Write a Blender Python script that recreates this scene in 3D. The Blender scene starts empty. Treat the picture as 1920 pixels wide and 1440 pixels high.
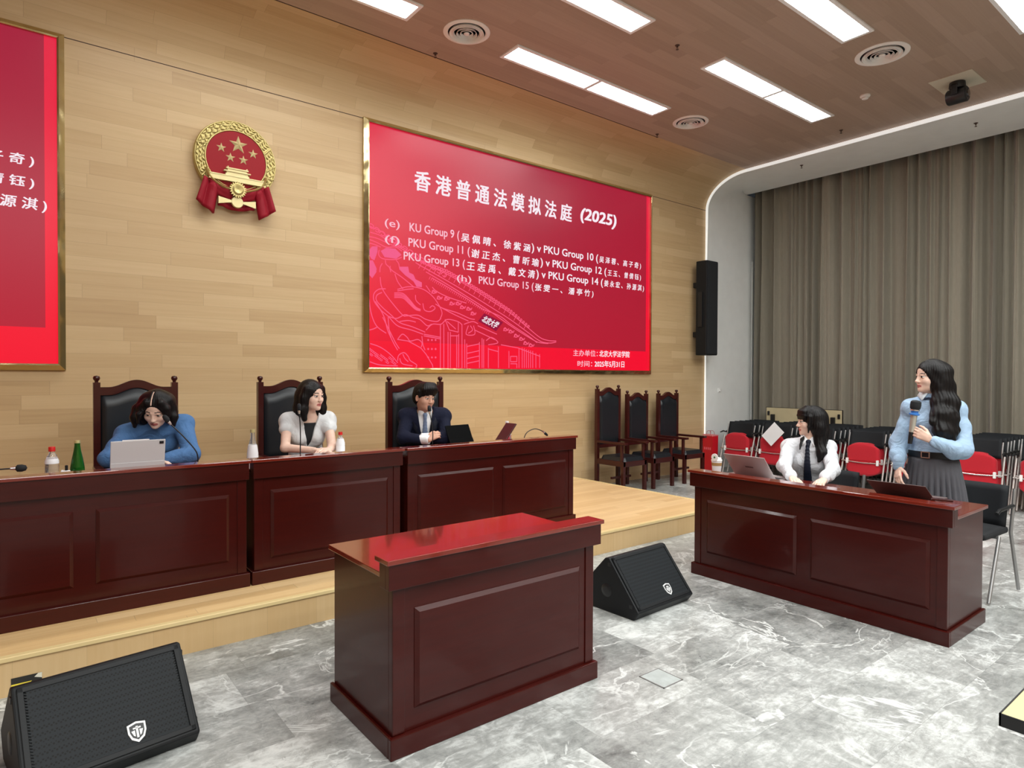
import bpy, bmesh, math, random
import numpy as np
from mathutils import Vector, Matrix, Euler

SC = bpy.context.scene
COL = SC.collection
PI = math.pi
rnd = random.Random(7)

# ------------------------------------------------------------------ camera
FPX, YAW, PITCH, ROLL = 1200.13, 0.664747, -0.012769, 0.0035648     # focal in pixels of a 1920 wide frame
cam_d = bpy.data.cameras.new('camera')
cam_d.sensor_fit = 'HORIZONTAL'; cam_d.sensor_width = 36.0
cam_d.lens = FPX / 1920 * 36.0
cam_d.clip_start = 0.05; cam_d.clip_end = 80
cam = bpy.data.objects.new('camera', cam_d); COL.objects.link(cam)
_f = Vector((math.sin(YAW)*math.cos(PITCH), math.cos(YAW)*math.cos(PITCH), math.sin(PITCH)))
_r0 = Vector((math.cos(YAW), -math.sin(YAW), 0)); _u0 = _r0.cross(_f)
_r = _r0*math.cos(ROLL) + _u0*math.sin(ROLL); _u = -_r0*math.sin(ROLL) + _u0*math.cos(ROLL)
cam.matrix_world = Matrix(((_r.x, _u.x, -_f.x, 0), (_r.y, _u.y, -_f.y, 0), (_r.z, _u.z, -_f.z, 1.55), (0, 0, 0, 1)))
SC.camera = cam

# ------------------------------------------------------------------ light and exposure
SC.view_settings.view_transform = 'Standard'; SC.view_settings.look = 'None'
SC.view_settings.gamma = 1.0; SC.view_settings.use_curve_mapping = False
SC.view_settings.exposure = 0.0
LAMP = 25.0                                  # radiance of the ceiling panels
world = bpy.data.worlds.new('world'); SC.world = world; world.use_nodes = True
world.node_tree.nodes['Background'].inputs[0].default_value = (0.8, 0.9, 1.0, 1)
world.node_tree.nodes['Background'].inputs[1].default_value = 0.02
CEIL = 4.8
def room_lamp(x0, x1, y):                    # the ceiling panels behind the camera, out of the picture
    L = bpy.data.lights.new('ceiling_panel_light', 'AREA'); L.shape = 'RECTANGLE'
    L.size = x1-x0; L.size_y = 0.30; L.energy = LAMP*(x1-x0)*0.30*PI
    L.color = (0.97, 1.0, 0.98)
    o = bpy.data.objects.new('ceiling_panel_light', L); o.location = ((x0+x1)/2, y, CEIL-0.03); COL.objects.link(o)
for k, y in enumerate((0.54, -0.61, -1.76, -2.91, -4.06)):
    off = 0.0 if k % 2 == 0 else 1.72
    for m in (-1, 0, 1, 2):
        x1 = 2.9 + off + 3.43*m - (3.43 if k % 2 else 0)
        if -3.5 < x1-2.37 and x1 < 8.6: room_lamp(x1-2.37, x1, y)

# ------------------------------------------------------------------ materials
def lin(r, g, b):
    f = lambda c: (c/255/12.92) if c/255 <= 0.04045 else ((c/255+0.055)/1.055)**2.4
    return (f(r), f(g), f(b), 1.0)
def mat(name, col, rough=0.5, metal=0.0, spec=0.5, coat=0.0, coat_rough=0.1, emit=None, estr=0.0, trans=0.0, sss=0.0, sheen=0.0, ior=1.5, noise=0.0, nscale=30.0, nstretch=(1, 1, 1), alpha=1.0):
    m = bpy.data.materials.new(name); m.use_nodes = True
    nt = m.node_tree; b = nt.nodes['Principled BSDF']
    b.inputs['Base Color'].default_value = col if len(col) == 4 else (*col, 1)
    b.inputs['Roughness'].default_value = rough; b.inputs['Metallic'].default_value = metal
    b.inputs['Specular IOR Level'].default_value = spec
    b.inputs['Coat Weight'].default_value = coat; b.inputs['Coat Roughness'].default_value = coat_rough
    b.inputs['Transmission Weight'].default_value = trans; b.inputs['IOR'].default_value = ior
    b.inputs['Sheen Weight'].default_value = sheen; b.inputs['Alpha'].default_value = alpha
    if sss: b.inputs['Subsurface Weight'].default_value = sss; b.inputs['Subsurface Radius'].default_value = (0.012, 0.005, 0.003)
    if emit: b.inputs['Emission Color'].default_value = emit; b.inputs['Emission Strength'].default_value = estr
    if noise:
        tc = nt.nodes.new('ShaderNodeTexCoord'); mp = nt.nodes.new('ShaderNodeMapping'); mp.inputs['Scale'].default_value = nstretch
        nz = nt.nodes.new('ShaderNodeTexNoise'); nz.inputs['Scale'].default_value = nscale; nz.inputs['Detail'].default_value = 6
        mx = nt.nodes.new('ShaderNodeMix'); mx.data_type = 'RGBA'; mx.blend_type = 'MULTIPLY'; mx.inputs[0].default_value = 1.0
        rp = nt.nodes.new('ShaderNodeMapRange'); rp.inputs['From Min'].default_value = 0.25; rp.inputs['From Max'].default_value = 0.75
        rp.inputs['To Min'].default_value = 1-noise; rp.inputs['To Max'].default_value = 1+noise
        nt.links.new(tc.outputs['Object'], mp.inputs[0]); nt.links.new(mp.outputs[0], nz.inputs['Vector'])
        nt.links.new(nz.outputs['Fac'], rp.inputs['Value']); mx.inputs[6].default_value = b.inputs['Base Color'].default_value
        nt.links.new(rp.outputs[0], mx.inputs[7]); nt.links.new(mx.outputs[2], b.inputs['Base Color'])
    return m
class NT:                                     # tiny node helper
    def __init__(s, name):
        s.m = bpy.data.materials.new(name); s.m.use_nodes = True; s.t = s.m.node_tree; s.b = s.t.nodes['Principled BSDF']
    def n(s, typ, **kw):
        nd = s.t.nodes.new(typ)
        for k, v in kw.items(): setattr(nd, k, v)
        return nd
    def link(s, a, b): s.t.links.new(a, b)
    def math(s, op, a, b=None, c=None):
        nd = s.t.nodes.new('ShaderNodeMath'); nd.operation = op
        for i, v in enumerate((a, b, c)):
            if v is None: continue
            if isinstance(v, (int, float)): nd.inputs[i].default_value = v
            else: s.link(v, nd.inputs[i])
        return nd.outputs[0]
    def comb(s, x, y, z=0.0):
        nd = s.t.nodes.new('ShaderNodeCombineXYZ')
        for i, v in enumerate((x, y, z)):
            if isinstance(v, (int, float)): nd.inputs[i].default_value = v
            else: s.link(v, nd.inputs[i])
        return nd.outputs[0]
    def white(s, vec, dim='2D'):
        nd = s.t.nodes.new('ShaderNodeTexWhiteNoise'); nd.noise_dimensions = dim
        s.link(vec, nd.inputs['W' if dim == '1D' else 'Vector']); return nd
    def noise(s, vec, scale, detail=5, rough=0.5, dist=0.0):
        nd = s.t.nodes.new('ShaderNodeTexNoise'); s.link(vec, nd.inputs['Vector'])
        nd.inputs['Scale'].default_value = scale; nd.inputs['Detail'].default_value = detail
        nd.inputs['Roughness'].default_value = rough; nd.inputs['Distortion'].default_value = dist
        return nd.outputs['Fac']
    def ramp(s, fac, stops):
        nd = s.t.nodes.new('ShaderNodeValToRGB'); s.link(fac, nd.inputs[0]); e = nd.color_ramp.elements
        while len(e) < len(stops): e.new(0.5)
        for q, (p, c) in zip(e, stops): q.position = p; q.color = c if len(c) == 4 else (*c, 1)
        return nd.outputs[0]
    def mix(s, fac, a, b, mode='MIX'):
        nd = s.t.nodes.new('ShaderNodeMix'); nd.data_type = 'RGBA'; nd.blend_type = mode
        for i, v in ((0, fac), (6, a), (7, b)):
            if isinstance(v, (int, float)): nd.inputs[i].default_value = v
            elif isinstance(v, tuple): nd.inputs[i].default_value = v if len(v) == 4 else (*v, 1)
            else: s.link(v, nd.inputs[i])
        return nd.outputs[2]
    def rng(s, v, a, b, c, d):
        nd = s.t.nodes.new('ShaderNodeMapRange'); s.link(v, nd.inputs[0])
        for i, q in enumerate((a, b, c, d)): nd.inputs[i+1].default_value = q
        return nd.outputs[0]

def plank_material(name, row_h, length, base, dark, light, rough=0.45, seam=0.25, coat=0.0, grain=1.0, axes=('X', 'Y')):
    """Wood strips from the mesh's UV (metres): u along the strip, v across."""
    N = NT(name)
    uv = N.n('ShaderNodeUVMap'); sp = N.n('ShaderNodeSeparateXYZ'); N.link(uv.outputs[0], sp.inputs[0])
    u, v = sp.outputs[axes[0]], sp.outputs[axes[1]]
    rr = N.math('DIVIDE', v, row_h); row = N.math('FLOOR', rr); fv = N.math('FRACT', rr)
    wn = N.white(N.comb(row, 3.7), '2D').outputs['Value']
    uu = N.math('ADD', N.math('DIVIDE', u, length), N.math('MULTIPLY', wn, 7.31)); colm = N.math('FLOOR', uu); fu = N.math('FRACT', uu)
    cell = N.white(N.comb(row, colm), '2D')
    gx = N.math('MULTIPLY', u, 1.6); gy = N.math('MULTIPLY', v, 38.0)
    g = N.noise(N.comb(N.math('ADD', gx, N.math('MULTIPLY', cell.outputs['Value'], 40.0)), gy, cell.outputs['Value']), 1.0, 5, 0.55, 0.4)
    tone = N.math('ADD', N.math('ADD', N.math('MULTIPLY', cell.outputs['Value'], 0.5), 0.12), N.math('MULTIPLY', g, 0.6*grain))
    col = N.ramp(tone, [(0.12, dark), (0.55, base), (1.0, light)])
    ev = N.math('MINIMUM', fv, N.math('SUBTRACT', 1.0, fv)); eu = N.math('MINIMUM', fu, N.math('SUBTRACT', 1.0, fu))
    sv = N.rng(ev, 0.0, 0.012/row_h*0.12, 1.0, 0.0); su = N.rng(eu, 0.0, 0.0022/length, 1.0, 0.0)
    se = N.math('MAXIMUM', sv, su)
    col = N.mix(N.math('MULTIPLY', se, seam), col, tuple(c*0.3 for c in dark[:3]))
    N.link(col, N.b.inputs['Base Color']); N.b.inputs['Roughness'].default_value = rough
    N.b.inputs['Coat Weight'].default_value = coat; N.b.inputs['Coat Roughness'].default_value = 0.15
    N.b.inputs['Specular IOR Level'].default_value = 0.35
    return N.m

M = {}
M['wood_wall'] = plank_material('pale_oak_planks', 0.115, 0.93, lin(194, 165, 124), lin(176, 146, 106), lin(206, 179, 138), 0.42, 0.4)
M['wood_ceiling'] = plank_material('ceiling_oak_planks', 0.115, 1.2, lin(170, 148, 131), lin(157, 135, 119), lin(180, 158, 142), 0.5, 0.2)
M['dais_top'] = plank_material('pale_floor_strips', 0.09, 0.9, lin(226, 190, 136), lin(210, 170, 116), lin(238, 206, 156), 0.35, 0.5, 0.2)
M['dais_riser'] = plank_material('riser_veneer', 0.30, 4.0, lin(205, 172, 124), lin(192, 156, 108), lin(214, 184, 138), 0.5, 0.3, 0, 1.0, ('Y', 'X'))
M['white'] = mat('white_plaster', lin(228, 233, 232), 0.6, noise=0.03, nscale=4)
M['white_edge'] = mat('white_painted_edge', lin(245, 246, 244), 0.4)
M['plaster_grey'] = mat('pale_grey_plaster', lin(238, 241, 240), 0.65, noise=0.03, nscale=5)

def marble():
    N = NT('grey_marble_tiles')
    tc = N.n('ShaderNodeTexCoord'); sp = N.n('ShaderNodeSeparateXYZ'); N.link(tc.outputs['Object'], sp.inputs[0])
    x, y = sp.outputs['X'], sp.outputs['Y']
    H, Ln = 0.402, 0.78
    rr = N.math('DIVIDE', N.math('SUBTRACT', y, 1.505-8*H), H); row = N.math('FLOOR', rr); fv = N.math('FRACT', rr)
    wn = N.white(N.comb(row, 9.1)).outputs['Value']
    uu = N.math('ADD', N.math('DIVIDE', x, Ln), N.math('MULTIPLY', wn, 5.7)); cl = N.math('FLOOR', uu); fu = N.math('FRACT', uu)
    cell = N.white(N.comb(row, cl)); cv = cell.outputs['Value']
    csp = N.n('ShaderNodeSeparateColor'); N.link(cell.outputs['Color'], csp.inputs[0])
    ox = N.math('ADD', x, N.math('MULTIPLY', csp.outputs[0], 37.0)); oy = N.math('ADD', y, N.math('MULTIPLY', csp.outputs[1], 29.0))
    vec = N.comb(ox, oy, N.math('MULTIPLY', csp.outputs[2], 11.0))
    cloud = N.noise(vec, 2.2, 8, 0.62, 0.6)
    vs = N.n('ShaderNodeMapping'); vs.inputs['Rotation'].default_value = (0, 0, 0.9); vs.inputs['Scale'].default_value = (3.0, 11.0, 1); N.link(vec, vs.inputs[0])
    streak = N.noise(vs.outputs[0], 2.0, 9, 0.72, 1.2)
    fine = N.noise(vec, 17.0, 6, 0.72, 0.8)
    t = N.math('ADD', N.math('ADD', N.math('MULTIPLY', cloud, 0.64), N.math('MULTIPLY', streak, 0.42)), N.math('MULTIPLY', N.math('SUBTRACT', cv, 0.5), 0.17))
    t = N.math('ADD', t, N.math('ADD', N.math('MULTIPLY', N.math('SUBTRACT', fine, 0.5), 0.40), N.math('MULTIPLY', N.math('SUBTRACT', N.noise(vec, 6.5, 7, 0.66, 1.0), 0.5), 0.34)))
    col = N.ramp(t, [(0.28, lin(96, 99, 98)), (0.44, lin(140, 143, 141)), (0.56, lin(168, 171, 169)), (0.68, lin(208, 212, 210)), (0.84, lin(230, 233, 231))])
    # bright vein lines
    wv = N.n('ShaderNodeMapping'); wv.inputs['Rotation'].default_value = (0, 0, 0.5); N.link(vec, wv.inputs[0])
    v1 = N.noise(wv.outputs[0], 1.25, 6, 0.55, 1.6)
    vein = N.rng(N.math('ABSOLUTE', N.math('SUBTRACT', v1, 0.5)), 0.0, 0.013, 1.0, 0.0)
    gate = N.rng(N.noise(vec, 1.7, 2), 0.38, 0.55, 0.0, 0.95)
    col = N.mix(N.math('MULTIPLY', vein, gate), col, lin(222, 226, 224))
    v2 = N.noise(vec, 3.4, 6, 0.6, 2.2)
    dv = N.rng(N.math('ABSOLUTE', N.math('SUBTRACT', v2, 0.47)), 0.0, 0.008, 0.5, 0.0)
    col = N.mix(N.math('MULTIPLY', dv, N.rng(N.noise(vec, 2.9, 2), 0.5, 0.6, 0.0, 1.0)), col, lin(84, 86, 84))
    ev = N.math('MINIMUM', fv, N.math('SUBTRACT', 1.0, fv)); eu = N.math('MINIMUM', fu, N.math('SUBTRACT', 1.0, fu))
    j = N.math('MAXIMUM', N.rng(ev, 0.0, 0.0022/H, 0.45, 0.0), N.rng(eu, 0.0, 0.0022/Ln, 0.45, 0.0))
    col = N.mix(j, col, lin(120, 124, 122))
    N.link(col, N.b.inputs['Base Color'])
    N.link(N.rng(cloud, 0.3, 0.7, 0.26, 0.38), N.b.inputs['Roughness']); N.b.inputs['Specular IOR Level'].default_value = 0.45
    return N.m
M['marble'] = marble()

def mahogany(name, c1, c2, rough=0.22, coat=0.6):
    N = NT(name); tc = N.n('ShaderNodeTexCoord')
    mp = N.n('ShaderNodeMapping'); mp.inputs['Scale'].default_value = (1.2, 9.0, 14.0); N.link(tc.outputs['Object'], mp.inputs[0])
    g = N.noise(mp.outputs[0], 2.2, 8, 0.6, 1.1)
    big = N.noise(tc.outputs['Object'], 1.4, 3)
    t = N.math('ADD', N.math('MULTIPLY', g, 0.7), N.math('MULTIPLY', big, 0.3))
    N.link(N.ramp(t, [(0.15, c1), (0.85, c2)]), N.b.inputs['Base Color'])
    N.b.inputs['Roughness'].default_value = rough; N.b.inputs['Coat Weight'].default_value = coat; N.b.inputs['Coat Roughness'].default_value = 0.07; N.b.inputs['Specular IOR Level'].default_value = 0.25
    return N.m
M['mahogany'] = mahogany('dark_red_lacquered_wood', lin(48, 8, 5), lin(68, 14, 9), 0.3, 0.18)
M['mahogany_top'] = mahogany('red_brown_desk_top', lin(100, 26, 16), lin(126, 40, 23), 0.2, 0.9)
M['chair_wood'] = mahogany('dark_chair_wood', lin(48, 14, 14), lin(70, 24, 20), 0.3, 0.4)
M['leather'] = mat('black_leather', lin(22, 27, 33), 0.36, spec=0.5, noise=0.12, nscale=120)
M['gold'] = mat('polished_brass', lin(226, 208, 150), 0.25, 0.9)
M['gold_dull'] = mat('gilded_relief', lin(200, 184, 124), 0.42, 0.7)
M['black_plastic'] = mat('black_plastic', lin(20, 22, 25), 0.42)
M['black_paint'] = mat('textured_black_paint', lin(18, 21, 24), 0.55, spec=0.3, noise=0.15, nscale=400)
M['black_fabric'] = mat('black_fabric', lin(24, 27, 31), 0.85)
M['black_mesh'] = mat('black_mesh_fabric', lin(25, 29, 33), 0.7, spec=0.3, noise=0.2, nscale=300)
M['leg_silver'] = mat('satin_silver_tube', lin(188, 184, 180), 0.4, 0.5)
M['chrome'] = mat('bright_steel', lin(225, 222, 220), 0.25, 0.9)
M['grey_steel'] = mat('painted_grey_steel', lin(150, 150, 150), 0.35, 0.6)
M['silver'] = mat('silver_aluminium', lin(196, 192, 192), 0.38, 0.5)
M['red_fabric'] = mat('red_fabric', lin(192, 20, 40), 0.8, sheen=0.15, noise=0.1, nscale=300)
M['paper'] = mat('white_paper', lin(238, 240, 242), 0.7)
M['lamp_glow'] = mat('lamp_diffuser', (0.9, 0.9, 0.9), 0.5, emit=(0.97, 1.0, 0.98, 1), estr=LAMP)
M['lamp_trim'] = mat('lamp_trim', lin(248, 249, 250), 0.4)
M['diffuser_white'] = mat('white_vent_metal', lin(242, 238, 234), 0.45)
M['dark_gap'] = mat('dark_duct', lin(18, 18, 20), 0.9)

# ------------------------------------------------------------------ mesh building
class MB:
    def __init__(s): s.v = []; s.f = []; s.uv = {}; s.mi = {}; s.cur = 0
    def add(s, vs, fs, uvs=None):
        o = len(s.v); s.v += [tuple(p) for p in vs]
        for k, f in enumerate(fs):
            if uvs: s.uv[len(s.f)] = [uvs[i] for i in f]
            if s.cur: s.mi[len(s.f)] = s.cur
            s.f.append([i+o for i in f])
        return s
    def box(s, x0, x1, y0, y1, z0, z1):
        return s.add([(x0,y0,z0),(x1,y0,z0),(x1,y1,z0),(x0,y1,z0),(x0,y0,z1),(x1,y0,z1),(x1,y1,z1),(x0,y1,z1)],
                     [(0,3,2,1),(4,5,6,7),(0,1,5,4),(1,2,6,5),(2,3,7,6),(3,0,4,7)])
    def hexa(s, b, t): # two quads
        return s.add(list(b)+list(t), [(0,3,2,1),(4,5,6,7),(0,1,5,4),(1,2,6,5),(2,3,7,6),(3,0,4,7)])
    def tube(s, pts, r, seg=10, closed=False, flat=1.0):
        pts = [Vector(p) for p in pts]; n = len(pts)
        rs = r if isinstance(r, (list, tuple)) else [r]*n
        T = []
        for i in range(n):
            a = pts[i-1] if (i > 0 or closed) else pts[i]; b = pts[(i+1) % n] if (i < n-1 or closed) else pts[i]
            T.append((b-a).normalized())
        ref = Vector((0, 0, 1)) if abs(T[0].z) < 0.9 else Vector((1, 0, 0))
        nrm = (ref - T[0]*ref.dot(T[0])).normalized(); vs = []
        for i in range(n):
            nrm = (nrm - T[i]*nrm.dot(T[i])).normalized(); bi = T[i].cross(nrm)
            for k in range(seg):
                a = 2*PI*k/seg; vs.append(pts[i] + (nrm*math.cos(a)*flat + bi*math.sin(a))*rs[i])
        fs = []
        m = n if closed else n-1
        for i in range(m):
            j = (i+1) % n
            for k in range(seg): fs.append((i*seg+k, i*seg+(k+1) % seg, j*seg+(k+1) % seg, j*seg+k))
        if not closed: fs.append(tuple(range(seg))[::-1]); fs.append(tuple((n-1)*seg+k for k in range(seg)))
        return s.add(vs, fs)
    def lathe(s, prof, seg=24, c=(0, 0, 0), axis='z'):
        vs = []; fs = []; n = len(prof)
        for (r, z) in prof:
            for k in range(seg):
                a = 2*PI*k/seg; p = (r*math.cos(a), r*math.sin(a), z)
                if axis == 'y': p = (p[0], p[2], -p[1])
                if axis == 'x': p = (p[2], p[0], p[1])
                vs.append((p[0]+c[0], p[1]+c[1], p[2]+c[2]))
        for i in range(n-1):
            for k in range(seg): fs.append((i*seg+k, i*seg+(k+1) % seg, (i+1)*seg+(k+1) % seg, (i+1)*seg+k))
        if prof[0][0] > 1e-6: fs.append(tuple(range(seg))[::-1])
        if prof[-1][0] > 1e-6: fs.append(tuple((n-1)*seg+k for k in range(seg)))
        return s.add(vs, fs)
    def prism(s, poly, a0, a1, plane='xz'):
        """poly in a plane, extruded along the remaining axis from a0 to a1"""
        def P(p, a): return {'xz': (p[0], a, p[1]), 'yz': (a, p[0], p[1]), 'xy': (p[0], p[1], a)}[plane]
        n = len(poly); vs = [P(p, a0) for p in poly] + [P(p, a1) for p in poly]
        fs = [tuple(range(n)), tuple(range(n, 2*n))[::-1]] + [(i, i+n, (i+1) % n+n, (i+1) % n) for i in range(n)]
        return s.add(vs, fs)
    def grid(s, P, closed_u=False, uvs=None):
        nu, nv = len(P), len(P[0]); vs = [p for r in P for p in r]; fs = []
        for i in range(nu if closed_u else nu-1):
            j = (i+1) % nu
            for k in range(nv-1): fs.append((i*nv+k, j*nv+k, j*nv+k+1, i*nv+k+1))
        return s.add(vs, fs, [q for r in uvs for q in r] if uvs else None)
    def sphere(s, c, r, seg=16, rings=10):
        rx, ry, rz = r if isinstance(r, (tuple, list)) else (r, r, r)
        return s.add_sph(c, rx, ry, rz, seg, rings)
    def add_sph(s, c, rx, ry, rz, seg, rings):
        vs = [(c[0], c[1], c[2]-rz)]; fs = []
        for i in range(1, rings):
            t = -PI/2 + PI*i/rings
            for k in range(seg):
                a = 2*PI*k/seg; vs.append((c[0]+rx*math.cos(t)*math.cos(a), c[1]+ry*math.cos(t)*math.sin(a), c[2]+rz*math.sin(t)))
        vs.append((c[0], c[1], c[2]+rz)); L = len(vs)-1
        for k in range(seg): fs.append((0, 1+(k+1) % seg, 1+k)); fs.append((L, L-seg+k, L-seg+(k+1) % seg))
        for i in range(rings-2):
            for k in range(seg):
                a = 1+i*seg+k; b = 1+i*seg+(k+1) % seg; fs.append((a, b, b+seg, a+seg))
        return s.add(vs, fs)
    def xf(s, mtx):
        s.v = [tuple(mtx @ Vector(p)) for p in s.v]; return s
    def mesh(s, name, mats, smooth=None):
        me = bpy.data.meshes.new(name); me.from_pydata(s.v, [], s.f)
        for m in (mats if isinstance(mats, (list, tuple)) else [mats]): me.materials.append(m)
        if s.uv:
            L = me.uv_layers.new(name='UVMap')
            for p in me.polygons:
                q = s.uv.get(p.index)
                if q:
                    for li, c in zip(p.loop_indices, q): L.data[li].uv = c
        for i, m in s.mi.items(): me.polygons[i].material_index = m
        me.validate(); bm = bmesh.new(); bm.from_mesh(me); bmesh.ops.recalc_face_normals(bm, faces=bm.faces); bm.to_mesh(me); bm.free()
        if smooth is not None:
            me.polygons.foreach_set('use_smooth', [True]*len(me.polygons))
            try: me.set_sharp_from_angle(angle=math.radians(smooth))
            except Exception: pass
        return me
    def obj(s, name, m, parent=None, smooth=35, bevel=0.0, loc=None, rot=None, label=None):
        o = bpy.data.objects.new(name, s.mesh(name, m, smooth)); COL.objects.link(o)
        if parent: o.parent = parent
        if loc: o.location = loc
        if rot: o.rotation_euler = rot
        if bevel:
            b = o.modifiers.new('bevel', 'BEVEL'); b.width = bevel; b.segments = 2; b.limit_method = 'ANGLE'; b.angle_limit = 0.6
            b.harden_normals = False
        if label: o['label'] = label
        return o
def tag(o, label, cat, group=None):
    o['label'] = label; o['category'] = cat
    if group: o['group'] = group
    return o
def thing(name, label, cat, loc=(0, 0, 0), rz=0.0, group=None):
    o = bpy.data.objects.new(name, None); COL.objects.link(o); o.empty_display_size = 0.1
    o.location = loc; o.rotation_euler = (0, 0, rz)
    return tag(o, label, cat, group)
def structure(o): o['kind'] = 'structure'; return o
def clone(root, loc=None, rz=None, label=None, scale=None):
    r = root.copy(); COL.objects.link(r)
    if loc is not None: r.location = loc
    if rz is not None: r.rotation_euler = (0, 0, rz)
    if scale is not None: r.scale = scale
    if label: r['label'] = label
    for ch in list(root.children):
        c = ch.copy(); COL.objects.link(c); c.parent = r
        for g in list(ch.children):
            d = g.copy(); COL.objects.link(d); d.parent = c
    return r
def smooth_path(pts, n=8):
    P = [Vector(p) for p in pts]; out = []
    for i in range(len(P)-1):
        a = P[max(i-1, 0)]; b = P[i]; c = P[i+1]; d = P[min(i+2, len(P)-1)]
        for k in range(n):
            t = k/n; out.append(0.5*((2*b)+(c-a)*t+(2*a-5*b+4*c-d)*t*t+(3*b-a-3*c+d)*t**3))
    out.append(P[-1]); return out

# ================================================================== THE ROOM
M['plain_oak'] = mat('plain_oak_board', lin(150, 118, 84), 0.6, noise=0.08, nscale=3)
WY = 6.4; XP = 9.08; ZC0 = 4.30; RY, RZ = 0.73, 0.50       # wood wall plane, portal plane, start of the curved cove
XL, YB = -5.0, -5.2
def cove(inset=0.0, n=14):
    """profile (y, z) of the curved corner between wood wall and ceiling"""
    out = []
    for i in range(n+1):
        a = (PI/2)*i/n
        out.append((WY-RY+(RY-inset)*math.cos(a), CEIL-RZ+(RZ-inset)*math.sin(a)))
    return out
# floor
structure(MB().box(XL, 12.0, YB, WY+0.3, -0.12, 0.0).obj('floor', M['marble'], None, None))
# wood wall with its curved top
b = MB(); prof = [(WY, 0.0), (WY, 1.5), (WY, 3.0)] + cove(); s = 0; P = []; U = []; prev = prof[0]
for (y, z) in prof:
    s += math.hypot(y-prev[0], z-prev[1]); prev = (y, z)
    P.append([(XL, y, z), (XP, y, z)]); U.append([(XL, s), (XP, s)])
b.grid(P, uvs=U); structure(b.obj('wall_front', M['wood_wall'], None, 30))
# thin dark joint at the foot and at the end of the curve
jm = mat('dark_joint', lin(70, 50, 40), 0.8)
structure(MB().box(XL, XP, WY-0.003, WY+0.01, ZC0-0.004, ZC0+0.002).obj('trim_1', jm, None, None))
structure(MB().box(XL, 6.95, WY-RY-0.004, WY-RY+0.004, CEIL-0.003, CEIL+0.01).obj('trim_2', jm, None, None))
# ceiling
b = MB(); b.grid([[(XL, YB, CEIL), (XL, WY-RY, CEIL)], [(XP, YB, CEIL), (XP, WY-RY, CEIL)]], uvs=[[(XL, YB), (XL, WY-RY)], [(XP, YB), (XP, WY-RY)]])
structure(b.obj('ceiling', M['wood_ceiling'], None, None))
# white portal: edge strip, then the reveal that runs on to the curtain
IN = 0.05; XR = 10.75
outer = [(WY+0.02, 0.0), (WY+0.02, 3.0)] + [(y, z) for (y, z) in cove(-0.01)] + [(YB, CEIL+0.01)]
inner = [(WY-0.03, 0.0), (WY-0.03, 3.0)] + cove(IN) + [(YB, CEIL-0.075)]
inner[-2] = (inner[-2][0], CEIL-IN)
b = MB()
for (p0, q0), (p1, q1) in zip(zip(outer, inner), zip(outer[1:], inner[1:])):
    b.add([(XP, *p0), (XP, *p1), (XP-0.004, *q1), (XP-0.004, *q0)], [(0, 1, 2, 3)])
structure(b.obj('trim_3', mat('edge_added_glow', lin(246, 248, 248), 0.4, emit=(0.95, 1.0, 0.99, 1), estr=0.55), None, 30))  # glow added to the edge strip; lamp light alone leaves it dull
b = MB(); P = []
nst = 10
for i in range(nst+1):
    t = i/nst; x = XP-0.004+(XR-XP)*t; q = max(0.0, 1-1.15*t); x2 = XP-0.004+(10.23-XP)*t
    row = [(x, WY-0.03, 0.0), (x, WY-0.03, 3.0)]
    for k in range(15):
        a = (PI/2)*k/14; ry = (RY-0.03)*q; rz = (RZ-IN)*q
        row.append((x+(x2-x)*k/14, WY-0.03-ry+ry*math.cos(a), CEIL-IN-rz+rz*math.sin(a)))
    row.append((x2, YB, CEIL-0.075))
    P.append(row)
b.grid(P); structure(b.obj('wall_right_reveal', M['plaster_grey'], None, 40))
structure(MB().box(XR, XR+0.1, YB, WY, 0, CEIL+0.25).box(10.2, XR+0.1, YB, WY, CEIL+0.2, CEIL+0.25).obj('wall_right', M['white'], None, None))
structure(MB().box(XR-0.33, XR-0.30, WY-0.042, WY-0.030, 0.0, 3.6).obj('trim_4', M['white_edge'], None, None))
structure(MB().box(XL-0.1, XL, YB, WY, 0, CEIL).obj('wall_left', M['plain_oak'], None, None))
structure(MB().box(XL, 12.0, YB-0.1, YB, 0, CEIL).obj('wall_rear', M['plain_oak'], None, None))
# dais
b = MB(); DY, DX, DZ = 3.89, 5.95, 0.19
b.add([(XL, DY-0.0, DZ), (DX, DY, DZ), (DX, WY, DZ), (XL, WY, DZ)], [(0, 1, 2, 3)], [(XL, DY), (DX, DY), (DX, WY), (XL, WY)])
b.cur = 1
b.add([(XL, DY, 0), (DX, DY, 0), (DX, DY, DZ), (XL, DY, DZ)], [(0, 1, 2, 3)], [(XL, 0), (DX, 0), (DX, DZ), (XL, DZ)])
b.add([(DX, DY, 0), (DX, WY, 0), (DX, WY, DZ), (DX, DY, DZ)], [(0, 1, 2, 3)], [(DY, 0), (WY, 0), (WY, DZ), (DY, DZ)])
dais = structure(b.obj('floor_dais', [M['dais_top'], M['dais_riser']], None, None))
M['dais_edge'] = mat('pale_wood_edging', lin(226, 202, 148), 0.3)
b = MB(); b.box(XL, DX+0.012, DY-0.012, DY+0.03, DZ-0.02, DZ+0.004); b.box(DX-0.03, DX+0.012, DY, WY, DZ-0.02, DZ+0.004)
structure(b.obj('trim_5', M['dais_edge'], None, None, 0.004))

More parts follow.
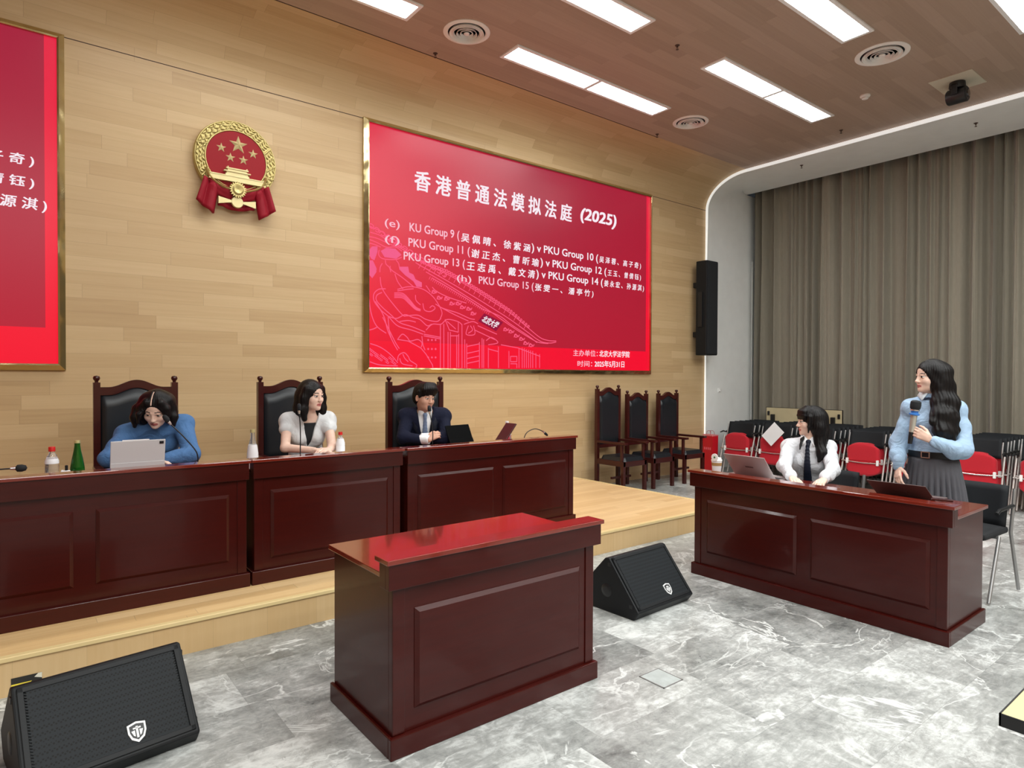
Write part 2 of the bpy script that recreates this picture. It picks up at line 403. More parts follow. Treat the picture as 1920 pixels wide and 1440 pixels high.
# curtain: one long pleated drop in front of the windows
def curtain():
    ny = 1300; P = []; y0, y1 = 6.28, YB+0.1; zz = [0.03, 0.6, 1.4, 2.4, 3.4, 4.2, 4.6, 4.95]
    rs = np.random.RandomState(4); ph = 0.0; phs = []
    for i in range(ny+1):
        ph += (0.55+0.45*math.sin(i*0.061+1.3)+0.35*math.sin(i*0.157))*0.34 + 0.24*rs.rand()
        phs.append(ph)
    for i in range(ny+1):
        y = y0+(y1-y0)*i/ny; row = []
        for z in zz:
            q = z/4.75; a = 0.062*(0.85+0.45*math.sin(i*0.053)+0.2*math.sin(i*0.21))*(1.0+0.25*(1-q))
            w = math.sin(phs[i]+0.35*math.sin(z*0.7+i*0.05)); w = math.copysign(abs(w)**0.9, w)
            row.append((10.35+a*w+0.018*math.sin(phs[i]*2.3+z*0.4), y+0.018*math.cos(phs[i]), z))
        P.append(row)
    o = MB().grid(P).obj('curtain', M['curtain'], None, 80)
    sm = o.modifiers.new('thick', 'SOLIDIFY'); sm.thickness = 0.004
    return tag(o, 'long taupe pleated floor-length curtain along the right wall', 'curtain')
M['curtain'] = mat('taupe_curtain_cloth', lin(136, 130, 116), 0.85, sheen=0.25, noise=0.06, nscale=60, nstretch=(1, 1, 0.2))
curtain()

# ------------------------------------------------------------------ ceiling fittings
def panel_lamp(x0, x1, y, split, label):
    t = thing('ceiling_panel_lamp', label, 'ceiling light', ((x0+x1)/2, y, CEIL), 0, 'ceiling panel lamps')
    w = (x1-x0)/2; hy = 0.15; f = MB(); T = 0.034; z0, z1 = -0.014, 0.03
    f.box(-w, w, -hy, -hy+T, z0, z1); f.box(-w, w, hy-T, hy, z0, z1); f.box(-w, -w+T, -hy+T, hy-T, z0, z1); f.box(w-T, w, -hy+T, hy-T, z0, z1)
    if split: f.box(-0.024, 0.024, -hy+T, hy-T, z0, z1)
    f.obj('trim_frame', M['lamp_trim'], t, None)
    cuts = [(-w+T, -0.024), (0.024, w-T)] if split else [(-w+T, w-T)]
    for a, c in cuts: MB().box(a, c, -hy+T, hy-T, -0.006, 0.012).obj('diffuser', M['lamp_glow'], t, None)
    return t
panel_lamp(3.93, 6.30, 5.09, True, 'long white ceiling panel lamp nearest the upper middle of the big red screen')
panel_lamp(0.50, 2.87, 5.09, True, 'white ceiling panel lamp left of the left-hand round vent, cut by the frame top')
panel_lamp(5.73, 8.06, 3.97, True, 'two-panel white ceiling lamp between the far round vent and the smoke detector')
panel_lamp(2.27, 4.64, 3.97, True, 'white ceiling panel lamp above the big red screen, second from left at the frame top')
panel_lamp(4.01, 6.375, 2.81, True, 'white ceiling panel lamp at the frame top beside the right-hand round vent')
panel_lamp(5.20, 7.52, 1.69, True, 'white ceiling panel lamp in the top right corner of the photo')

def vent(x, y, r, label):
    t = thing('round_air_vent', label, 'air vent', (x, y, CEIL), 0, 'round ceiling vents')
    k = r/0.2
    MB().lathe([(0.2*k, 0.0), (0.2*k, -0.006), (0.172*k, -0.016), (0.160*k, -0.010), (0.160*k, 0.01)], 40).obj('outer_ring', M['diffuser_white'], t, 40)
    MB().lathe([(0.0, -0.001), (0.16*k, -0.001), (0.16*k, 0.004), (0.0, 0.004)], 40).obj('duct', M['dark_gap'], t, None)
    for rr in (0.146, 0.116, 0.086, 0.056):
        MB().lathe([((rr-0.010)*k, -0.004), (rr*k, -0.026), ((rr+0.003)*k, -0.024), ((rr-0.006)*k, -0.002)], 40).obj('cone_ring', M['diffuser_white'], t, 40)
    MB().lathe([(0.0, -0.026), (0.022*k, -0.024), (0.026*k, -0.016), (0.0, -0.012)], 20).obj('hub', M['diffuser_white'], t, 40)
vent(3.414, 5.07, 0.222, 'round white ceiling vent above the emblem side of the wood wall')
vent(6.857, 5.07, 0.222, 'smallest-looking round ceiling vent, nearest the corner of the wood cove')
vent(6.915, 2.81, 0.245, 'round white ceiling vent nearest the black ceiling camera')

def sprinkler(x, y, z, label, up=CEIL):
    t = thing('sprinkler_head', label, 'sprinkler', (x, y, z), 0, 'sprinkler heads'); t.scale = (0.7, 0.7, 0.7)
    m = M['sprinkler']
    MB().lathe([(0.034, 0.0), (0.034, -0.004), (0.014, -0.012), (0.012, -0.03), (0.0, -0.03)], 18).obj('escutcheon', m, t, 40)
    MB().tube([(-0.012, 0, -0.028), (-0.014, 0, -0.045), (0, 0, -0.06)], 0.003, 6).tube([(0.012, 0, -0.028), (0.014, 0, -0.045), (0, 0, -0.06)], 0.003, 6).obj('frame_arms', m, t, 40)
    MB().lathe([(0.0, -0.062), (0.02, -0.062), (0.02, -0.058), (0.0, -0.058)], 14).obj('deflector', m, t, None)
M['sprinkler'] = mat('dull_bronze', lin(92, 74, 66), 0.5, 0.5)
sprinkler(3.392, 5.60, CEIL, 'sprinkler head under the ceiling seam, left of the middle lamp pair')
sprinkler(5.17, 3.985, CEIL, 'sprinkler head between the two frame-top lamps above the big screen')
sprinkler(8.625, 4.0, CEIL, 'sprinkler head on the wood ceiling nearest the white portal edge')
sprinkler(6.85, 5.60, CEIL, 'sprinkler head beside the far round vent under the cove')
sprinkler(9.42, 4.95, CEIL-0.055, 'sprinkler head on the white soffit near the rounded corner')
sprinkler(9.55, 2.77, CEIL-0.06, 'sprinkler head on the white soffit nearer the right edge of the photo')
t = thing('smoke_detector', 'small round white smoke detector between the right lamps and the camera plate', 'smoke detector', (7.781, 3.341, CEIL))
MB().lathe([(0.0, 0.0), (0.055, 0.0), (0.055, -0.014), (0.045, -0.022), (0.0, -0.022)], 24).obj('base', M['diffuser_white'], t, 40)
MB().lathe([(0.034, -0.024), (0.034, -0.040), (0.022, -0.046), (0.0, -0.046)], 20).obj('sensor_cap', M['diffuser_white'], t, 40)
t = thing('ceiling_camera', 'black video camera hanging from a pale square plate on the ceiling', 'camera', (8.215, 2.56, CEIL))
MB().box(-0.235, 0.235, -0.205, 0.205, -0.008, 0.0).obj('mounting_plate', mat('cream_plate', lin(205, 196, 176), 0.6), t, None, 0.003)
MB().lathe([(0.0, 0.0), (0.075, 0.0), (0.08, -0.05), (0.07, -0.07), (0.0, -0.07)], 24, (0, 0, -0.008)).obj('base', M['black_plastic'], t, 40)
MB().box(-0.1, -0.085, -0.03, 0.03, -0.16, -0.05).box(0.085, 0.1, -0.03, 0.03, -0.16, -0.05).box(-0.1, 0.1, -0.03, 0.03, -0.065, -0.05).obj('yoke', M['black_plastic'], t, None, 0.006)
MB().lathe([(0.0, -0.10), (0.07, -0.10), (0.082, -0.09), (0.082, 0.08), (0.07, 0.095), (0.0, 0.095)], 24, (0, 0, -0.155), 'y').obj('camera_head', M['black_plastic'], t, 40)
MB().lathe([(0.0, -0.012), (0.038, -0.012), (0.04, 0.0)], 20, (0, -0.10, -0.155), 'y').obj('lens', mat('lens_glass', lin(12, 14, 20), 0.08, coat=1), t, 40)
t = thing('wall_sensor', 'small white sensor on the white reveal under the rounded corner', 'sensor', (9.30, WY-0.075, 4.62), 0)
MB().lathe([(0.0, 0.03), (0.06, 0.03), (0.06, 0.0), (0.045, -0.035), (0.0, -0.045)], 20, (0, 0, 0), 'y').obj('dome', M['white_edge'], t, 40)
MB().tube([(0, 0.03, 0), (0, 0.10, 0.03)], 0.014, 10).obj('bracket', M['white_edge'], t, 40)
t = thing('wall_switch', 'small white knob on the pale reveal wall left of the curtain', 'switch', (9.448, WY-0.03, 1.316))
MB().box(-0.035, 0.035, -0.010, 0.0, -0.035, 0.035).obj('plate', M['white_edge'], t, None, 0.004)
MB().lathe([(0.018, 0.0), (0.02, -0.02), (0.0, -0.024)], 16, (0, -0.008, 0.0), 'y').obj('knob', M['white_edge'], t, 40)

# black column loudspeaker hung at the portal edge
t = thing('column_loudspeaker', 'tall black column loudspeaker on the wall at the white portal edge', 'loudspeaker', (8.80, 6.17, 1.89), 0.0)
MB().box(-0.15, 0.15, -0.10, 0.10, 0.0, 1.50).obj('cabinet', M['black_paint'], t, None, 0.01)
MB().box(-0.135, 0.135, -0.112, -0.10, 0.015, 1.485).obj('grille', M['black_fabric'], t, None, 0.004)
MB().box(-0.17, -0.15, -0.03, 0.05, 0.45, 1.0).box(-0.05, 0.05, 0.10, 0.225, 0.3, 0.38).box(-0.05, 0.05, 0.10, 0.225, 1.1, 1.18).obj('bracket', M['black_plastic'], t, None)

# floor outlet lid
t = thing('floor_outlet', 'small square marble lid of a floor outlet near the front lectern', 'floor outlet', (2.62, 2.095, 0.0))
MB().box(-0.07, 0.07, -0.075, 0.075, 0.0, 0.003).obj('lid', M['paleplate'] if 'paleplate' in M else mat('pale_marble_lid', lin(176, 184, 183), 0.35, noise=0.15, nscale=14), t, None)
f = MB()
for a in ((-0.076, -0.07, -0.08, 0.08), (0.07, 0.076, -0.08, 0.08), (-0.076, 0.076, -0.08, -0.075), (-0.076, 0.076, 0.075, 0.08)): f.box(*a, 0.0, 0.0035)
f.obj('lid_rim', M['grey_steel'], t, None)
# warning label on the dais riser
t = thing('hazard_label', 'black and yellow striped warning tape on the front of the dais', 'warning label', (0.055, DY-0.002, 0.05))
w, h = 0.06, 0.035
MB().box(-w, w, -0.001, 0.0005, -h, h).obj('backing', mat('black_tape', lin(40, 38, 36), 0.6), t, None)
ym = mat('yellow_tape', lin(236, 214, 70), 0.6); wm = mat('white_tape', lin(225, 222, 205), 0.6)
MB().prism([(-0.06, -0.035), (-0.02, -0.035), (0.02, 0.005), (-0.06, 0.005)], -0.0022, -0.0008).obj('stripe', ym, t, None)
MB().prism([(0.045, 0.035), (0.06, 0.035), (0.06, 0.01), (0.03, 0.02)], -0.0022, -0.0008).obj('stripe', wm, t, None)

# ================================================================== COURT DESKS
def court_desk(name, label, cat, W, panels, loc, rz, depth=0.60, group=None, over=0.03):
    """front face on local y=0 looking to -y; raised ledge at the front, lower desktop behind"""
    t = thing(name, label, cat, loc, rz, group); wd = M['mahogany']
    H, D = 0.815, 0.745
    b = MB()
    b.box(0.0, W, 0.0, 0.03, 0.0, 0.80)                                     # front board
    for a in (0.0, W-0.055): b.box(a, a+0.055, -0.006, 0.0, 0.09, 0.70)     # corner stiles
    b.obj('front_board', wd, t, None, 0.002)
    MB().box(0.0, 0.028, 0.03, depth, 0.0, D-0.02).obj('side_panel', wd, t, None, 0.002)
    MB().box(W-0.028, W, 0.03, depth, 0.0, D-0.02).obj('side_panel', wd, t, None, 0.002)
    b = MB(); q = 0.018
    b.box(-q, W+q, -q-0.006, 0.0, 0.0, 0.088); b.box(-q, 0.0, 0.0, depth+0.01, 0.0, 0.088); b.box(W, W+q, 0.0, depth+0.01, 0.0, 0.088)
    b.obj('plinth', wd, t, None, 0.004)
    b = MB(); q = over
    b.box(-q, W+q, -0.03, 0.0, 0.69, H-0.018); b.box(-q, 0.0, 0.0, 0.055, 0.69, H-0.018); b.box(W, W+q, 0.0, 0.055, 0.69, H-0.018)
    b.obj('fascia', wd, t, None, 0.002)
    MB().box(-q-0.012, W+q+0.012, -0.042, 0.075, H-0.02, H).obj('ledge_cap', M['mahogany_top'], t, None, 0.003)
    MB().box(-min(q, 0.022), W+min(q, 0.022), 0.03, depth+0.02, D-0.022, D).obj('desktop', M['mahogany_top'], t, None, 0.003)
    for x0, x1, z0, z1 in panels:                                            # raised and fielded panels
        o, e, i = 0.0, 0.022, 0.04
        f = MB()
        def ring(d, y): return [(x0+d, y, z0+d), (x1-d, y, z0+d), (x1-d, y, z1-d), (x0+d, y, z1-d)]
        R = [ring(0.0, 0.0), ring(0.0005, -0.003), ring(0.018, -0.016), ring(0.021, -0.016)]
        vs = [p for r in R for p in r]; fs = []
        for k in range(3):
            for m in range(4): fs.append((k*4+m, k*4+(m+1) % 4, (k+1)*4+(m+1) % 4, (k+1)*4+m))
        fs.append((12, 13, 14, 15)); f.add(vs, fs)
        f.obj('raised_panel', wd, t, None)
    return t
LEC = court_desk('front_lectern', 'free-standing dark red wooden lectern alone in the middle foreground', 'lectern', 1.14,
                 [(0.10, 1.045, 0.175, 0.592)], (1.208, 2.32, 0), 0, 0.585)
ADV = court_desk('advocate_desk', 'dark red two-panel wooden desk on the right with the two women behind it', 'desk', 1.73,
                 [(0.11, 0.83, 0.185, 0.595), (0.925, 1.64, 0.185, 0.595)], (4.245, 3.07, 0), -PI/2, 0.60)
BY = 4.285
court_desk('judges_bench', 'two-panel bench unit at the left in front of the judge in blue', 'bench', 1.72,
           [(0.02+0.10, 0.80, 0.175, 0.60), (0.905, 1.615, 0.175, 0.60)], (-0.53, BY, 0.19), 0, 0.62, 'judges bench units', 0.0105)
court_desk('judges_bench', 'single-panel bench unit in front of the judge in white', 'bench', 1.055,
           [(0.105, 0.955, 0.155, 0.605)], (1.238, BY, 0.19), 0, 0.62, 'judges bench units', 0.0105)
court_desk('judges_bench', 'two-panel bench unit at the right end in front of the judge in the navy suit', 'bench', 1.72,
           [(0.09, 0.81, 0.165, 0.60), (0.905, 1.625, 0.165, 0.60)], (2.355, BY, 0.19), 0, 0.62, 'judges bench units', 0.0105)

# pale table whose corner shows at lower right
t = thing('pale_table', 'pale yellow table with black edge, only its corner showing at lower right', 'table', (2.55, 0.17, 0))
MB().box(-0.70, 0.70, -0.30, 0.30, 0.735, 0.752).obj('tabletop', mat('pale_yellow_laminate', lin(214, 198, 142), 0.5), t, None)
e = MB()
for a in ((-0.704, -0.70, -0.304, 0.304), (0.70, 0.704, -0.304, 0.304), (-0.704, 0.704, -0.304, -0.30), (-0.704, 0.704, 0.30, 0.304)): e.box(*a, 0.722, 0.7525)
e.obj('edge_band', M['black_plastic'], t, None)
MB().box(-0.69, 0.69, -0.29, 0.29, 0.722, 0.735).obj('underside', M['black_plastic'], t, None)
for sx in (0.12, 0.60):
    MB().box(sx-0.02, sx+0.02, -0.04, 0.04, 0.03, 0.722).box(sx-0.025, sx+0.025, -0.26, 0.26, 0.0, 0.03).obj('leg', M['black_plastic'], t, None, 0.004)

# ================================================================== HIGH-BACKED ARMCHAIRS
def crest(W, H, n=26, dip=0.0, hump=0.055):
    """top line of the back rail: shoulders, then a hump in the middle"""
    out = []
    for i in range(n+1):
        u = -1+2*i/n; h = hump*(0.5+0.5*math.cos(PI*min(1, abs(u)/0.78)))
        out.append((u*W/2, H+h-dip))
    return out
def high_chair(W, H, seat_d=0.52, seat_z=0.45, base=None):
    """front towards -y, back at local y=0"""
    t = thing('high_back_chair', '', 'chair'); wd = M['chair_wood']; p = 0.045
    for sx in (-1, 1):
        x = sx*(W/2-p/2)
        q = MB(); q.box(x-p/2, x+p/2, -0.022, 0.028, 0.0, H); q.lathe([(0.0, H), (0.012, H), (0.013, H+0.012), (0.022, H+0.022), (0.024, H+0.034), (0.018, H+0.047), (0.0, H+0.052)], 14, (x, 0.003, 0))
        q.obj('back_post', wd, t, 40)
    top = crest(W-2*p, H-0.035); w2 = W/2-p
    poly = top + [(x, z-0.055) for x, z in reversed(top)]
    b = MB(); n = len(top)
    for i in range(n-1):
        (xa, za), (xb, zb) = top[i], top[i+1]
        b.hexa([(xa, -0.02, za-0.06), (xb, -0.02, zb-0.06), (xb, 0.02, zb-0.06), (xa, 0.02, za-0.06)], [(xa, -0.02, za), (xb, -0.02, zb), (xb, 0.02, zb), (xa, 0.02, za)])
    b.obj('crest_rail', wd, t, 40)
    MB().box(-w2, w2, -0.015, 0.02, seat_z+0.12, seat_z+0.17).obj('lower_rail', wd, t, None, 0.003)
    # padded back
    P = []; nx, nz = 22, 12; zb0 = seat_z+0.16; tl = crest(2*w2, H-0.035-0.055, nx)
    for i in range(nx+1):
        row = []; u = -1+2*i/nx
        for k in range(nz+1):
            v = k/nz; z = zb0+(tl[i][1]-zb0)*v; e = min(1-abs(u), v*2, (1-v)*2, 0.16)/0.16
            row.append((u*w2, -0.006-0.036*math.sqrt(max(0, 1-(1-e)**2)), z))
        P.append(row)
    MB().grid(P).obj('back_cushion', M['leather'], t, 50)
    MB().box(-w2, w2, 0.006, 0.016, zb0, H-0.09).obj('back_board', M['leather'], t, None)
    MB().box(-W/2+0.002, W/2-0.002, -seat_d, -0.02, seat_z-0.09, seat_z-0.02).obj('seat_frame', wd, t, None, 0.004)
    P = []
    for i in range(15):
        u = -1+2*i/14; row = []
        for k in range(15):
            v = -1+2*k/14; e = min(1-abs(u), 1-abs(v), 0.22)/0.22
            row.append((u*(W/2-0.03), -seat_d/2-0.02+v*(seat_d/2-0.025), seat_z-0.02+0.055*math.sqrt(max(0, 1-(1-e)**2))))
        P.append(row)
    MB().grid(P).obj('seat', M['leather'], t, 50)
    for sx in (-1, 1):
        x = sx*(W/2-p/2)
        MB().box(x-p/2, x+p/2, -seat_d, -seat_d+p, 0.0, seat_z-0.02).obj('leg', wd, t, None, 0.003)
        a = MB(); a.box(x-0.03, x+0.03, -seat_d-0.03, -0.02, seat_z+0.20, seat_z+0.232); a.box(x-0.018, x+0.018, -seat_d+0.03, -seat_d+0.065, seat_z-0.02, seat_z+0.20)
        a.obj('armrest', wd, t, None, 0.006)
    MB().box(-W/2+p, W/2-p, -seat_d+0.24, -seat_d+0.27, 0.16, 0.19).obj('stretcher', wd, t, None)
    return t
jc = high_chair(0.57, 1.30)
jc.location = (0.76, 5.62, 0.19); jc.scale = (0.985, 1, 1); jc['group'] = 'judges chairs'
jc['label'] = 'high-backed black leather chair behind the judge in blue'
clone(jc, (1.93, 5.60, 0.19), 0, 'high-backed black leather chair behind the judge in white', (0.99, 1, 1))
clone(jc, (3.055, 5.40, 0.19), 0, 'high-backed black leather chair behind the judge in the navy suit', (1.06, 1, 1))
wc = high_chair(0.47, 1.375, 0.50, 0.44); wc.location = (6.565, 6.2, 0); wc['group'] = 'armchairs along the wall'
wc['label'] = 'tallest empty high-backed armchair by the wall, nearest the bench'
w2 = high_chair(0.455, 1.295, 0.50, 0.44); w2.location = (7.168, 6.2, 0); w2['group'] = 'armchairs along the wall'
w2['label'] = 'middle one of the three empty armchairs along the wood wall'
clone(w2, (7.868, 6.2, 0), 0, 'empty high-backed armchair nearest the white portal wall', (1.05, 1, 1))

# ================================================================== STAGE MONITORS
def shield(cx, cz, w, h, y, n=8):
    pts = [(-w, h*0.8), (0, h), (w, h*0.8), (w*0.98, 0.0), (w*0.7, -h*0.6), (0, -h), (-w*0.7, -h*0.6), (-w*0.98, 0.0)]
    return [(cx+a, cz+b) for a, b in pts]
def wedge():
    t = thing('stage_monitor', '', 'loudspeaker'); w = 0.30; mp = M['black_paint']
    prof = [(0.0, 0.358), (-0.245, 0.055), (-0.205, 0.0), (0.20, 0.0), (0.265, 0.10), (0.035, 0.352)]
    MB().prism(prof, -w, w, 'yz').obj('cabinet', mp, t, None, 0.008)
    d = Vector((0, -0.245, -0.31)).normalized(); L = 0.395; nrm = Vector((0, -d.z, d.y)); nrm = nrm if nrm.y < 0 else -nrm
    R = Matrix(((1, 0, 0, 0), (0, nrm.y*-1, -d.y, 0), (0, nrm.z*-1, -d.z, 0), (0, 0, 0, 1)))
    # local frame: x across, y into the cabinet, z up along the sloped face; origin at face centre
    ctr = Vector((0, -0.1225, 0.21)); Mx = Matrix.Translation(ctr+nrm*0.001) @ R
    def face(b): return b.xf(Mx)
    f = MB(); hw, hl = 0.285, 0.182
    for a in ((-hw, hw, hl-0.02, hl), (-hw, hw, -hl, -hl+0.02), (-hw, -hw+0.02, -hl, hl), (hw-0.02, hw, -hl, hl)): f.box(a[0], a[1], -0.006, 0.004, a[2], a[3])
    face(f).obj('grille_frame', mp, t, None, 0.002)
    g = MB(); sw, sl = hw-0.02, hl-0.018; n = 30; poly = [(-sw, -sl)]
    for i in range(n): z = -sl+2*sl*i/n; poly += [(sw, z), (sw-0.01, z+sl/n)]
    poly += [(sw, sl), (-sw, sl)]
    for i in range(n): z = sl-2*sl*i/n; poly += [(-sw, z), (-sw+0.01, z-sl/n)]
    g.prism(poly, -0.003, 0.003); face(g).obj('grille', M['speaker_mesh'], t, None)
    bx, bz = 0.075, -0.115
    m = MB(); m.prism(shield(bx, bz, 0.033, 0.040, 0), -0.0065, -0.003); m2 = MB(); m2.prism(shield(bx, bz+0.001, 0.026, 0.031, 0), -0.0072, -0.006)
    bd = face(m).obj('badge', M['badge_white'], t, None); face(m2).obj('badge_field', M['black_plastic'], bd, None)
    q = MB()                                                   # the white device inside the shield
    q.box(bx-0.004, bx+0.004, -0.008, -0.0065, bz-0.022, bz+0.022); q.box(bx-0.014, bx+0.014, -0.008, -0.0065, bz+0.012, bz+0.018)
    q.prism([(bx-0.021, bz+0.006), (bx-0.008, bz+0.008), (bx-0.008, bz-0.016), (bx-0.014, bz-0.012)], -0.008, -0.0065)
    q.prism([(bx+0.021, bz+0.006), (bx+0.008, bz+0.008), (bx+0.008, bz-0.016), (bx+0.014, bz-0.012)], -0.008, -0.0065)
    face(q).obj('badge_mark', M['badge_white'], bd, None)
    for sx in (-1, 1):
        MB().lathe([(0.0, 0.004), (0.018, 0.004), (0.04, 0.002), (0.045, -0.002), (0.03, -0.004)], 24, (sx*(w+0.001), 0.02, 0.14), 'x').obj('pole_socket', M['black_plastic'], t, 40) if sx > 0 else \
            MB().lathe([(0.0, -0.004), (0.018, -0.004), (0.04, -0.002), (0.045, 0.002)], 24, (-w-0.001, 0.02, 0.14), 'x').obj('pole_socket', M['black_plastic'], t, 40)
        for (yy, zz) in ((-0.005, 0.315), (-0.185, 0.085)):
            MB().box(sx*w-0.004, sx*w+0.004, yy-0.012, yy+0.012, zz-0.012, zz+0.012).obj('corner_bolt', M['black_plastic'], t, None, 0.002)
    return t
def speaker_mesh():
    N = NT('perforated_grille'); tc = N.n('ShaderNodeTexCoord'); mp = N.n('ShaderNodeMapping'); mp.inputs['Rotation'].default_value = (0.2, 0.78, 0.0); N.link(tc.outputs['Object'], mp.inputs[0])
    v = N.n('ShaderNodeTexVoronoi'); v.inputs['Scale'].default_value = 95; v.inputs['Randomness'].default_value = 0.0; N.link(mp.outputs[0], v.inputs['Vector'])
    h = N.rng(v.outputs['Distance'], 0.30, 0.42, 0.0, 1.0)
    N.link(N.mix(h, lin(3, 4, 5), lin(24, 29, 33)), N.b.inputs['Base Color']); N.b.inputs['Roughness'].default_value = 0.6; N.b.inputs['Specular IOR Level'].default_value = 0.25
    return N.m
M['speaker_mesh'] = speaker_mesh(); M['badge_white'] = mat('badge_silver_white', lin(222, 224, 226), 0.35)
wg = wedge(); wg.location = (3.385, 2.913, 0); wg.rotation_euler = (0, 0, math.radians(2.6)); wg['group'] = 'stage monitors'
wg['label'] = 'black wedge loudspeaker on the floor between the lectern and the right desk'
clone(wg, (0.292, 3.105, 0), math.radians(7.4), 'black wedge loudspeaker on the floor at lower left against the dais')

# ================================================================== SCREENS
def screen_material(mirror=False):
    N = NT('red_slide_left' if mirror else 'red_slide'); tc = N.n('ShaderNodeTexCoord'); sp = N.n('ShaderNodeSeparateXYZ'); N.link(tc.outputs['Object'], sp.inputs[0])
    x, z = sp.outputs['X'], sp.outputs['Z']                       # metres from the lower left corner
    W, H = 4.604, 2.62
    inx = N.math('MULTIPLY', N.math('LESS_THAN', x, W-0.082), N.math('GREATER_THAN', z, 0.29))
    a = N.rng(x, 0.0, 2.3, 0.10, 0.92) if not mirror else N.rng(x, 0.0, 2.0, 0.2, 0.94)
    up = N.rng(z, 0.3, 2.6, 0.0, 1.0)  # pinkish lamp veil towards the top, mixed into the slide's own colours
    dark = N.mix(up, lin(176, 20, 48), lin(158, 30, 58))
    dark = N.mix(N.rng(x, 2.3, 4.5, 0.0, 0.5), dark, lin(160, 22, 44)) if not mirror else dark
    bright = N.mix(up, lin(244, 0, 44), lin(226, 26, 64))
    col = N.mix(N.math('MULTIPLY', inx, a), bright, dark)
    N.link(col, N.b.inputs['Emission Color']); N.b.inputs['Emission Strength'].default_value = 1.0
    N.b.inputs['Base Color'].default_value = (0.004, 0.004, 0.004, 1); N.b.inputs['Roughness'].default_value = 0.32; N.b.inputs['Specular IOR Level'].default_value = 0.35
    return N.m
def emis(name, c, s=1.0):
    return mat(name, (0.003, 0.003, 0.003, 1), 0.5, spec=0.0, emit=c, estr=s)
SX0, SX1, SZ0, SZ1 = 3.026, 7.630, 1.634, 4.254
def screen(name, label, x0, m):
    t = thing(name, label, 'screen', (x0, WY, SZ0)); W, H = SX1-SX0, SZ1-SZ0
    o = MB(); o.box(0, W, -0.034, -0.02, 0, H).obj('display_panel', m, t, None)
    f = MB(); T = 0.052
    def ring(d, y): return [(-d, y, -d), (W+d, y, -d), (W+d, y, H+d), (-d, y, H+d)]
    R = [ring(0, -0.02), ring(0, -0.062), ring(0.012, -0.066), ring(T, -0.03), ring(T, 0.0)]
    vs = [p for r in R for p in r]; fs = []
    for k in range(4):
        for q in range(4): fs.append((k*4+q, k*4+(q+1) % 4, (k+1)*4+(q+1) % 4, (k+1)*4+q))
    f.add(vs, fs).obj('frame', M['brass_frame'], t, None)
    return t
def brass():
    N = NT('brushed_brass'); tc = N.n('ShaderNodeTexCoord')
    N.b.inputs['Base Color'].default_value = lin(196, 180, 134); N.b.inputs['Metallic'].default_value = 1.0; N.b.inputs['Roughness'].default_value = 0.22
    nz = N.noise(tc.outputs['Object'], 3.1, 2); bp = N.n('ShaderNodeBump'); bp.inputs['Strength'].default_value = 0.5; bp.inputs['Distance'].default_value = 0.06
    N.link(nz, bp.inputs['Height']); N.link(bp.outputs[0], N.b.inputs['Normal'])
    return N.m
M['brass_frame'] = brass()
SCR = screen('slide_screen', 'large red presentation screen in a brass frame right of the emblem', SX0, screen_material())
SCL = screen('slide_screen', 'red presentation screen cut off by the left edge of the photo', 0.306-(SX1-SX0), screen_material(True))
TXT = emis('slide_white_text', lin(250, 236, 244), 1.0); TXP = emis('slide_pink_text', lin(250, 196, 212), 1.0); ART = emis('slide_pink_line', lin(252, 92, 128), 1.0)
def text_mesh(body, bold=0.0, shear=0.0):
    c = bpy.data.curves.new('lettering', 'FONT'); c.body = body; c.shear = shear; c.resolution_u = 3; c.extrude = 0.0
    o = bpy.data.objects.new('lettering', c); COL.objects.link(o)
    dg = bpy.context.evaluated_depsgraph_get(); me = bpy.data.meshes.new_from_object(o.evaluated_get(dg))
    bpy.data.objects.remove(o); bpy.data.curves.remove(c); me.materials.clear()
    if bold:                                     # heavier strokes: the same glyphs again, shifted a little
        vs = np.array([v.co[:] for v in me.vertices]); fs = [list(p.vertices) for p in me.polygons]; V = []; F = []
        for k, (dx, dy) in enumerate(((-1, -0.7), (1, -0.7), (1, 0.7), (-1, 0.7), (0, 0))):
            V += [tuple(q) for q in vs+np.array([dx*bold, dy*bold, k*1e-5])]; F += [[i+k*len(vs) for i in f] for f in fs]
        bpy.data.meshes.remove(me); me = bpy.data.meshes.new('lettering'); me.from_pydata(V, [], F)
    return me
def write(parent, name, body, x0, x1, z0, z1, m, y=-0.0375, bold=0.0, shear=0.0, skewz=0.0, label=None):
    """lettering fitted to the box x0..x1, z0..z1 of the screen's own frame"""
    me = text_mesh(body, bold, shear); n = len(me.vertices); co = np.zeros(n*3); me.vertices.foreach_get('co', co); co = co.reshape(-1, 3)
    mn, mx = co.min(0), co.max(0); u = (co[:, 0]-mn[0])/(mx[0]-mn[0]); v = (co[:, 1]-mn[1])/(mx[1]-mn[1])
    out = np.stack([x0+u*(x1-x0), np.full(n, y), z0+v*(z1-z0)+skewz*u], 1)
    me.vertices.foreach_set('co', out.ravel()); me.materials.append(m); me.update()
    o = bpy.data.objects.new(name, me); COL.objects.link(o); o.parent = parent
    if label: o['label'] = label
    return o
def wr(body, X0, X1, Z0, Z1, m=None, bold=0.012, shear=0.0, par=None, ox=SX0):
    return write(par or SCR, 'text_line', body, X0-ox, X1-ox, Z0-SZ0, Z1-SZ0, m or TXT, bold=bold, shear=shear)
wr(' '.join('香港普通法模拟法庭'), 3.582, 6.01, 3.635, 3.868, bold=0.024, shear=0.04)
wr('(2025)', 6.17, 6.89, 3.655, 3.868, bold=0.03, shear=0.15)
wr('(e)', 3.218, 3.40, 3.152, 3.262, TXP, 0.006)
wr('KU Group 9 (', 3.522, 4.19, 3.135, 3.262, TXP, 0.014)
wr(' '.join('吴佩晴、徐紫涵'), 4.21, 5.28, 3.14, 3.245, bold=0.02, shear=0.1)
wr(') v PKU Group 10 (', 5.30, 6.52, 3.13, 3.262, bold=0.016)
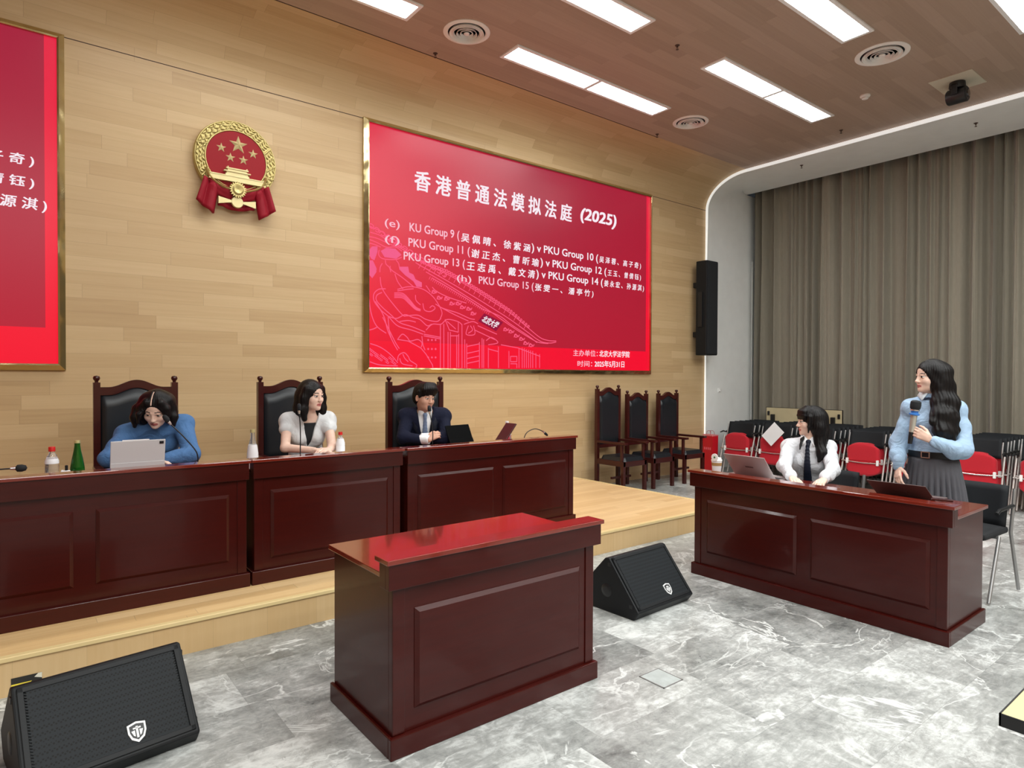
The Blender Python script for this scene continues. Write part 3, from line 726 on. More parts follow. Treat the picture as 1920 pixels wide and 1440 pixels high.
wr(' '.join('吴泽蓉、高子奇)'), 6.54, 7.428, 3.14, 3.245, bold=0.02, shear=0.1)
wr('(f)', 3.218, 3.40, 2.98, 3.082, TXP, 0.006)
wr('PKU Group 11 (', 3.509, 4.34, 2.965, 3.09, TXP, 0.014)
wr(' '.join('谢正杰、曹昕瑜'), 4.36, 5.43, 2.97, 3.075, bold=0.02, shear=0.1)
wr(') v PKU Group 12 (', 5.45, 6.69, 2.96, 3.09, bold=0.016)
wr(' '.join('王玉、曾倩钰)'), 6.71, 7.428, 2.97, 3.072, bold=0.02, shear=0.1)
wr('PKU Group 13 (', 3.449, 4.27, 2.81, 2.93, TXP, 0.014)
wr(' '.join('王志禹、戴文清'), 4.29, 5.36, 2.81, 2.918, bold=0.02, shear=0.1)
wr(') v PKU Group 14 (', 5.38, 6.62, 2.80, 2.93, bold=0.016)
wr(' '.join('姜永宏、孙源淇)'), 6.64, 7.498, 2.812, 2.918, bold=0.02, shear=0.1)
wr('(h)', 4.155, 4.36, 2.645, 2.745, TXP, 0.006)
wr('PKU Group 15 (', 4.47, 5.34, 2.635, 2.757, TXP, 0.014)
wr(' '.join('张雯一、潘亭竹)'), 5.36, 6.43, 2.642, 2.752, bold=0.02, shear=0.1)
wr('主办单位：', 6.045, 6.52, 1.824, 1.912, TXP, 0.008)
wr('北京大学法学院', 6.55, 7.19, 1.824, 1.916, bold=0.02, shear=0.1)
wr('时间：', 6.127, 6.41, 1.68, 1.762, TXP, 0.008)
wr('2025年5月31日', 6.46, 7.075, 1.676, 1.772, bold=0.02)
LX0 = 0.306-(SX1-SX0)
for body, X0, X1, Z0, Z1 in (('吴泽蓉、高子奇)', -0.80, 0.157, 3.186, 3.285), ('王玉、曾倩钰)', -0.66, 0.157, 3.013, 3.112), ('姜永宏、孙源淇)', -0.73, 0.238, 2.84, 2.95)):
    wr(' '.join(body), X0, X1, Z0, Z1, bold=0.02, shear=0.1, par=SCL, ox=LX0)

# pink line drawing of a tiled gateway and a guardian figure on the slide
ART_LINES = [
 ('s',[(3.793,2.797),(4.021,2.733),(4.318,2.621),(4.631,2.484),(4.96,2.337),(5.237,2.174),(5.452,2.051),(5.599,2.018),(5.733,2.017)]),
 ('s',[(3.723,2.772),(4.021,2.656),(4.319,2.536),(4.632,2.403),(4.961,2.256),(5.237,2.113),(5.452,2.005),(5.617,1.985),(5.733,2.003)]),
 ('s',[(3.737,2.731),(4.021,2.615),(4.319,2.486),(4.632,2.345),(4.961,2.18),(5.237,2.056),(5.416,1.99),(5.591,1.978)]),
 ('s',[(3.821,2.667),(4.021,2.588),(4.319,2.461),(4.521,2.363)]),
 ('s',[(4.521,2.363),(4.794,2.29),(4.961,2.2),(5.237,2.072),(5.398,1.983)]),
 ('p',[(3.7,2.841),(3.691,2.827),(3.673,2.825),(3.664,2.837),(3.673,2.852),(3.691,2.854),(3.7,2.841)]),
 ('f',[(3.675,2.822),(3.641,2.761)]),
 ('p',[(3.732,2.834),(3.723,2.82),(3.705,2.818),(3.697,2.83),(3.705,2.845),(3.723,2.847),(3.732,2.834)]),
 ('p',[(3.765,2.827),(3.756,2.813),(3.738,2.811),(3.729,2.823),(3.738,2.838),(3.756,2.84),(3.765,2.827)]),
 ('f',[(3.74,2.808),(3.706,2.747)]),
 ('p',[(3.797,2.82),(3.788,2.806),(3.771,2.804),(3.762,2.816),(3.771,2.83),(3.788,2.832),(3.797,2.82)]),
 ('p',[(3.83,2.813),(3.821,2.799),(3.803,2.797),(3.795,2.809),(3.803,2.823),(3.821,2.825),(3.83,2.813)]),
 ('f',[(3.805,2.793),(3.772,2.734)]),
 ('p',[(3.863,2.806),(3.854,2.792),(3.836,2.79),(3.828,2.802),(3.836,2.816),(3.854,2.818),(3.863,2.806)]),
 ('p',[(3.896,2.799),(3.887,2.785),(3.87,2.783),(3.861,2.795),(3.87,2.809),(3.887,2.811),(3.896,2.799)]),
 ('f',[(3.871,2.779),(3.838,2.721)]),
 ('p',[(3.929,2.792),(3.921,2.778),(3.903,2.776),(3.894,2.788),(3.903,2.802),(3.921,2.804),(3.929,2.792)]),
 ('p',[(3.963,2.784),(3.954,2.771),(3.937,2.769),(3.928,2.781),(3.937,2.795),(3.954,2.796),(3.963,2.784)]),
 ('f',[(3.938,2.765),(3.905,2.707)]),
 ('p',[(3.997,2.777),(3.988,2.763),(3.97,2.762),(3.962,2.774),(3.97,2.787),(3.988,2.789),(3.997,2.777)]),
 ('p',[(4.031,2.77),(4.022,2.756),(4.004,2.754),(3.996,2.766),(4.004,2.78),(4.022,2.782),(4.031,2.77)]),
 ('f',[(4.006,2.75),(3.973,2.693)]),
 ('p',[(4.065,2.758),(4.056,2.744),(4.039,2.743),(4.03,2.754),(4.039,2.768),(4.056,2.77),(4.065,2.758)]),
 ('p',[(4.099,2.745),(4.09,2.731),(4.073,2.729),(4.064,2.741),(4.073,2.755),(4.09,2.757),(4.099,2.745)]),
 ('f',[(4.074,2.725),(4.042,2.669)]),
 ('p',[(4.134,2.731),(4.125,2.718),(4.108,2.716),(4.099,2.728),(4.108,2.742),(4.125,2.743),(4.134,2.731)]),
 ('p',[(4.168,2.718),(4.16,2.705),(4.142,2.703),(4.134,2.715),(4.142,2.728),(4.16,2.73),(4.168,2.718)]),
 ('f',[(4.144,2.698),(4.112,2.643)]),
 ('p',[(4.203,2.705),(4.195,2.691),(4.177,2.69),(4.169,2.701),(4.177,2.715),(4.195,2.716),(4.203,2.705)]),
 ('p',[(4.238,2.691),(4.23,2.678),(4.213,2.676),(4.204,2.688),(4.212,2.701),(4.23,2.703),(4.238,2.691)]),
 ('f',[(4.214,2.671),(4.182,2.617)]),
 ('p',[(4.274,2.678),(4.265,2.664),(4.248,2.663),(4.239,2.674),(4.248,2.688),(4.265,2.689),(4.274,2.678)]),
 ('p',[(4.309,2.664),(4.301,2.651),(4.284,2.649),(4.275,2.661),(4.283,2.674),(4.301,2.675),(4.309,2.664)]),
 ('f',[(4.285,2.644),(4.253,2.59)]),
 ('p',[(4.345,2.65),(4.336,2.637),(4.319,2.635),(4.311,2.647),(4.319,2.66),(4.336,2.661),(4.345,2.65)]),
 ('p',[(4.381,2.634),(4.372,2.621),(4.355,2.62),(4.347,2.631),(4.355,2.644),(4.372,2.646),(4.381,2.634)]),
 ('f',[(4.356,2.614),(4.325,2.562)]),
 ('p',[(4.417,2.619),(4.409,2.606),(4.392,2.605),(4.383,2.616),(4.391,2.629),(4.409,2.63),(4.417,2.619)]),
 ('p',[(4.453,2.603),(4.445,2.591),(4.428,2.589),(4.419,2.601),(4.428,2.613),(4.445,2.615),(4.453,2.603)]),
 ('f',[(4.429,2.584),(4.398,2.532)]),
 ('p',[(4.49,2.588),(4.482,2.575),(4.465,2.574),(4.456,2.585),(4.465,2.598),(4.481,2.599),(4.49,2.588)]),
 ('p',[(4.527,2.572),(4.518,2.56),(4.501,2.558),(4.493,2.569),(4.501,2.582),(4.518,2.583),(4.527,2.572)]),
 ('f',[(4.502,2.552),(4.472,2.501)]),
 ('p',[(4.564,2.556),(4.555,2.544),(4.539,2.542),(4.53,2.554),(4.538,2.566),(4.555,2.568),(4.564,2.556)]),
 ('p',[(4.601,2.541),(4.593,2.528),(4.576,2.527),(4.567,2.538),(4.576,2.55),(4.593,2.552),(4.601,2.541)]),
 ('f',[(4.576,2.52),(4.547,2.47)]),
 ('p',[(4.639,2.525),(4.63,2.512),(4.613,2.511),(4.605,2.522),(4.613,2.534),(4.63,2.536),(4.639,2.525)]),
 ('p',[(4.676,2.508),(4.668,2.495),(4.651,2.494),(4.643,2.505),(4.651,2.517),(4.668,2.519),(4.676,2.508)]),
 ('f',[(4.652,2.488),(4.622,2.438)]),
 ('p',[(4.714,2.49),(4.706,2.478),(4.689,2.477),(4.681,2.488),(4.689,2.5),(4.706,2.501),(4.714,2.49)]),
 ('p',[(4.752,2.473),(4.744,2.461),(4.727,2.459),(4.719,2.47),(4.727,2.482),(4.744,2.484),(4.752,2.473)]),
 ('f',[(4.728,2.453),(4.699,2.404)]),
 ('p',[(4.791,2.455),(4.782,2.443),(4.766,2.442),(4.758,2.453),(4.766,2.465),(4.782,2.466),(4.791,2.455)]),
 ('p',[(4.829,2.437),(4.821,2.425),(4.804,2.424),(4.796,2.435),(4.804,2.447),(4.821,2.448),(4.829,2.437)]),
 ('f',[(4.805,2.417),(4.776,2.37)]),
 ('p',[(4.868,2.42),(4.86,2.408),(4.843,2.407),(4.835,2.417),(4.843,2.429),(4.86,2.43),(4.868,2.42)]),
 ('p',[(4.907,2.402),(4.899,2.39),(4.883,2.389),(4.874,2.399),(4.882,2.411),(4.899,2.412),(4.907,2.402)]),
 ('f',[(4.882,2.382),(4.854,2.335)]),
 ('p',[(4.946,2.384),(4.938,2.372),(4.922,2.371),(4.914,2.381),(4.922,2.393),(4.938,2.394),(4.946,2.384)]),
 ('p',[(4.986,2.364),(4.978,2.352),(4.962,2.351),(4.953,2.362),(4.961,2.374),(4.978,2.375),(4.986,2.364)]),
 ('f',[(4.961,2.344),(4.934,2.298)]),
 ('p',[(5.026,2.34),(5.018,2.328),(5.001,2.327),(4.993,2.337),(5.001,2.349),(5.018,2.35),(5.026,2.34)]),
 ('p',[(5.066,2.315),(5.058,2.303),(5.042,2.302),(5.034,2.313),(5.042,2.324),(5.058,2.325),(5.066,2.315)]),
 ('f',[(5.041,2.295),(5.014,2.25)]),
 ('p',[(5.106,2.29),(5.098,2.279),(5.082,2.278),(5.074,2.288),(5.082,2.299),(5.098,2.3),(5.106,2.29)]),
 ('p',[(5.147,2.265),(5.139,2.254),(5.123,2.253),(5.115,2.263),(5.123,2.274),(5.139,2.275),(5.147,2.265)]),
 ('f',[(5.122,2.245),(5.095,2.201)]),
 ('p',[(5.188,2.24),(5.18,2.229),(5.164,2.228),(5.156,2.238),(5.164,2.249),(5.179,2.25),(5.188,2.24)]),
 ('p',[(5.229,2.215),(5.221,2.204),(5.205,2.203),(5.197,2.213),(5.205,2.224),(5.221,2.225),(5.229,2.215)]),
 ('f',[(5.204,2.194),(5.178,2.152)]),
 ('p',[(5.27,2.189),(5.262,2.178),(5.246,2.177),(5.238,2.188),(5.246,2.199),(5.262,2.199),(5.27,2.189)]),
 ('f',[(3.793,2.683),(3.776,2.65)]),
 ('f',[(3.817,2.673),(3.8,2.64)]),
 ('f',[(3.841,2.663),(3.824,2.63)]),
 ('f',[(3.865,2.653),(3.848,2.62)]),
 ('f',[(3.889,2.643),(3.872,2.61)]),
 ('f',[(3.913,2.633),(3.896,2.6)]),
 ('f',[(3.937,2.623),(3.92,2.59)]),
 ('f',[(3.961,2.613),(3.944,2.58)]),
 ('f',[(3.986,2.603),(3.969,2.57)]),
 ('f',[(4.011,2.593),(3.993,2.56)]),
 ('f',[(4.035,2.583),(4.018,2.55)]),
 ('f',[(4.06,2.573),(4.043,2.539)]),
 ('f',[(4.085,2.563),(4.067,2.529)]),
 ('f',[(4.11,2.553),(4.092,2.519)]),
 ('f',[(4.135,2.542),(4.117,2.509)]),
 ('f',[(4.16,2.532),(4.142,2.498)]),
 ('f',[(4.185,2.522),(4.168,2.488)]),
 ('f',[(4.211,2.511),(4.193,2.477)]),
 ('f',[(4.236,2.501),(4.218,2.467)]),
 ('f',[(4.262,2.49),(4.244,2.456)]),
 ('f',[(4.287,2.48),(4.269,2.445)]),
 ('f',[(4.313,2.469),(4.295,2.435)]),
 ('f',[(4.339,2.458),(4.321,2.424)]),
 ('f',[(4.365,2.448),(4.347,2.413)]),
 ('f',[(4.391,2.437),(4.373,2.403)]),
 ('f',[(4.418,2.426),(4.399,2.392)]),
 ('f',[(4.444,2.415),(4.426,2.381)]),
 ('f',[(4.47,2.404),(4.452,2.37)]),
 ('f',[(4.497,2.394),(4.478,2.359)]),
 ('f',[(4.524,2.383),(4.505,2.348)]),
 ('f',[(4.551,2.372),(4.532,2.337)]),
 ('f',[(4.578,2.36),(4.559,2.326)]),
 ('f',[(4.605,2.349),(4.586,2.315)]),
 ('f',[(4.632,2.338),(4.613,2.303)]),
 ('s',[(3.821,2.564),(3.878,2.521),(4.021,2.471),(4.168,2.439),(4.289,2.417)]),
 ('s',[(3.864,2.374),(3.964,2.332),(4.169,2.29),(4.335,2.237),(4.412,2.229)]),
 ('s',[(3.907,2.352),(4.11,2.273),(4.32,2.204)]),
 ('s',[(3.864,2.519),(3.855,2.503),(3.84,2.495),(3.825,2.499),(3.817,2.509),(3.819,2.521),(3.828,2.529),(3.838,2.529),(3.844,2.524),(3.844,2.518),(3.84,2.514)]),
 ('s',[(3.81,2.493),(3.835,2.527),(3.867,2.503),(3.883,2.526)]),
 ('s',[(3.935,2.458),(3.927,2.442),(3.911,2.434),(3.895,2.437),(3.888,2.448),(3.89,2.46),(3.899,2.468),(3.909,2.468),(3.915,2.463),(3.915,2.457),(3.911,2.452)]),
 ('s',[(3.881,2.432),(3.906,2.466),(3.938,2.441),(3.955,2.465)]),
 ('s',[(4.036,2.454),(4.027,2.437),(4.011,2.429),(3.996,2.433),(3.988,2.444),(3.99,2.456),(3.999,2.464),(4.009,2.464),(4.015,2.459),(4.016,2.452),(4.012,2.448)]),
 ('s',[(3.981,2.427),(4.007,2.461),(4.039,2.437),(4.056,2.46)]),
 ('s',[(4.109,2.404),(4.101,2.387),(4.084,2.379),(4.069,2.383),(4.061,2.394),(4.063,2.406),(4.072,2.414),(4.082,2.414),(4.089,2.409),(4.089,2.402),(4.085,2.398)]),
 ('s',[(4.054,2.377),(4.08,2.411),(4.112,2.387),(4.13,2.41)]),
 ('s',[(4.198,2.41),(4.19,2.393),(4.173,2.385),(4.157,2.389),(4.149,2.4),(4.151,2.413),(4.161,2.42),(4.171,2.42),(4.177,2.415),(4.177,2.408),(4.173,2.404)]),
 ('s',[(4.142,2.384),(4.168,2.418),(4.201,2.393),(4.219,2.417)]),
 ('s',[(4.258,2.371),(4.25,2.354),(4.233,2.346),(4.217,2.349),(4.209,2.361),(4.211,2.373),(4.221,2.381),(4.231,2.381),(4.237,2.376),(4.237,2.369),(4.233,2.365)]),
 ('s',[(4.201,2.344),(4.228,2.379),(4.262,2.353),(4.28,2.377)]),
 ('s',[(4.35,2.358),(4.341,2.341),(4.324,2.333),(4.307,2.337),(4.299,2.348),(4.302,2.361),(4.311,2.368),(4.322,2.368),(4.328,2.363),(4.328,2.356),(4.324,2.352)]),
 ('s',[(4.292,2.331),(4.319,2.366),(4.353,2.34),(4.371,2.364)]),
 ('s',[(4.412,2.305),(4.402,2.288),(4.385,2.28),(4.369,2.284),(4.361,2.295),(4.363,2.308),(4.373,2.315),(4.383,2.316),(4.39,2.31),(4.39,2.303),(4.386,2.299)]),
 ('s',[(4.353,2.278),(4.381,2.313),(4.415,2.287),(4.433,2.311)]),
 ('s',[(4.911,2.138),(4.901,2.12),(4.882,2.112),(4.865,2.117),(4.856,2.129),(4.858,2.142),(4.869,2.149),(4.88,2.15),(4.887,2.144),(4.888,2.137),(4.883,2.132)]),
 ('s',[(4.848,2.111),(4.877,2.147),(4.914,2.12),(4.934,2.144)]),
 ('s',[(4.995,2.115),(4.985,2.098),(4.966,2.09),(4.948,2.094),(4.94,2.106),(4.942,2.119),(4.953,2.127),(4.964,2.127),(4.971,2.121),(4.972,2.114),(4.967,2.11)]),
 ('s',[(4.931,2.089),(4.961,2.124),(4.999,2.097),(5.019,2.122)]),
 ('s',[(5.081,2.066),(5.071,2.048),(5.051,2.04),(5.033,2.044),(5.024,2.057),(5.027,2.07),(5.037,2.078),(5.049,2.078),(5.056,2.072),(5.057,2.065),(5.052,2.06)]),
 ('s',[(5.016,2.039),(5.046,2.075),(5.084,2.047),(5.105,2.072)]),
 ('s',[(5.167,2.029),(5.157,2.011),(5.138,2.003),(5.119,2.007),(5.11,2.02),(5.113,2.033),(5.124,2.041),(5.135,2.041),(5.143,2.035),(5.143,2.028),(5.138,2.023)]),
 ('s',[(5.102,2.002),(5.133,2.038),(5.171,2.01),(5.192,2.035)]),
 ('s',[(5.238,1.977),(5.227,1.959),(5.208,1.951),(5.189,1.956),(5.18,1.968),(5.182,1.982),(5.193,1.99),(5.205,1.99),(5.213,1.984),(5.213,1.976),(5.208,1.972)]),
 ('s',[(5.171,1.951),(5.202,1.987),(5.241,1.958),(5.262,1.984)]),
 ('s',[(5.326,1.953),(5.316,1.935),(5.296,1.927),(5.277,1.932),(5.268,1.944),(5.27,1.958),(5.281,1.966),(5.294,1.965),(5.301,1.959),(5.301,1.952),(5.297,1.948)]),
 ('s',[(5.259,1.926),(5.291,1.963),(5.33,1.934),(5.351,1.959)]),
 ('p',[(3.929,2.146),(3.93,1.64)]),
 ('p',[(3.976,2.148),(3.977,1.641)]),
 ('p',[(4.034,2.059),(4.035,1.641)]),
 ('p',[(4.066,2.06),(4.067,1.642)]),
 ('p',[(4.155,2.027),(4.156,1.643)]),
 ('p',[(4.182,2.041),(4.183,1.643)]),
 ('p',[(4.229,2.162),(4.231,1.644)]),
 ('p',[(4.269,1.981),(4.27,1.644)]),
 ('p',[(4.298,1.932),(4.299,1.644)]),
 ('p',[(4.483,1.957),(4.484,1.646)]),
 ('p',[(4.522,2.004),(4.523,1.647)]),
 ('p',[(4.546,1.992),(4.547,1.647)]),
 ('p',[(4.617,1.891),(4.618,1.648)]),
 ('p',[(4.771,1.909),(4.772,1.649)]),
 ('p',[(4.937,1.861),(4.938,1.651)]),
 ('p',[(5.099,1.892),(5.1,1.653)]),
 ('p',[(5.151,1.907),(5.152,1.653)]),
 ('p',[(5.185,1.901),(5.187,1.654)]),
 ('p',[(5.22,1.889),(5.222,1.654)]),
 ('p',[(5.256,1.883),(5.257,1.654)]),
 ('p',[(5.291,1.877),(5.292,1.655)]),
 ('p',[(5.327,1.871),(5.328,1.655)]),
 ('p',[(5.38,1.845),(5.381,1.656)]),
 ('p',[(5.444,1.833),(5.445,1.656)]),
 ('p',[(4.298,1.898),(4.483,1.937)]),
 ('p',[(4.298,1.816),(4.483,1.854)]),
 ('p',[(4.298,1.753),(4.483,1.79)]),
 ('p',[(4.299,1.696),(4.484,1.732)]),
 ('p',[(4.299,1.633),(4.484,1.668)]),
 ('p',[(3.711,2.02),(3.936,1.993)]),
 ('p',[(3.711,2.002),(3.936,1.975)]),
 ('p',[(4.074,2.017),(4.177,2.022)]),
 ('p',[(4.618,1.878),(4.771,1.85)]),
 ('p',[(4.812,1.936),(5.081,1.905),(5.453,1.805)]),
 ('p',[(4.963,1.795),(5.065,1.797),(5.065,1.73),(4.963,1.728),(4.963,1.795)]),
 ('p',[(4.963,1.702),(5.065,1.703),(5.065,1.652)]),
 ('s',[(3.739,2.07),(3.822,2.14),(3.936,2.146),(4.022,2.206),(4.169,2.19),(4.229,2.155)]),
 ('p',[(3.993,2.205),(4.052,2.084),(4.177,2.065),(4.177,2.19)]),
 ('p',[(4.022,2.182),(4.14,2.101)]),
 ('s',[(4.259,2.163),(4.381,2.201),(4.459,2.18)]),
 ('s',[(4.32,2.148),(4.29,2.045),(4.412,2.05),(4.397,2.151)]),
 ('s',[(4.35,2.149),(4.381,2.1),(4.32,2.059)]),
 ('p',[(4.459,2.155),(4.746,2.065)]),
 ('p',[(4.412,2.101),(4.714,1.998)]),
 ('s',[(4.585,1.98),(4.665,2.022),(4.763,1.961),(4.617,1.93)]),
 ('p',[(3.775,1.957),(3.767,1.949),(3.758,1.956),(3.767,1.964),(3.775,1.957)]),
 ('p',[(3.775,1.854),(3.767,1.846),(3.759,1.854),(3.767,1.861),(3.775,1.854)]),
 ('p',[(3.776,1.757),(3.767,1.75),(3.759,1.757),(3.767,1.764),(3.776,1.757)]),
 ('p',[(3.824,1.959),(3.816,1.951),(3.807,1.958),(3.816,1.965),(3.824,1.959)]),
 ('p',[(3.824,1.855),(3.816,1.848),(3.807,1.855),(3.816,1.862),(3.824,1.855)]),
 ('p',[(3.825,1.758),(3.816,1.751),(3.808,1.758),(3.816,1.765),(3.825,1.758)]),
 ('p',[(3.873,1.96),(3.865,1.953),(3.857,1.96),(3.865,1.967),(3.873,1.96)]),
 ('p',[(3.874,1.857),(3.865,1.849),(3.857,1.856),(3.865,1.864),(3.874,1.857)]),
 ('p',[(3.874,1.759),(3.865,1.752),(3.857,1.759),(3.865,1.766),(3.874,1.759)]),
 ('s',[(3.165,2.615),(3.177,2.525),(3.228,2.437),(3.337,2.318),(3.441,2.22),(3.494,2.217),(3.629,2.232),(3.738,2.19),(3.879,2.174),(3.936,2.214)]),
 ('s',[(3.375,2.502),(3.52,2.544),(3.683,2.534),(3.793,2.483),(3.878,2.405),(3.95,2.288),(3.928,2.213)]),
 ('s',[(3.375,2.484),(3.494,2.512),(3.574,2.525)]),
 ('s',[(3.601,2.456),(3.608,2.397),(3.662,2.353)]),
 ('s',[(3.697,2.368),(3.717,2.297),(3.794,2.284),(3.857,2.325),(3.822,2.352),(3.787,2.326)]),
 ('s',[(3.337,2.458),(3.441,2.461),(3.521,2.402),(3.601,2.325),(3.663,2.299)]),
 ('s',[(3.337,2.442),(3.441,2.444),(3.521,2.386),(3.601,2.315),(3.663,2.294)]),
 ('s',[(3.337,2.425),(3.441,2.428),(3.521,2.369),(3.601,2.305),(3.663,2.289)]),
 ('s',[(3.337,2.409),(3.441,2.411),(3.521,2.353),(3.601,2.295),(3.663,2.284)]),
 ('s',[(3.228,2.495),(3.146,2.482),(3.09,2.426),(3.096,2.347),(3.171,2.261),(3.26,2.198),(3.376,2.099),(3.548,2.061),(3.697,2.02)]),
 ('s',[(3.184,2.451),(3.127,2.418),(3.121,2.36),(3.196,2.286),(3.285,2.222),(3.402,2.136),(3.561,2.097),(3.725,2.045)]),
 ('s',[(3.109,2.348),(3.209,2.194),(3.254,2.047),(3.324,1.911),(3.376,1.831)]),
 ('s',[(3.196,2.182),(3.286,2.025),(3.35,1.912),(3.396,1.849)]),
 ('s',[(3.26,2.186),(3.273,2.048),(3.299,1.956)]),
 ('s',[(3.01,2.532),(3.029,2.399),(3.059,2.219),(3.121,2.086),(3.235,2.012)]),
 ('s',[(3.01,2.03),(3.084,2.05),(3.134,2.076)]),
 ('s',[(3.376,1.948),(3.435,2.009),(3.495,1.976),(3.535,1.936),(3.629,1.957),(3.684,1.923),(3.677,1.875)]),
 ('p',[(3.376,1.948),(3.508,1.935),(3.67,1.863),(3.739,1.793),(3.823,1.673),(3.83,1.639)]),
 ('s',[(3.26,2.198),(3.363,2.18),(3.468,2.228),(3.561,2.204),(3.656,2.185),(3.752,2.119),(3.808,2.14)]),
 ('s',[(3.684,1.995),(3.698,1.9),(3.725,1.841)]),
 ('s',[(3.402,2.148),(3.508,2.165),(3.602,2.153)]),
 ('s',[(3.285,2.748),(3.298,2.709),(3.427,2.641),(3.574,2.549)]),
 ('s',[(3.343,2.667),(3.375,2.589),(3.441,2.513)]),
 ('s',[(3.738,2.575),(3.793,2.508)]),
 ('s',[(3.011,1.9),(3.159,1.859),(3.286,1.782),(3.377,1.691)]),
 ('s',[(3.011,1.708),(3.159,1.664),(3.377,1.656)]),
 ('s',[(3.377,1.714),(3.39,1.773),(3.455,1.804),(3.508,1.764),(3.535,1.717),(3.616,1.67),(3.603,1.637)]),
 ('s',[(3.442,1.786),(3.468,1.739),(3.508,1.704)]),
 ('s',[(3.403,1.738),(3.436,1.68),(3.562,1.658)]),
 ('f',[(3.035,1.844),(3.052,1.836),(3.042,1.822),(3.025,1.83)]),
 ('f',[(3.101,1.778),(3.118,1.77),(3.108,1.756),(3.091,1.765)]),
 ('f',[(3.167,1.781),(3.184,1.772),(3.174,1.758),(3.157,1.767)]),
 ('f',[(3.234,1.714),(3.252,1.705),(3.241,1.691),(3.224,1.7)]),
 ('f',[(3.301,1.716),(3.32,1.707),(3.309,1.693),(3.291,1.702)]),
 ('f',[(3.054,1.832),(3.071,1.823),(3.061,1.809),(3.044,1.818)]),
 ('f',[(3.119,1.766),(3.137,1.757),(3.127,1.743),(3.109,1.752)]),
 ('f',[(3.186,1.768),(3.203,1.76),(3.193,1.746),(3.176,1.754)]),
 ('f',[(3.253,1.701),(3.271,1.692),(3.261,1.678),(3.243,1.687)]),
 ('f',[(3.321,1.703),(3.339,1.694),(3.329,1.68),(3.311,1.689)]),
 ('f',[(3.072,1.82),(3.089,1.811),(3.079,1.797),(3.062,1.806)]),
 ('f',[(3.138,1.753),(3.155,1.745),(3.145,1.731),(3.128,1.74)]),
 ('f',[(3.205,1.756),(3.222,1.747),(3.212,1.733),(3.194,1.742)]),
 ('f',[(3.272,1.758),(3.29,1.749),(3.28,1.735),(3.262,1.744)]),
 ('f',[(3.34,1.69),(3.358,1.681),(3.348,1.667),(3.33,1.676)]),
 ('f',[(3.091,1.807),(3.108,1.798),(3.098,1.785),(3.081,1.793)]),
 ('f',[(3.157,1.741),(3.174,1.732),(3.164,1.718),(3.147,1.727)]),
 ('f',[(3.224,1.743),(3.241,1.734),(3.231,1.72),(3.213,1.729)]),
 ('f',[(3.291,1.745),(3.309,1.736),(3.299,1.722),(3.281,1.731)]),
 ('f',[(3.044,1.792),(3.061,1.784),(3.051,1.77),(3.034,1.778)]),
 ('f',[(3.109,1.795),(3.127,1.786),(3.117,1.772),(3.099,1.781)]),
 ('f',[(3.176,1.728),(3.193,1.719),(3.183,1.706),(3.165,1.714)]),
 ('f',[(3.243,1.73),(3.26,1.722),(3.25,1.708),(3.232,1.716)]),
 ('f',[(3.31,1.733),(3.329,1.724),(3.318,1.71),(3.3,1.719)]),
 ('f',[(3.062,1.78),(3.079,1.771),(3.07,1.757),(3.052,1.766)]),
 ('f',[(3.128,1.782),(3.145,1.774),(3.135,1.76),(3.118,1.768)]),
 ('f',[(3.01,2.544),(3.037,2.56)]),
 ('f',[(3.01,2.519),(3.037,2.535)]),
 ('f',[(3.01,2.494),(3.037,2.51)]),
 ('f',[(3.01,2.469),(3.037,2.485)]),
 ('f',[(3.01,2.444),(3.037,2.46)]),
 ('f',[(3.01,2.42),(3.037,2.435)]),
 ('f',[(3.01,2.395),(3.037,2.41)]),
 ('f',[(3.01,2.37),(3.037,2.386)]),
 ('f',[(3.01,2.345),(3.037,2.361)]),
 ('f',[(3.01,2.32),(3.037,2.336)]),
 ('f',[(3.01,2.295),(3.037,2.311)]),
 ('f',[(3.01,2.271),(3.037,2.286)]),
 ('f',[(3.01,2.246),(3.037,2.261)]),
 ('f',[(3.01,2.221),(3.037,2.236)]),
 ('f',[(3.01,2.196),(3.037,2.211)]),
 ('s',[(3.01,3.162),(3.096,3.133),(3.197,3.106),(3.235,3.069)]),
 ('s',[(3.015,3.088),(3.142,3.073),(3.235,3.035),(3.348,3.007),(3.483,2.956)]),
 ('s',[(3.01,3.038),(3.133,3.03),(3.272,2.989),(3.406,2.963),(3.562,2.887),(3.682,2.848)]),
 ('s',[(3.01,3.013),(3.124,2.986),(3.235,2.95),(3.348,2.964),(3.425,2.931)]),
 ('s',[(3.01,2.972),(3.106,2.959),(3.17,2.942)]),
 ('s',[(3.019,3.151),(3.051,3.177),(3.087,3.157),(3.069,3.129),(3.042,3.142)]),
 ('s',[(3.084,3.121),(3.116,3.146),(3.153,3.126),(3.135,3.099),(3.107,3.111)]),
 ('s',[(3.15,3.09),(3.183,3.115),(3.22,3.095),(3.201,3.067),(3.173,3.08)]),
 ('s',[(3.217,3.059),(3.25,3.084),(3.287,3.064),(3.269,3.036),(3.24,3.049)]),
 ('s',[(3.285,3.027),(3.318,3.053),(3.356,3.032),(3.337,3.004),(3.308,3.017)]),
 ('s',[(3.353,2.995),(3.386,3.021),(3.425,3),(3.406,2.972),(3.377,2.985)]),
 ('s',[(3.422,2.963),(3.456,2.988),(3.495,2.967),(3.475,2.939),(3.446,2.953)]),
 ('s',[(3.492,2.93),(3.526,2.956),(3.566,2.934),(3.546,2.906),(3.517,2.92)]),
 ('s',[(3.563,2.897),(3.598,2.923),(3.638,2.901),(3.618,2.872),(3.588,2.886)]),
 ('s',[(3.635,2.863),(3.67,2.889),(3.71,2.867),(3.69,2.839),(3.66,2.853)]),
 ('s',[(3.707,2.829),(3.743,2.855),(3.784,2.833),(3.763,2.804),(3.733,2.819)]),
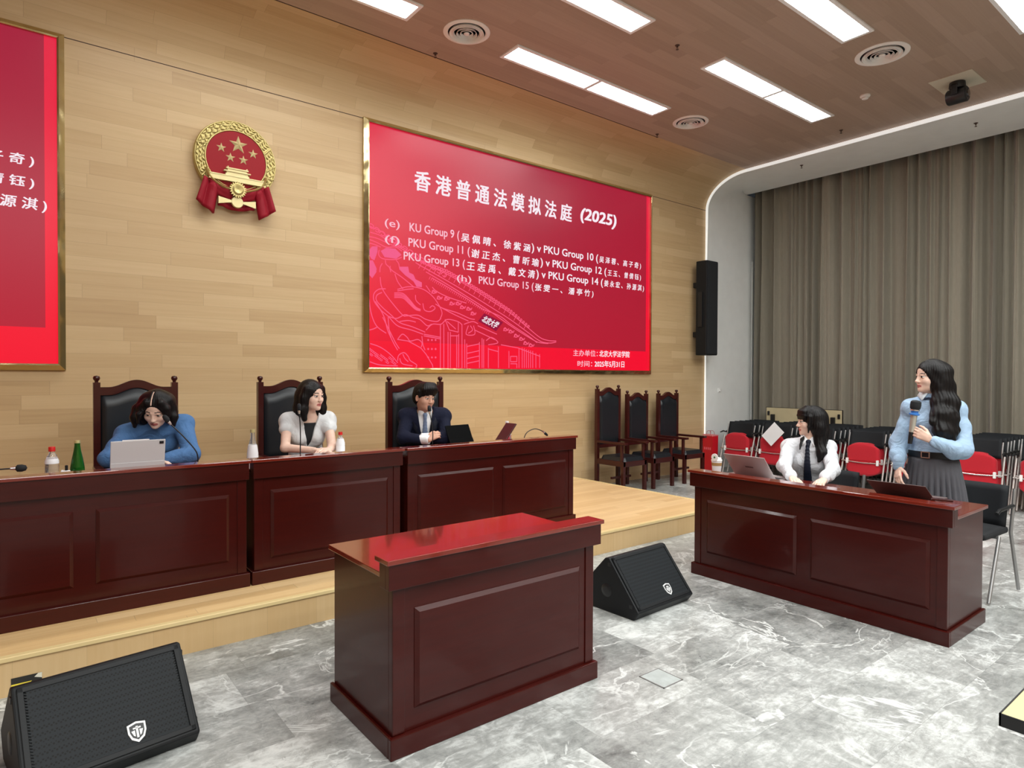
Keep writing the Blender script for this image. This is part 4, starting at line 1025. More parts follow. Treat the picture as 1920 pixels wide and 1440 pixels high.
 ('s',[(3.781,2.795),(3.817,2.821),(3.858,2.798),(3.838,2.769),(3.807,2.784)]),
 ('s',[(3.855,2.76),(3.892,2.786),(3.934,2.763),(3.913,2.734),(3.881,2.749)]),
 ('s',[(3.931,2.724),(3.968,2.751),(4.01,2.728),(3.989,2.699),(3.957,2.713)]),
 ('s',[(3.235,3.06),(3.263,3.089),(3.291,3.059),(3.272,3.014),(3.329,3.073),(3.367,3.035),(3.329,2.988)]),
 ('s',[(3.226,2.805),(3.235,2.764),(3.273,2.734),(3.292,2.685)]),
 ('s',[(3.151,2.906),(3.147,2.855),(3.198,2.819),(3.348,2.828),(3.425,2.862)]),
 ('s',[(3.358,2.82),(3.387,2.789),(3.396,2.747)]),
 ('s',[(3.161,2.671),(3.165,2.722),(3.189,2.767)]),
 ('s',[(3.602,2.822),(3.682,2.787),(3.784,2.753)]),
]
ART_FILLS = [[(3.015,2.872),(3.069,2.937),(3.133,2.946),(3.133,2.887),(3.097,2.79),(3.06,2.803)],[(3.015,2.781),(3.078,2.788),(3.124,2.701),(3.115,2.667),(3.015,2.656)],[(3.17,2.9),(3.235,2.942),(3.348,2.947),(3.425,2.888),(3.358,2.837),(3.216,2.838)],[(3.01,2.713),(3.115,2.724),(3.121,2.668),(3.071,2.595),(3.016,2.646)],[(3.395,2.754),(3.507,2.766),(3.52,2.703),(3.574,2.685),(3.601,2.634),(3.682,2.606),(3.683,2.552),(3.614,2.552),(3.574,2.608),(3.467,2.668),(3.395,2.725)]]
ART_PLAQUE = [(4.552,2.311),(4.844,2.218),(4.733,2.101),(4.462,2.211)]

def ribbon(b, pts, w, y=-0.0362):
    P = [Vector((p[0]-SX0, p[1]-SZ0)) for p in pts]; W, H = SX1-SX0, SZ1-SZ0
    for i in range(len(P)-1):
        a, c = P[i], P[i+1]; d = (c-a)
        if d.length < 1e-5: continue
        if min(a.x, c.x) < 0.004 or min(a.y, c.y) < 0.004: continue
        d.normalize(); n = Vector((-d.y, d.x))*w/2; a = a-d*w*0.2; c = c+d*w*0.2
        b.add([((a+n).x, y, (a+n).y), ((c+n).x, y, (c+n).y), ((c-n).x, y, (c-n).y), ((a-n).x, y, (a-n).y)], [(0, 1, 2, 3)])
art = MB()
for kind, pts in ART_LINES:
    q = smooth_path([(x, 0, z) for x, z in pts], 6) if kind == 's' else [Vector((x, 0, z)) for x, z in pts]
    ribbon(art, [(v.x, v.z) for v in q], 0.011 if kind != 'f' else 0.007)
art.obj('line_drawing', ART, SCR, None)
blob = MB()
for pl in ART_FILLS:
    vs = [(x-SX0, -0.0358, z-SZ0) for x, z in pl]; blob.add(vs, [tuple(range(len(vs)))])
blob.obj('drawing_fill', emis('slide_pink_fill', lin(244, 96, 140), 1.0), SCR, None)
plq = MB(); vs = [(x-SX0, -0.0366, z-SZ0) for x, z in ART_PLAQUE]; plq.add(vs, [(0, 1, 2, 3)])
plq.obj('gate_plaque', emis('plaque_red', lin(150, 20, 60), 1.0), SCR, None)
p0, p1, p2, p3 = [Vector(p) for p in ART_PLAQUE]
me = text_mesh('北京大学', 0.03); n = len(me.vertices); co = np.zeros(n*3); me.vertices.foreach_get('co', co); co = co.reshape(-1, 3)
mn, mx = co.min(0), co.max(0); out = []
for c in co:
    u = 0.1+0.8*(c[0]-mn[0])/(mx[0]-mn[0]); v = 0.15+0.7*(c[1]-mn[1])/(mx[1]-mn[1])
    q = (p3*(1-u)+p2*u)*(1-v)+(p0*(1-u)+p1*u)*v; out.append((q.x-SX0, -0.0378, q.y-SZ0))
me.vertices.foreach_set('co', np.array(out).ravel()); me.materials.append(TXT); me.update()
o = bpy.data.objects.new('text_line', me); COL.objects.link(o); o.parent = SCR

# ================================================================== NATIONAL EMBLEM ON THE WALL
t = thing('wall_emblem', 'round red and gold emblem with five stars mounted high on the wood wall', 'emblem', (1.675, WY, 3.555))
GD = M['gold_dull']; RD = mat('emblem_red_enamel', lin(146, 14, 28), 0.55, spec=0.25); RR = mat('emblem_red_ribbon', lin(142, 8, 32), 0.6, spec=0.3); EG = mat('emblem_bright_gold', lin(218, 204, 152), 0.38, 0.35)
E = lambda b, *a, **k: b.obj(*a, **k)
MB().lathe([(0.0, 0.0), (0.362, 0.0), (0.366, -0.05), (0.345, -0.075), (0.0, -0.06)], 72, (0, 0, 0), 'y').obj('backing_disc', GD, t, 40)
MB().lathe([(0.0, -0.078), (0.262, -0.078), (0.27, -0.07), (0.27, -0.05)], 64, (0, 0, 0.0), 'y').obj('red_field', RD, t, 40)
b = MB(); rs = random.Random(3)
for ring, rr in enumerate((0.290, 0.315, 0.340)):
    n = 44+ring*4
    for k in range(n):
        a = 2*PI*(k+0.5*ring)/n
        if -PI/2-0.62 < a-2*PI*(a > PI*1.5+1) < -PI/2+0.62 or abs(((a+PI/2+PI) % (2*PI))-PI) < 0.60: continue
        sgn = 1 if math.cos(a) > 0 else -1
        tx, tz = -math.sin(a)*sgn, math.cos(a)*sgn; dx, dz = math.cos(a), math.sin(a)
        lx, lz = tx*0.8+dx*(0.55 if k % 2 else -0.35), tz*0.8+dz*(0.55 if k % 2 else -0.35); L = math.hypot(lx, lz); lx /= L; lz /= L
        c = Vector((rr*dx, -0.078-0.004*rs.random(), rr*dz)); q = Vector((lx, 0, lz))
        b.tube([c-q*0.02, c, c+q*0.02], [0.002, 0.0105, 0.002], 6)
b.obj('wheat_wreath', GD, t, 60)
b = MB(); b.tube([(0.272*math.cos(a), -0.078, 0.272*math.sin(a)) for a in [2*PI*k/64 for k in range(64)]], 0.007, 8, True)
b.tube([(0.356*math.cos(a), -0.070, 0.356*math.sin(a)) for a in [2*PI*k/64 for k in range(64)]], 0.007, 8, True)
for a0 in (2.75, 0.39, 3.6, -0.46): b.tube([(0.27*math.cos(a0), -0.082, 0.27*math.sin(a0)), (0.36*math.cos(a0+0.12), -0.082, 0.36*math.sin(a0+0.12))], 0.007, 8)
b.obj('rim_bands', GD, t, 60)
def star(cx, cz, R, name='star'):
    b = MB(); vs = [(cx, -0.078-R*0.30, cz)]
    for k in range(10):
        a = PI/2+PI*k/5; r = R if k % 2 == 0 else R*0.40; vs.append((cx+r*math.cos(a), -0.080, cz+r*math.sin(a)))
    b.add(vs, [(0, 1+k, 1+(k+1) % 10) for k in range(10)]); b.obj(name, EG, t, None)
star(0.015, 0.145, 0.085, 'large_star')
for cx, cz in ((-0.135, 0.09), (-0.055, 0.015), (0.06, 0.012), (0.148, 0.088)): star(cx, cz, 0.045, 'small_star')
b = MB(); G = lambda a, c, d, e, y=-0.10: b.box(a, c, y, -0.074, d, e)
G(-0.235, 0.235, -0.165, -0.125, -0.105); G(-0.245, 0.245, -0.178, -0.165, -0.112); G(-0.24, 0.24, -0.125, -0.115, -0.110)
G(-0.105, 0.105, -0.115, -0.095, -0.108); G(-0.095, 0.095, -0.095, -0.075, -0.104); G(-0.118, 0.118, -0.075, -0.064, -0.114); G(-0.085, 0.085, -0.064, -0.045, -0.104); G(-0.098, 0.098, -0.045, -0.032, -0.112)
for sx in (-0.088, 0.08): G(sx, sx+0.01, -0.032, -0.018, -0.11)
b.v = [(x, y, -0.075+(z+0.018)*0.86) for x, y, z in b.v]; b.obj('gate_tower', EG, t, None)
b = MB(); pts = []
for k in range(49):
    a = PI+PI*k/48; pts.append((0.262*math.cos(a), -0.094, -0.12+0.17*math.sin(a)))
b.tube(pts, 0.024, 8, False, 0.5); b.obj('wheat_tie', GD, t, 60)
b = MB(); poly = []
for k in range(80):
    a = 2*PI*k/80; r = 0.075 if (k//2) % 2 == 0 else 0.060; poly.append((r*math.cos(a), -0.285+r*math.sin(a)))
b.prism(poly, -0.128, -0.085); b.lathe([(0.05, -0.132), (0.036, -0.142), (0.0, -0.132)], 28, (0, 0, -0.285), 'y'); b.obj('cogwheel', GD, t, 40)
for sx in (-1, 1):
    b = MB(); P = []
    for i in range(9):
        u = i/8; row = []
        for k in range(9):
            v = k/8; x = sx*(0.285-0.115*u+(0.075-0.03*u)*v*0.9); z = -0.20-0.10*u*0.7-0.225*v-0.03*u*v
            row.append((x, -0.075-0.018*math.sin(u*9+1), z))
        P.append(row)
    o = b.grid(P).obj('red_ribbon', RR, t, 60); sm = o.modifiers.new('thick', 'SOLIDIFY'); sm.thickness = 0.02
b = MB(); P = []
for i in range(25):
    u = -1+2*i/24; x = 0.24*u; zc = -0.315+0.085*u*u; row = []
    for k in range(6):
        v = k/5; row.append((x, -0.092-0.014*math.sin(v*PI*1.6)-0.006*math.sin(u*14), zc+0.045-0.115*v))
    P.append(row)
o = b.grid(P).obj('red_ribbon', RR, t, 60); o.modifiers.new('thick', 'SOLIDIFY').thickness = 0.02
b = MB(); P = []
for i in range(17):
    u = -1+2*i/16; P.append([(0.16*u, -0.072-0.012*math.cos(u*9), -0.40-0.035*math.cos(u*PI/2)+0.02), (0.165*u, -0.080-0.012*math.cos(u*9), -0.455-0.015*math.cos(u*PI))])
o = b.grid(P).obj('red_ribbon', RR, t, 60); o.modifiers.new('thick', 'SOLIDIFY').thickness = 0.02
b = MB()
for sx in (-1, 1): b.prism([(sx*0.05, -0.385), (sx*0.165, -0.365), (sx*0.165, -0.43), (sx*0.05, -0.405)], -0.105, -0.095)
b.lathe([(0.0, -0.108), (0.05, -0.108), (0.055, -0.098), (0.055, -0.088)], 24, (0, 0, -0.395), 'y'); b.obj('gold_bow', EG, t, None)

# ================================================================== THINGS ON THE BENCH
BT = 0.19+0.745                                   # bench desktop
LT = 0.19+0.815                                   # bench ledge top
AT = 0.745
GLASS = mat('clear_bottle_plastic', (0.92, 0.95, 0.97, 1), 0.06, trans=0.9, ior=1.4)
GREEN = mat('green_bottle_glass', (0.02, 0.22, 0.03, 1), 0.06, trans=0.75, ior=1.45)
LABELW = mat('white_bottle_label', lin(236, 238, 242), 0.5); CAPR = mat('red_cap', lin(205, 30, 30), 0.4); CAPG = mat('pale_gold_cap', lin(214, 204, 150), 0.3, 0.5)
def bottle(name, label, loc, prof, m, cap, cap_m, lab=None, lab_m=None, group=None):
    t = thing(name, label, 'bottle', loc, 0, group)
    MB().lathe(prof, 28).obj('bottle_body', m, t, 50)
    MB().lathe(cap, 20).obj('cap', cap_m, t, 40)
    if lab: MB().lathe(lab, 28).obj('paper_label', lab_m or LABELW, t, 50)
    return t
pb = [(0.0, 0.0), (0.030, 0.0), (0.034, 0.006), (0.034, 0.055), (0.032, 0.06), (0.034, 0.066), (0.033, 0.085), (0.024, 0.115), (0.014, 0.132), (0.013, 0.142)]
bottle('water_bottle', 'clear bottle with red cap at the far left of the bench', (0.197, 4.80, BT), [(r*1.05, z*1.02) for r, z in pb], GLASS, [(0.0, 0.172), (0.017, 0.172), (0.018, 0.168), (0.018, 0.145), (0.0, 0.143)], CAPR, [(0.0366, 0.07), (0.0366, 0.085), (0.031, 0.10)], None, 'drink bottles on the bench')
gp = [(0.0, 0.0), (0.036, 0.0), (0.040, 0.008), (0.038, 0.04), (0.030, 0.09), (0.020, 0.14), (0.0155, 0.172), (0.0155, 0.188)]
bottle('glass_bottle', 'green glass bottle left of the silver tablet on the bench', (0.325, 4.79, BT), gp, GREEN, [(0.0, 0.205), (0.016, 0.205), (0.017, 0.188), (0.0, 0.186)], CAPG, None, None, 'drink bottles on the bench')
wp = [(0.0, 0.0), (0.038, 0.0), (0.040, 0.008), (0.037, 0.05), (0.030, 0.10), (0.018, 0.15), (0.0145, 0.175), (0.014, 0.20)]
bottle('glass_bottle', 'white-labelled tapering bottle left of the judge in white', (1.372, 4.78, BT), wp, GLASS, [(0.0, 0.222), (0.016, 0.222), (0.016, 0.20), (0.0, 0.198)], CAPG, [(0.0395, 0.01), (0.0385, 0.05), (0.032, 0.10), (0.0295, 0.112)], None, 'drink bottles on the bench')
bottle('yogurt_bottle', 'small white bottle with red cap right of the judge in white', (2.045, 4.80, BT), [(r, z) for r, z in pb], GLASS, [(0.0, 0.168), (0.016, 0.168), (0.017, 0.146), (0.0, 0.142)], CAPR, [(0.0352, 0.008), (0.0352, 0.055), (0.0336, 0.06), (0.0352, 0.066), (0.0342, 0.085), (0.025, 0.116)], None, 'drink bottles on the bench')
t = bottle('yogurt_bottle', 'bottle with pink and white label behind the name plate on the bench', (3.735, 4.84, BT), [(r*1.15, z*1.1) for r, z in pb], GLASS, [(0.0, 0.182), (0.017, 0.182), (0.018, 0.16), (0.0, 0.156)], LABELW, [(0.0403, 0.05), (0.0403, 0.094), (0.030, 0.126)], None, 'drink bottles on the bench')
MB().lathe([(0.0408, 0.012), (0.0408, 0.048)], 28).obj('lower_label', mat('pink_label', lin(205, 70, 90), 0.5), t, 50)
# small things beside the bottles
t = thing('tissue_pack', 'small crumpled white tissue beside the green bottle', 'tissue', (0.262, 4.74, BT))
MB().hexa([(-0.03, -0.02, 0), (0.03, -0.022, 0), (0.032, 0.02, 0), (-0.028, 0.022, 0)], [(-0.026, -0.012, 0.026), (0.022, -0.015, 0.032), (0.024, 0.012, 0.024), (-0.02, 0.016, 0.034)]).obj('wrapper', M['paper'], t, None, 0.004)
MB().lathe([(0.0, 0.0), (0.008, 0.0), (0.008, 0.03), (0.0, 0.032)], 12, (0.004, -0.005, 0.03)).obj('dark_clip', M['black_plastic'], t, 40)
for nm, lb, loc, rz in (('paper_sheet', 'white sheet of paper lying on the bench before the judge in white', (1.90, 4.66, BT), 0.1), ('paper_sheet', 'white sheet of paper under the small red-capped bottle', (2.12, 4.74, BT), -0.15), ('paper_sheet', 'white paper lying on the right-hand desk before the seated woman', (4.50, 2.55, AT), 1.5)):
    t = tag(MB().box(-0.105, 0.105, -0.148, 0.148, 0.0005, 0.002).obj(nm, M['paper'], None, None, 0, loc, (0, 0, rz)), lb, 'paper', 'loose paper sheets')

def tablet(label, loc, rz, w, h, tilt, back_m, cam_block=True, group='tablets on the bench', foot=True):
    """stands on its cover with the screen away from the room; front (screen) faces +y"""
    t = thing('tablet', label, 'tablet', loc, rz, group)
    R = Matrix.Rotation(tilt, 4, 'X')
    MB().box(-w/2, w/2, -0.004, 0.004, 0.0, h).xf(R).obj('tablet_back', back_m, t, None, 0.003)
    MB().box(-w/2+0.008, w/2-0.008, 0.0042, 0.0052, 0.008, h-0.008).xf(R).obj('display', mat('display_glass', lin(16, 18, 24), 0.1), t, None)
    MB().box(-w/2, w/2, -0.007, -0.004, 0.0, h*0.28).xf(R).obj('folded_cover', back_m, t, None, 0.002)
    if cam_block: MB().box(w/2-0.035, w/2-0.010, -0.008, -0.004, h-0.028, h-0.010).xf(R).obj('camera_block', M['black_plastic'], t, None, 0.003)
    MB().box(-w/2, w/2, -0.002, 0.16, 0.0, 0.006).obj('keyboard_cover', back_m, t, None, 0.002)
    return t
M['tablet_silver'] = mat('tablet_cover_grey_white', lin(206, 206, 208), 0.45); M['tablet_black'] = mat('tablet_black', lin(5, 6, 7), 0.7, spec=0.08)
tb = tablet('silver-white tablet standing on its cover in front of the judge in blue', (0.642, 4.72, BT), 0.0, 0.305, 0.20, 0.22, M['tablet_silver'])
MB().box(-0.09, 0.06, -0.003, 0.003, 0.198, 0.206).xf(Matrix.Rotation(0.22, 4, 'X')).obj('pen', mat('white_pen', lin(236, 236, 238), 0.35), tb, None, 0.002)
tablet('black tablet tilted on the bench right of the man in the navy suit', (3.185, 4.78, BT), 0.18, 0.29, 0.185, -0.42, M['tablet_black'], False)
# dark board leaning sideways
t = thing('leaning_board', 'dark red-brown board leaning sideways near the right end of the bench', 'board', (3.50, 4.66, BT))
MB().hexa([(0.0, -0.075, 0.004), (0.012, -0.075, 0.0), (0.012, 0.075, 0.0), (0.0, 0.075, 0.004)], [(0.142, -0.075, 0.178), (0.154, -0.075, 0.172), (0.154, 0.075, 0.172), (0.142, 0.075, 0.178)]).obj('board_panel', mat('maroon_board', lin(64, 22, 28), 0.4), t, None, 0.002)
MB().box(0.0, 0.15, -0.06, 0.06, 0.0, 0.008).obj('foot', M['silver'], t, None, 0.002)
MB().tube([(0.14, 0.0, 0.006), (0.12, 0.0, 0.14)], 0.006, 8).obj('prop', M['silver'], t, 40)

def gooseneck(label, base, pts, head_dir, foam=0.016, group='gooseneck microphones'):
    t = thing('gooseneck_microphone', label, 'microphone', base, 0, group)
    bx = Vector(base); P = [Vector(p)-bx for p in pts]
    MB().box(-0.05, 0.05, -0.06, 0.06, 0.0, 0.025).obj('base', M['black_plastic'], t, None, 0.008)
    MB().tube(smooth_path(P, 8), 0.0042, 8).obj('neck', M['black_plastic'], t, 60)
    d = Vector(head_dir).normalized(); e = P[-1]
    MB().tube([e-d*0.004, e+d*0.012, e+d*0.02], [0.007, 0.0095, 0.0095], 12).obj('ring', M['chrome'], t, 40)
    MB().tube([e+d*0.02, e+d*0.028, e+d*0.05, e+d*0.068, e+d*0.074], [0.009, foam, foam*1.05, foam*0.75, 0.002], 14).obj('foam_tip', M['black_fabric'], t, 60)
    return t
gooseneck('gooseneck microphone rising towards the face of the judge in blue', (0.985, 4.66, BT), [(0.985, 4.66, BT+0.02), (0.975, 4.66, BT+0.10), (0.90, 4.67, 1.14), (0.825, 4.68, 1.225)], (-0.55, 0.02, 0.8))
gooseneck('upright gooseneck microphone before the judge in white', (1.675, 4.66, BT), [(1.675, 4.66, BT+0.02), (1.677, 4.66, 1.08), (1.677, 4.665, 1.18), (1.672, 4.67, 1.268)], (0.0, 0.1, 1.0))
gooseneck('gooseneck microphone at the mouth of the man in the navy suit', (2.80, 4.66, BT), [(2.80, 4.66, BT+0.02), (2.805, 4.66, 1.05), (2.80, 4.67, 1.15), (2.793, 4.69, 1.225)], (0.0, 0.15, 1.0))
gooseneck('black gooseneck microphone bent low at the far right end of the bench', (3.76, 4.62, BT), [(3.76, 4.62, BT+0.02), (3.80, 4.62, 1.02), (3.90, 4.62, 1.05), (4.0, 4.62, 1.02)], (0.8, 0.0, -0.6), 0.012)
gooseneck('gooseneck microphone lying nearly flat at the left frame edge', (-0.35, 4.64, BT), [(-0.35, 4.64, BT+0.02), (-0.27, 4.635, 1.03), (-0.14, 4.63, 1.012), (0.0, 4.62, 1.012)], (1.0, -0.05, -0.02), 0.02)

# ================================================================== ON THE RIGHT-HAND DESK
def laptop(label, loc, rz, w, d, lid_ang, m, group='laptops on the right desk'):
    """the user sits at +y; lid hinge at y=0 side towards the room"""
    t = thing('laptop', label, 'laptop', loc, rz, group)
    MB().box(-w/2, w/2, 0.0, d, 0.0, 0.014).obj('keyboard_base', m, t, None, 0.003)
    MB().box(-w/2+0.02, w/2-0.02, 0.02, d*0.55, 0.014, 0.0155).obj('keys', M['black_plastic'], t, None)
    R = Matrix.Translation((0, 0.0, 0.014)) @ Matrix.Rotation(lid_ang, 4, 'X')
    MB().box(-w/2, w/2, -0.005, 0.0, 0.0, d).xf(R).obj('lid', m, t, None, 0.002)
    MB().box(-w/2+0.006, w/2-0.006, 0.0, 0.001, 0.008, d-0.008).xf(R).obj('display', mat('laptop_display', lin(30, 32, 38), 0.15), t, None)
    MB().box(-0.035, 0.035, -0.0055, -0.0049, d*0.47, d*0.53).xf(R).obj('lid_mark', mat('dark_lid_mark', lin(120, 112, 114), 0.3, 0.6), t, None)
    return t
M['laptop_silver'] = mat('laptop_silver', lin(186, 176, 176), 0.4, 0.35); M['laptop_dark'] = mat('laptop_dark_grey', lin(96, 82, 82), 0.6, 0.1)
laptop('open silver laptop in front of the seated woman', (4.60, 2.765, AT), -PI/2-0.05, 0.36, 0.245, 0.72, M['laptop_silver'])
laptop('open dark laptop in front of the standing woman', (4.62, 1.70, AT), -PI/2+0.04, 0.34, 0.23, 1.02, M['laptop_dark'])
t = thing('paper_cup', 'white paper cup with brown band at the left end of the right desk', 'cup', (4.50, 3.05, AT))
MB().lathe([(0.0, 0.0), (0.031, 0.0), (0.041, 0.125), (0.0, 0.125)], 28).obj('cup_body', M['paper'], t, 40)
MB().lathe([(0.0385, 0.085), (0.0408, 0.11)], 28).obj('sleeve_band', mat('kraft_band', lin(176, 140, 90), 0.7), t, 40)
MB().lathe([(0.043, 0.123), (0.043, 0.131), (0.038, 0.135), (0.036, 0.148), (0.0, 0.149)], 28).obj('lid', mat('white_lid', lin(242, 243, 240), 0.4), t, 40)
MB().lathe([(0.0, -0.001), (0.03, -0.001), (0.03, 0.004), (0.0, 0.004)], 24, (-0.044, -0.01, 0.155), 'x').obj('round_tag', mat('white_tag', lin(246, 247, 244), 0.5), t, 40)
MB().lathe([(0.0, -0.003), (0.008, -0.003), (0.008, 0.0), (0.0, 0.0)], 16, (-0.044, -0.01, 0.155), 'x').obj('green_dot', mat('green_dot', lin(70, 120, 80), 0.5), t, 40)
t = thing('wooden_block', 'small brown wooden block near the right end of the right desk', 'block', (4.36, 1.41, 0.815), 0.3)
MB().box(-0.02, 0.02, -0.055, 0.055, 0.0, 0.012).obj('block', M['chair_wood'], t, None, 0.003)

# ================================================================== VISITOR CHAIRS AT THE DESK
def visitor_chair():
    t = thing('visitor_chair', '', 'chair', (0, 0, 0), 0, 'black chairs behind the right desk')
    # faces -x ; back at +x
    P = []
    for i in range(11):
        u = -1+2*i/10; row = []
        for k in range(7):
            v = k/6; row.append((0.20+0.05*v+0.04*(1-u*u), u*0.22, 0.47+0.29*v)) if False else row.append((0.22+0.06*v-0.035*u*u, u*0.22, 0.46+0.30*v))
        P.append(row)
    o = MB().grid(P).obj('backrest', M['black_mesh'], t, 60); o.modifiers.new('thick', 'SOLIDIFY').thickness = 0.025
    MB().box(-0.22, 0.22, -0.23, 0.23, 0.42, 0.47).obj('seat', M['black_fabric'], t, None, 0.02)
    for sy in (-1, 1):
        y = sy*0.245
        MB().tube([(-0.02, y, 0.43), (-0.26, y+sy*0.02, 0.012)], 0.012, 10).obj('leg', M['grey_steel'], t, 60)
        MB().tube([(0.27, y, 0.74), (0.20, y, 0.43), (0.27, y+sy*0.03, 0.012)], 0.012, 10).obj('leg', M['grey_steel'], t, 60)
        MB().tube([(0.24, y, 0.62), (-0.05, y+sy*0.01, 0.62), (-0.10, y+sy*0.01, 0.60)], 0.013, 10).obj('armrest', M['black_plastic'], t, 60)
    MB().tube([(0.0, -0.245, 0.415), (0.0, 0.245, 0.415)], 0.010, 8).obj('crossbar', M['grey_steel'], t, 60)
    return t
vc = visitor_chair(); vc.location = (5.50, 1.66, 0); vc.rotation_euler = (0, 0, -0.05); vc['label'] = 'black mesh-backed chair behind the standing woman'
clone(vc, (5.28, 2.60, 0), 0.02, 'black chair the woman in the tie sits on')

# ================================================================== NESTED RED FOLDING CHAIRS
def seat_outline():
    up = [(-0.17, 0.30), (-0.205, 0.36), (-0.215, 0.44), (-0.19, 0.54), (-0.13, 0.585), (0.0, 0.60)]
    return up
def nest_chair():
    """faces -x, width along y, seat flipped up"""
    t = thing('folding_chair', '', 'chair', (0, 0, 0), 0)
    # two padded lobes of the flipped-up red seat
    def pad(zlo, zhi, wlo, whi, x0):
        P = []; n = 12
        for i in range(n+1):
            v = i/n; row = []
            for k in range(17):
                u = -1+2*k/16
                z = zlo+(zhi-zlo)*v; hw = (wlo+(whi-wlo)*math.sin(v*PI*0.5))*(1-0.26*max(0, (v-0.72)/0.28)**2) if zhi > zlo else (wlo+(whi-wlo)*math.sin(v*PI*0.5))*(1-0.30*max(0, (v-0.6)/0.4)**2)
                zz = z-(zhi-zlo)*0.16*abs(u)**2.6*v
                e = min(1-abs(u), (1-v), 0.2)/0.2; e = max(0.0, e)
                row.append((x0-0.028*math.sqrt(max(0, 1-(1-e)**2))-0.02*v*(1 if zhi > zlo else 0), u*hw, zz))
            P.append(row)
        return P
    b = MB(); b.grid(pad(0.42, 0.675, 0.215, 0.215, 0.0)); b.grid(pad(0.42, 0.225, 0.215, 0.23, -0.012))
    o = b.obj('seat', M['red_fabric'], t, 60); o.modifiers.new('thick', 'SOLIDIFY').thickness = 0.02
    P = []
    for i in range(13):
        u = -1+2*i/12; row = []
        for k in range(7):
            v = k/6; row.append((0.085+0.05*v+0.035*(1-u*u), u*0.235*(1-0.05*v), 0.60+0.23*v))
        P.append(row)
    o = MB().grid(P).obj('backrest', M['black_mesh'], t, 60); o.modifiers.new('thick', 'SOLIDIFY').thickness = 0.02
    bar = smooth_path([(-0.045, -0.27, 0.418), (-0.05, -0.12, 0.410), (-0.052, 0.0, 0.406), (-0.05, 0.12, 0.410), (-0.045, 0.27, 0.418)], 4)
    MB().tube(bar, 0.0085, 8).obj('crossbar', M['chrome'], t, 60)
    for sy in (-1, 1):
        MB().box(-0.062, -0.03, sy*0.195-0.014, sy*0.195+0.014, 0.382, 0.455).obj('bracket', M['white_edge'], t, None, 0.005)
        y = sy*0.265
        MB().tube([(0.055, y, 0.63), (-0.02, y, 0.40), (-0.13, y+sy*0.005, 0.012)], 0.0115, 8).obj('leg', M['leg_silver'], t, 60)
        MB().tube(smooth_path([(0.115, y*0.88, 0.79), (0.075, y*0.88, 0.62), (0.13, y*0.88, 0.42), (0.24, y*0.88, 0.18), (0.26, y*0.88, 0.012)], 4), 0.0105, 7).obj('leg', M['grey_steel'], t, 60)
        MB().tube([(0.11, y*1.02, 0.66), (0.02, y*1.03, 0.68), (-0.05, y*1.03, 0.665)], [0.013, 0.016, 0.012], 8, False, 0.7).obj('armrest', M['black_plastic'], t, 60)
    return t
proto = nest_chair(); first = True
stacks = [(5.72, 'in front of the leftmost chair row beside the pale reveal wall', 'leftmost row by the pale reveal wall'), (5.12, 'with the white sheet on it, left of the seated woman', 'row under the white sheet of paper'),
          (4.48, 'at the head of the row hidden behind the seated woman', 'row hidden behind the seated woman'), (3.84, 'between the seated and the standing woman', 'row between the two women'),
          (3.20, 'at the head of the row hidden behind the standing woman', 'row hidden behind the standing woman'), (2.56, 'right of the standing woman', 'row right of the standing woman'), (1.93, 'in the row cut off by the right edge of the photo', 'row at the right photo edge')]
for si, (y, lab, row) in enumerate(stacks):
    n = 7 if si else 6
    for k in range(n):
        lb = ('red-seated folding chair '+lab) if k == 0 else ('nested folding chair behind the front one in the '+row)
        loc = (8.98+0.145*k+0.02*(si % 2), y+0.006*((k*7+si) % 3-1), 0.0)
        if first: c = proto; c.location = loc; first = False
        else: c = clone(proto, loc, 0.0)
        c.rotation_euler = (0, 0, 0.02*((si*5) % 3-1))
        c['label'] = lb; c['group'] = 'nested chairs, '+row
t = tag(MB().box(-0.0015, 0.0015, -0.105, 0.105, -0.148, 0.148).obj('paper_sheet', M['paper'], None, None, 0, (8.885, 5.07, 0.70), (0.75, 0.0, 0.0)), 'white sheet stuck askew on a red chair left of the seated woman', 'paper', 'loose paper sheets')
# folded flip-top table behind the chairs
t = thing('flip_top_table', 'folded table with pale wood top upright before the curtain', 'table', (10.12, 5.265, 0))
wdt = mat('pale_laminate', lin(196, 184, 148), 0.45, noise=0.05, nscale=6)
MB().box(0.0, 0.024, -0.63, 0.63, 0.60, 1.03).obj('tabletop', wdt, t, None, 0.002)
e = MB(); e.box(-0.001, 0.025, -0.636, -0.63, 0.595, 1.036).box(-0.001, 0.025, 0.63, 0.636, 0.595, 1.036).box(-0.001, 0.025, -0.636, 0.636, 1.03, 1.036); e.obj('edge_band', M['black_plastic'], t, None)
for sy in (-1, 1):
    b = MB(); b.box(-0.05, 0.0, sy*0.50-0.03, sy*0.50+0.03, 0.60, 0.92); b.obj('hinge_bracket', M['black_plastic'], t, None, 0.006)
    MB().box(-0.02, 0.0, sy*0.585-0.018, sy*0.585+0.018, 0.90, 0.97).obj('latch', M['black_plastic'], t, None, 0.004)
    MB().box(-0.06, -0.01, sy*0.48-0.02, sy*0.48+0.02, 0.03, 0.80).box(-0.10, 0.12, sy*0.48-0.025, sy*0.48+0.025, 0.0, 0.03).obj('leg', M['black_plastic'], t, None, 0.004)
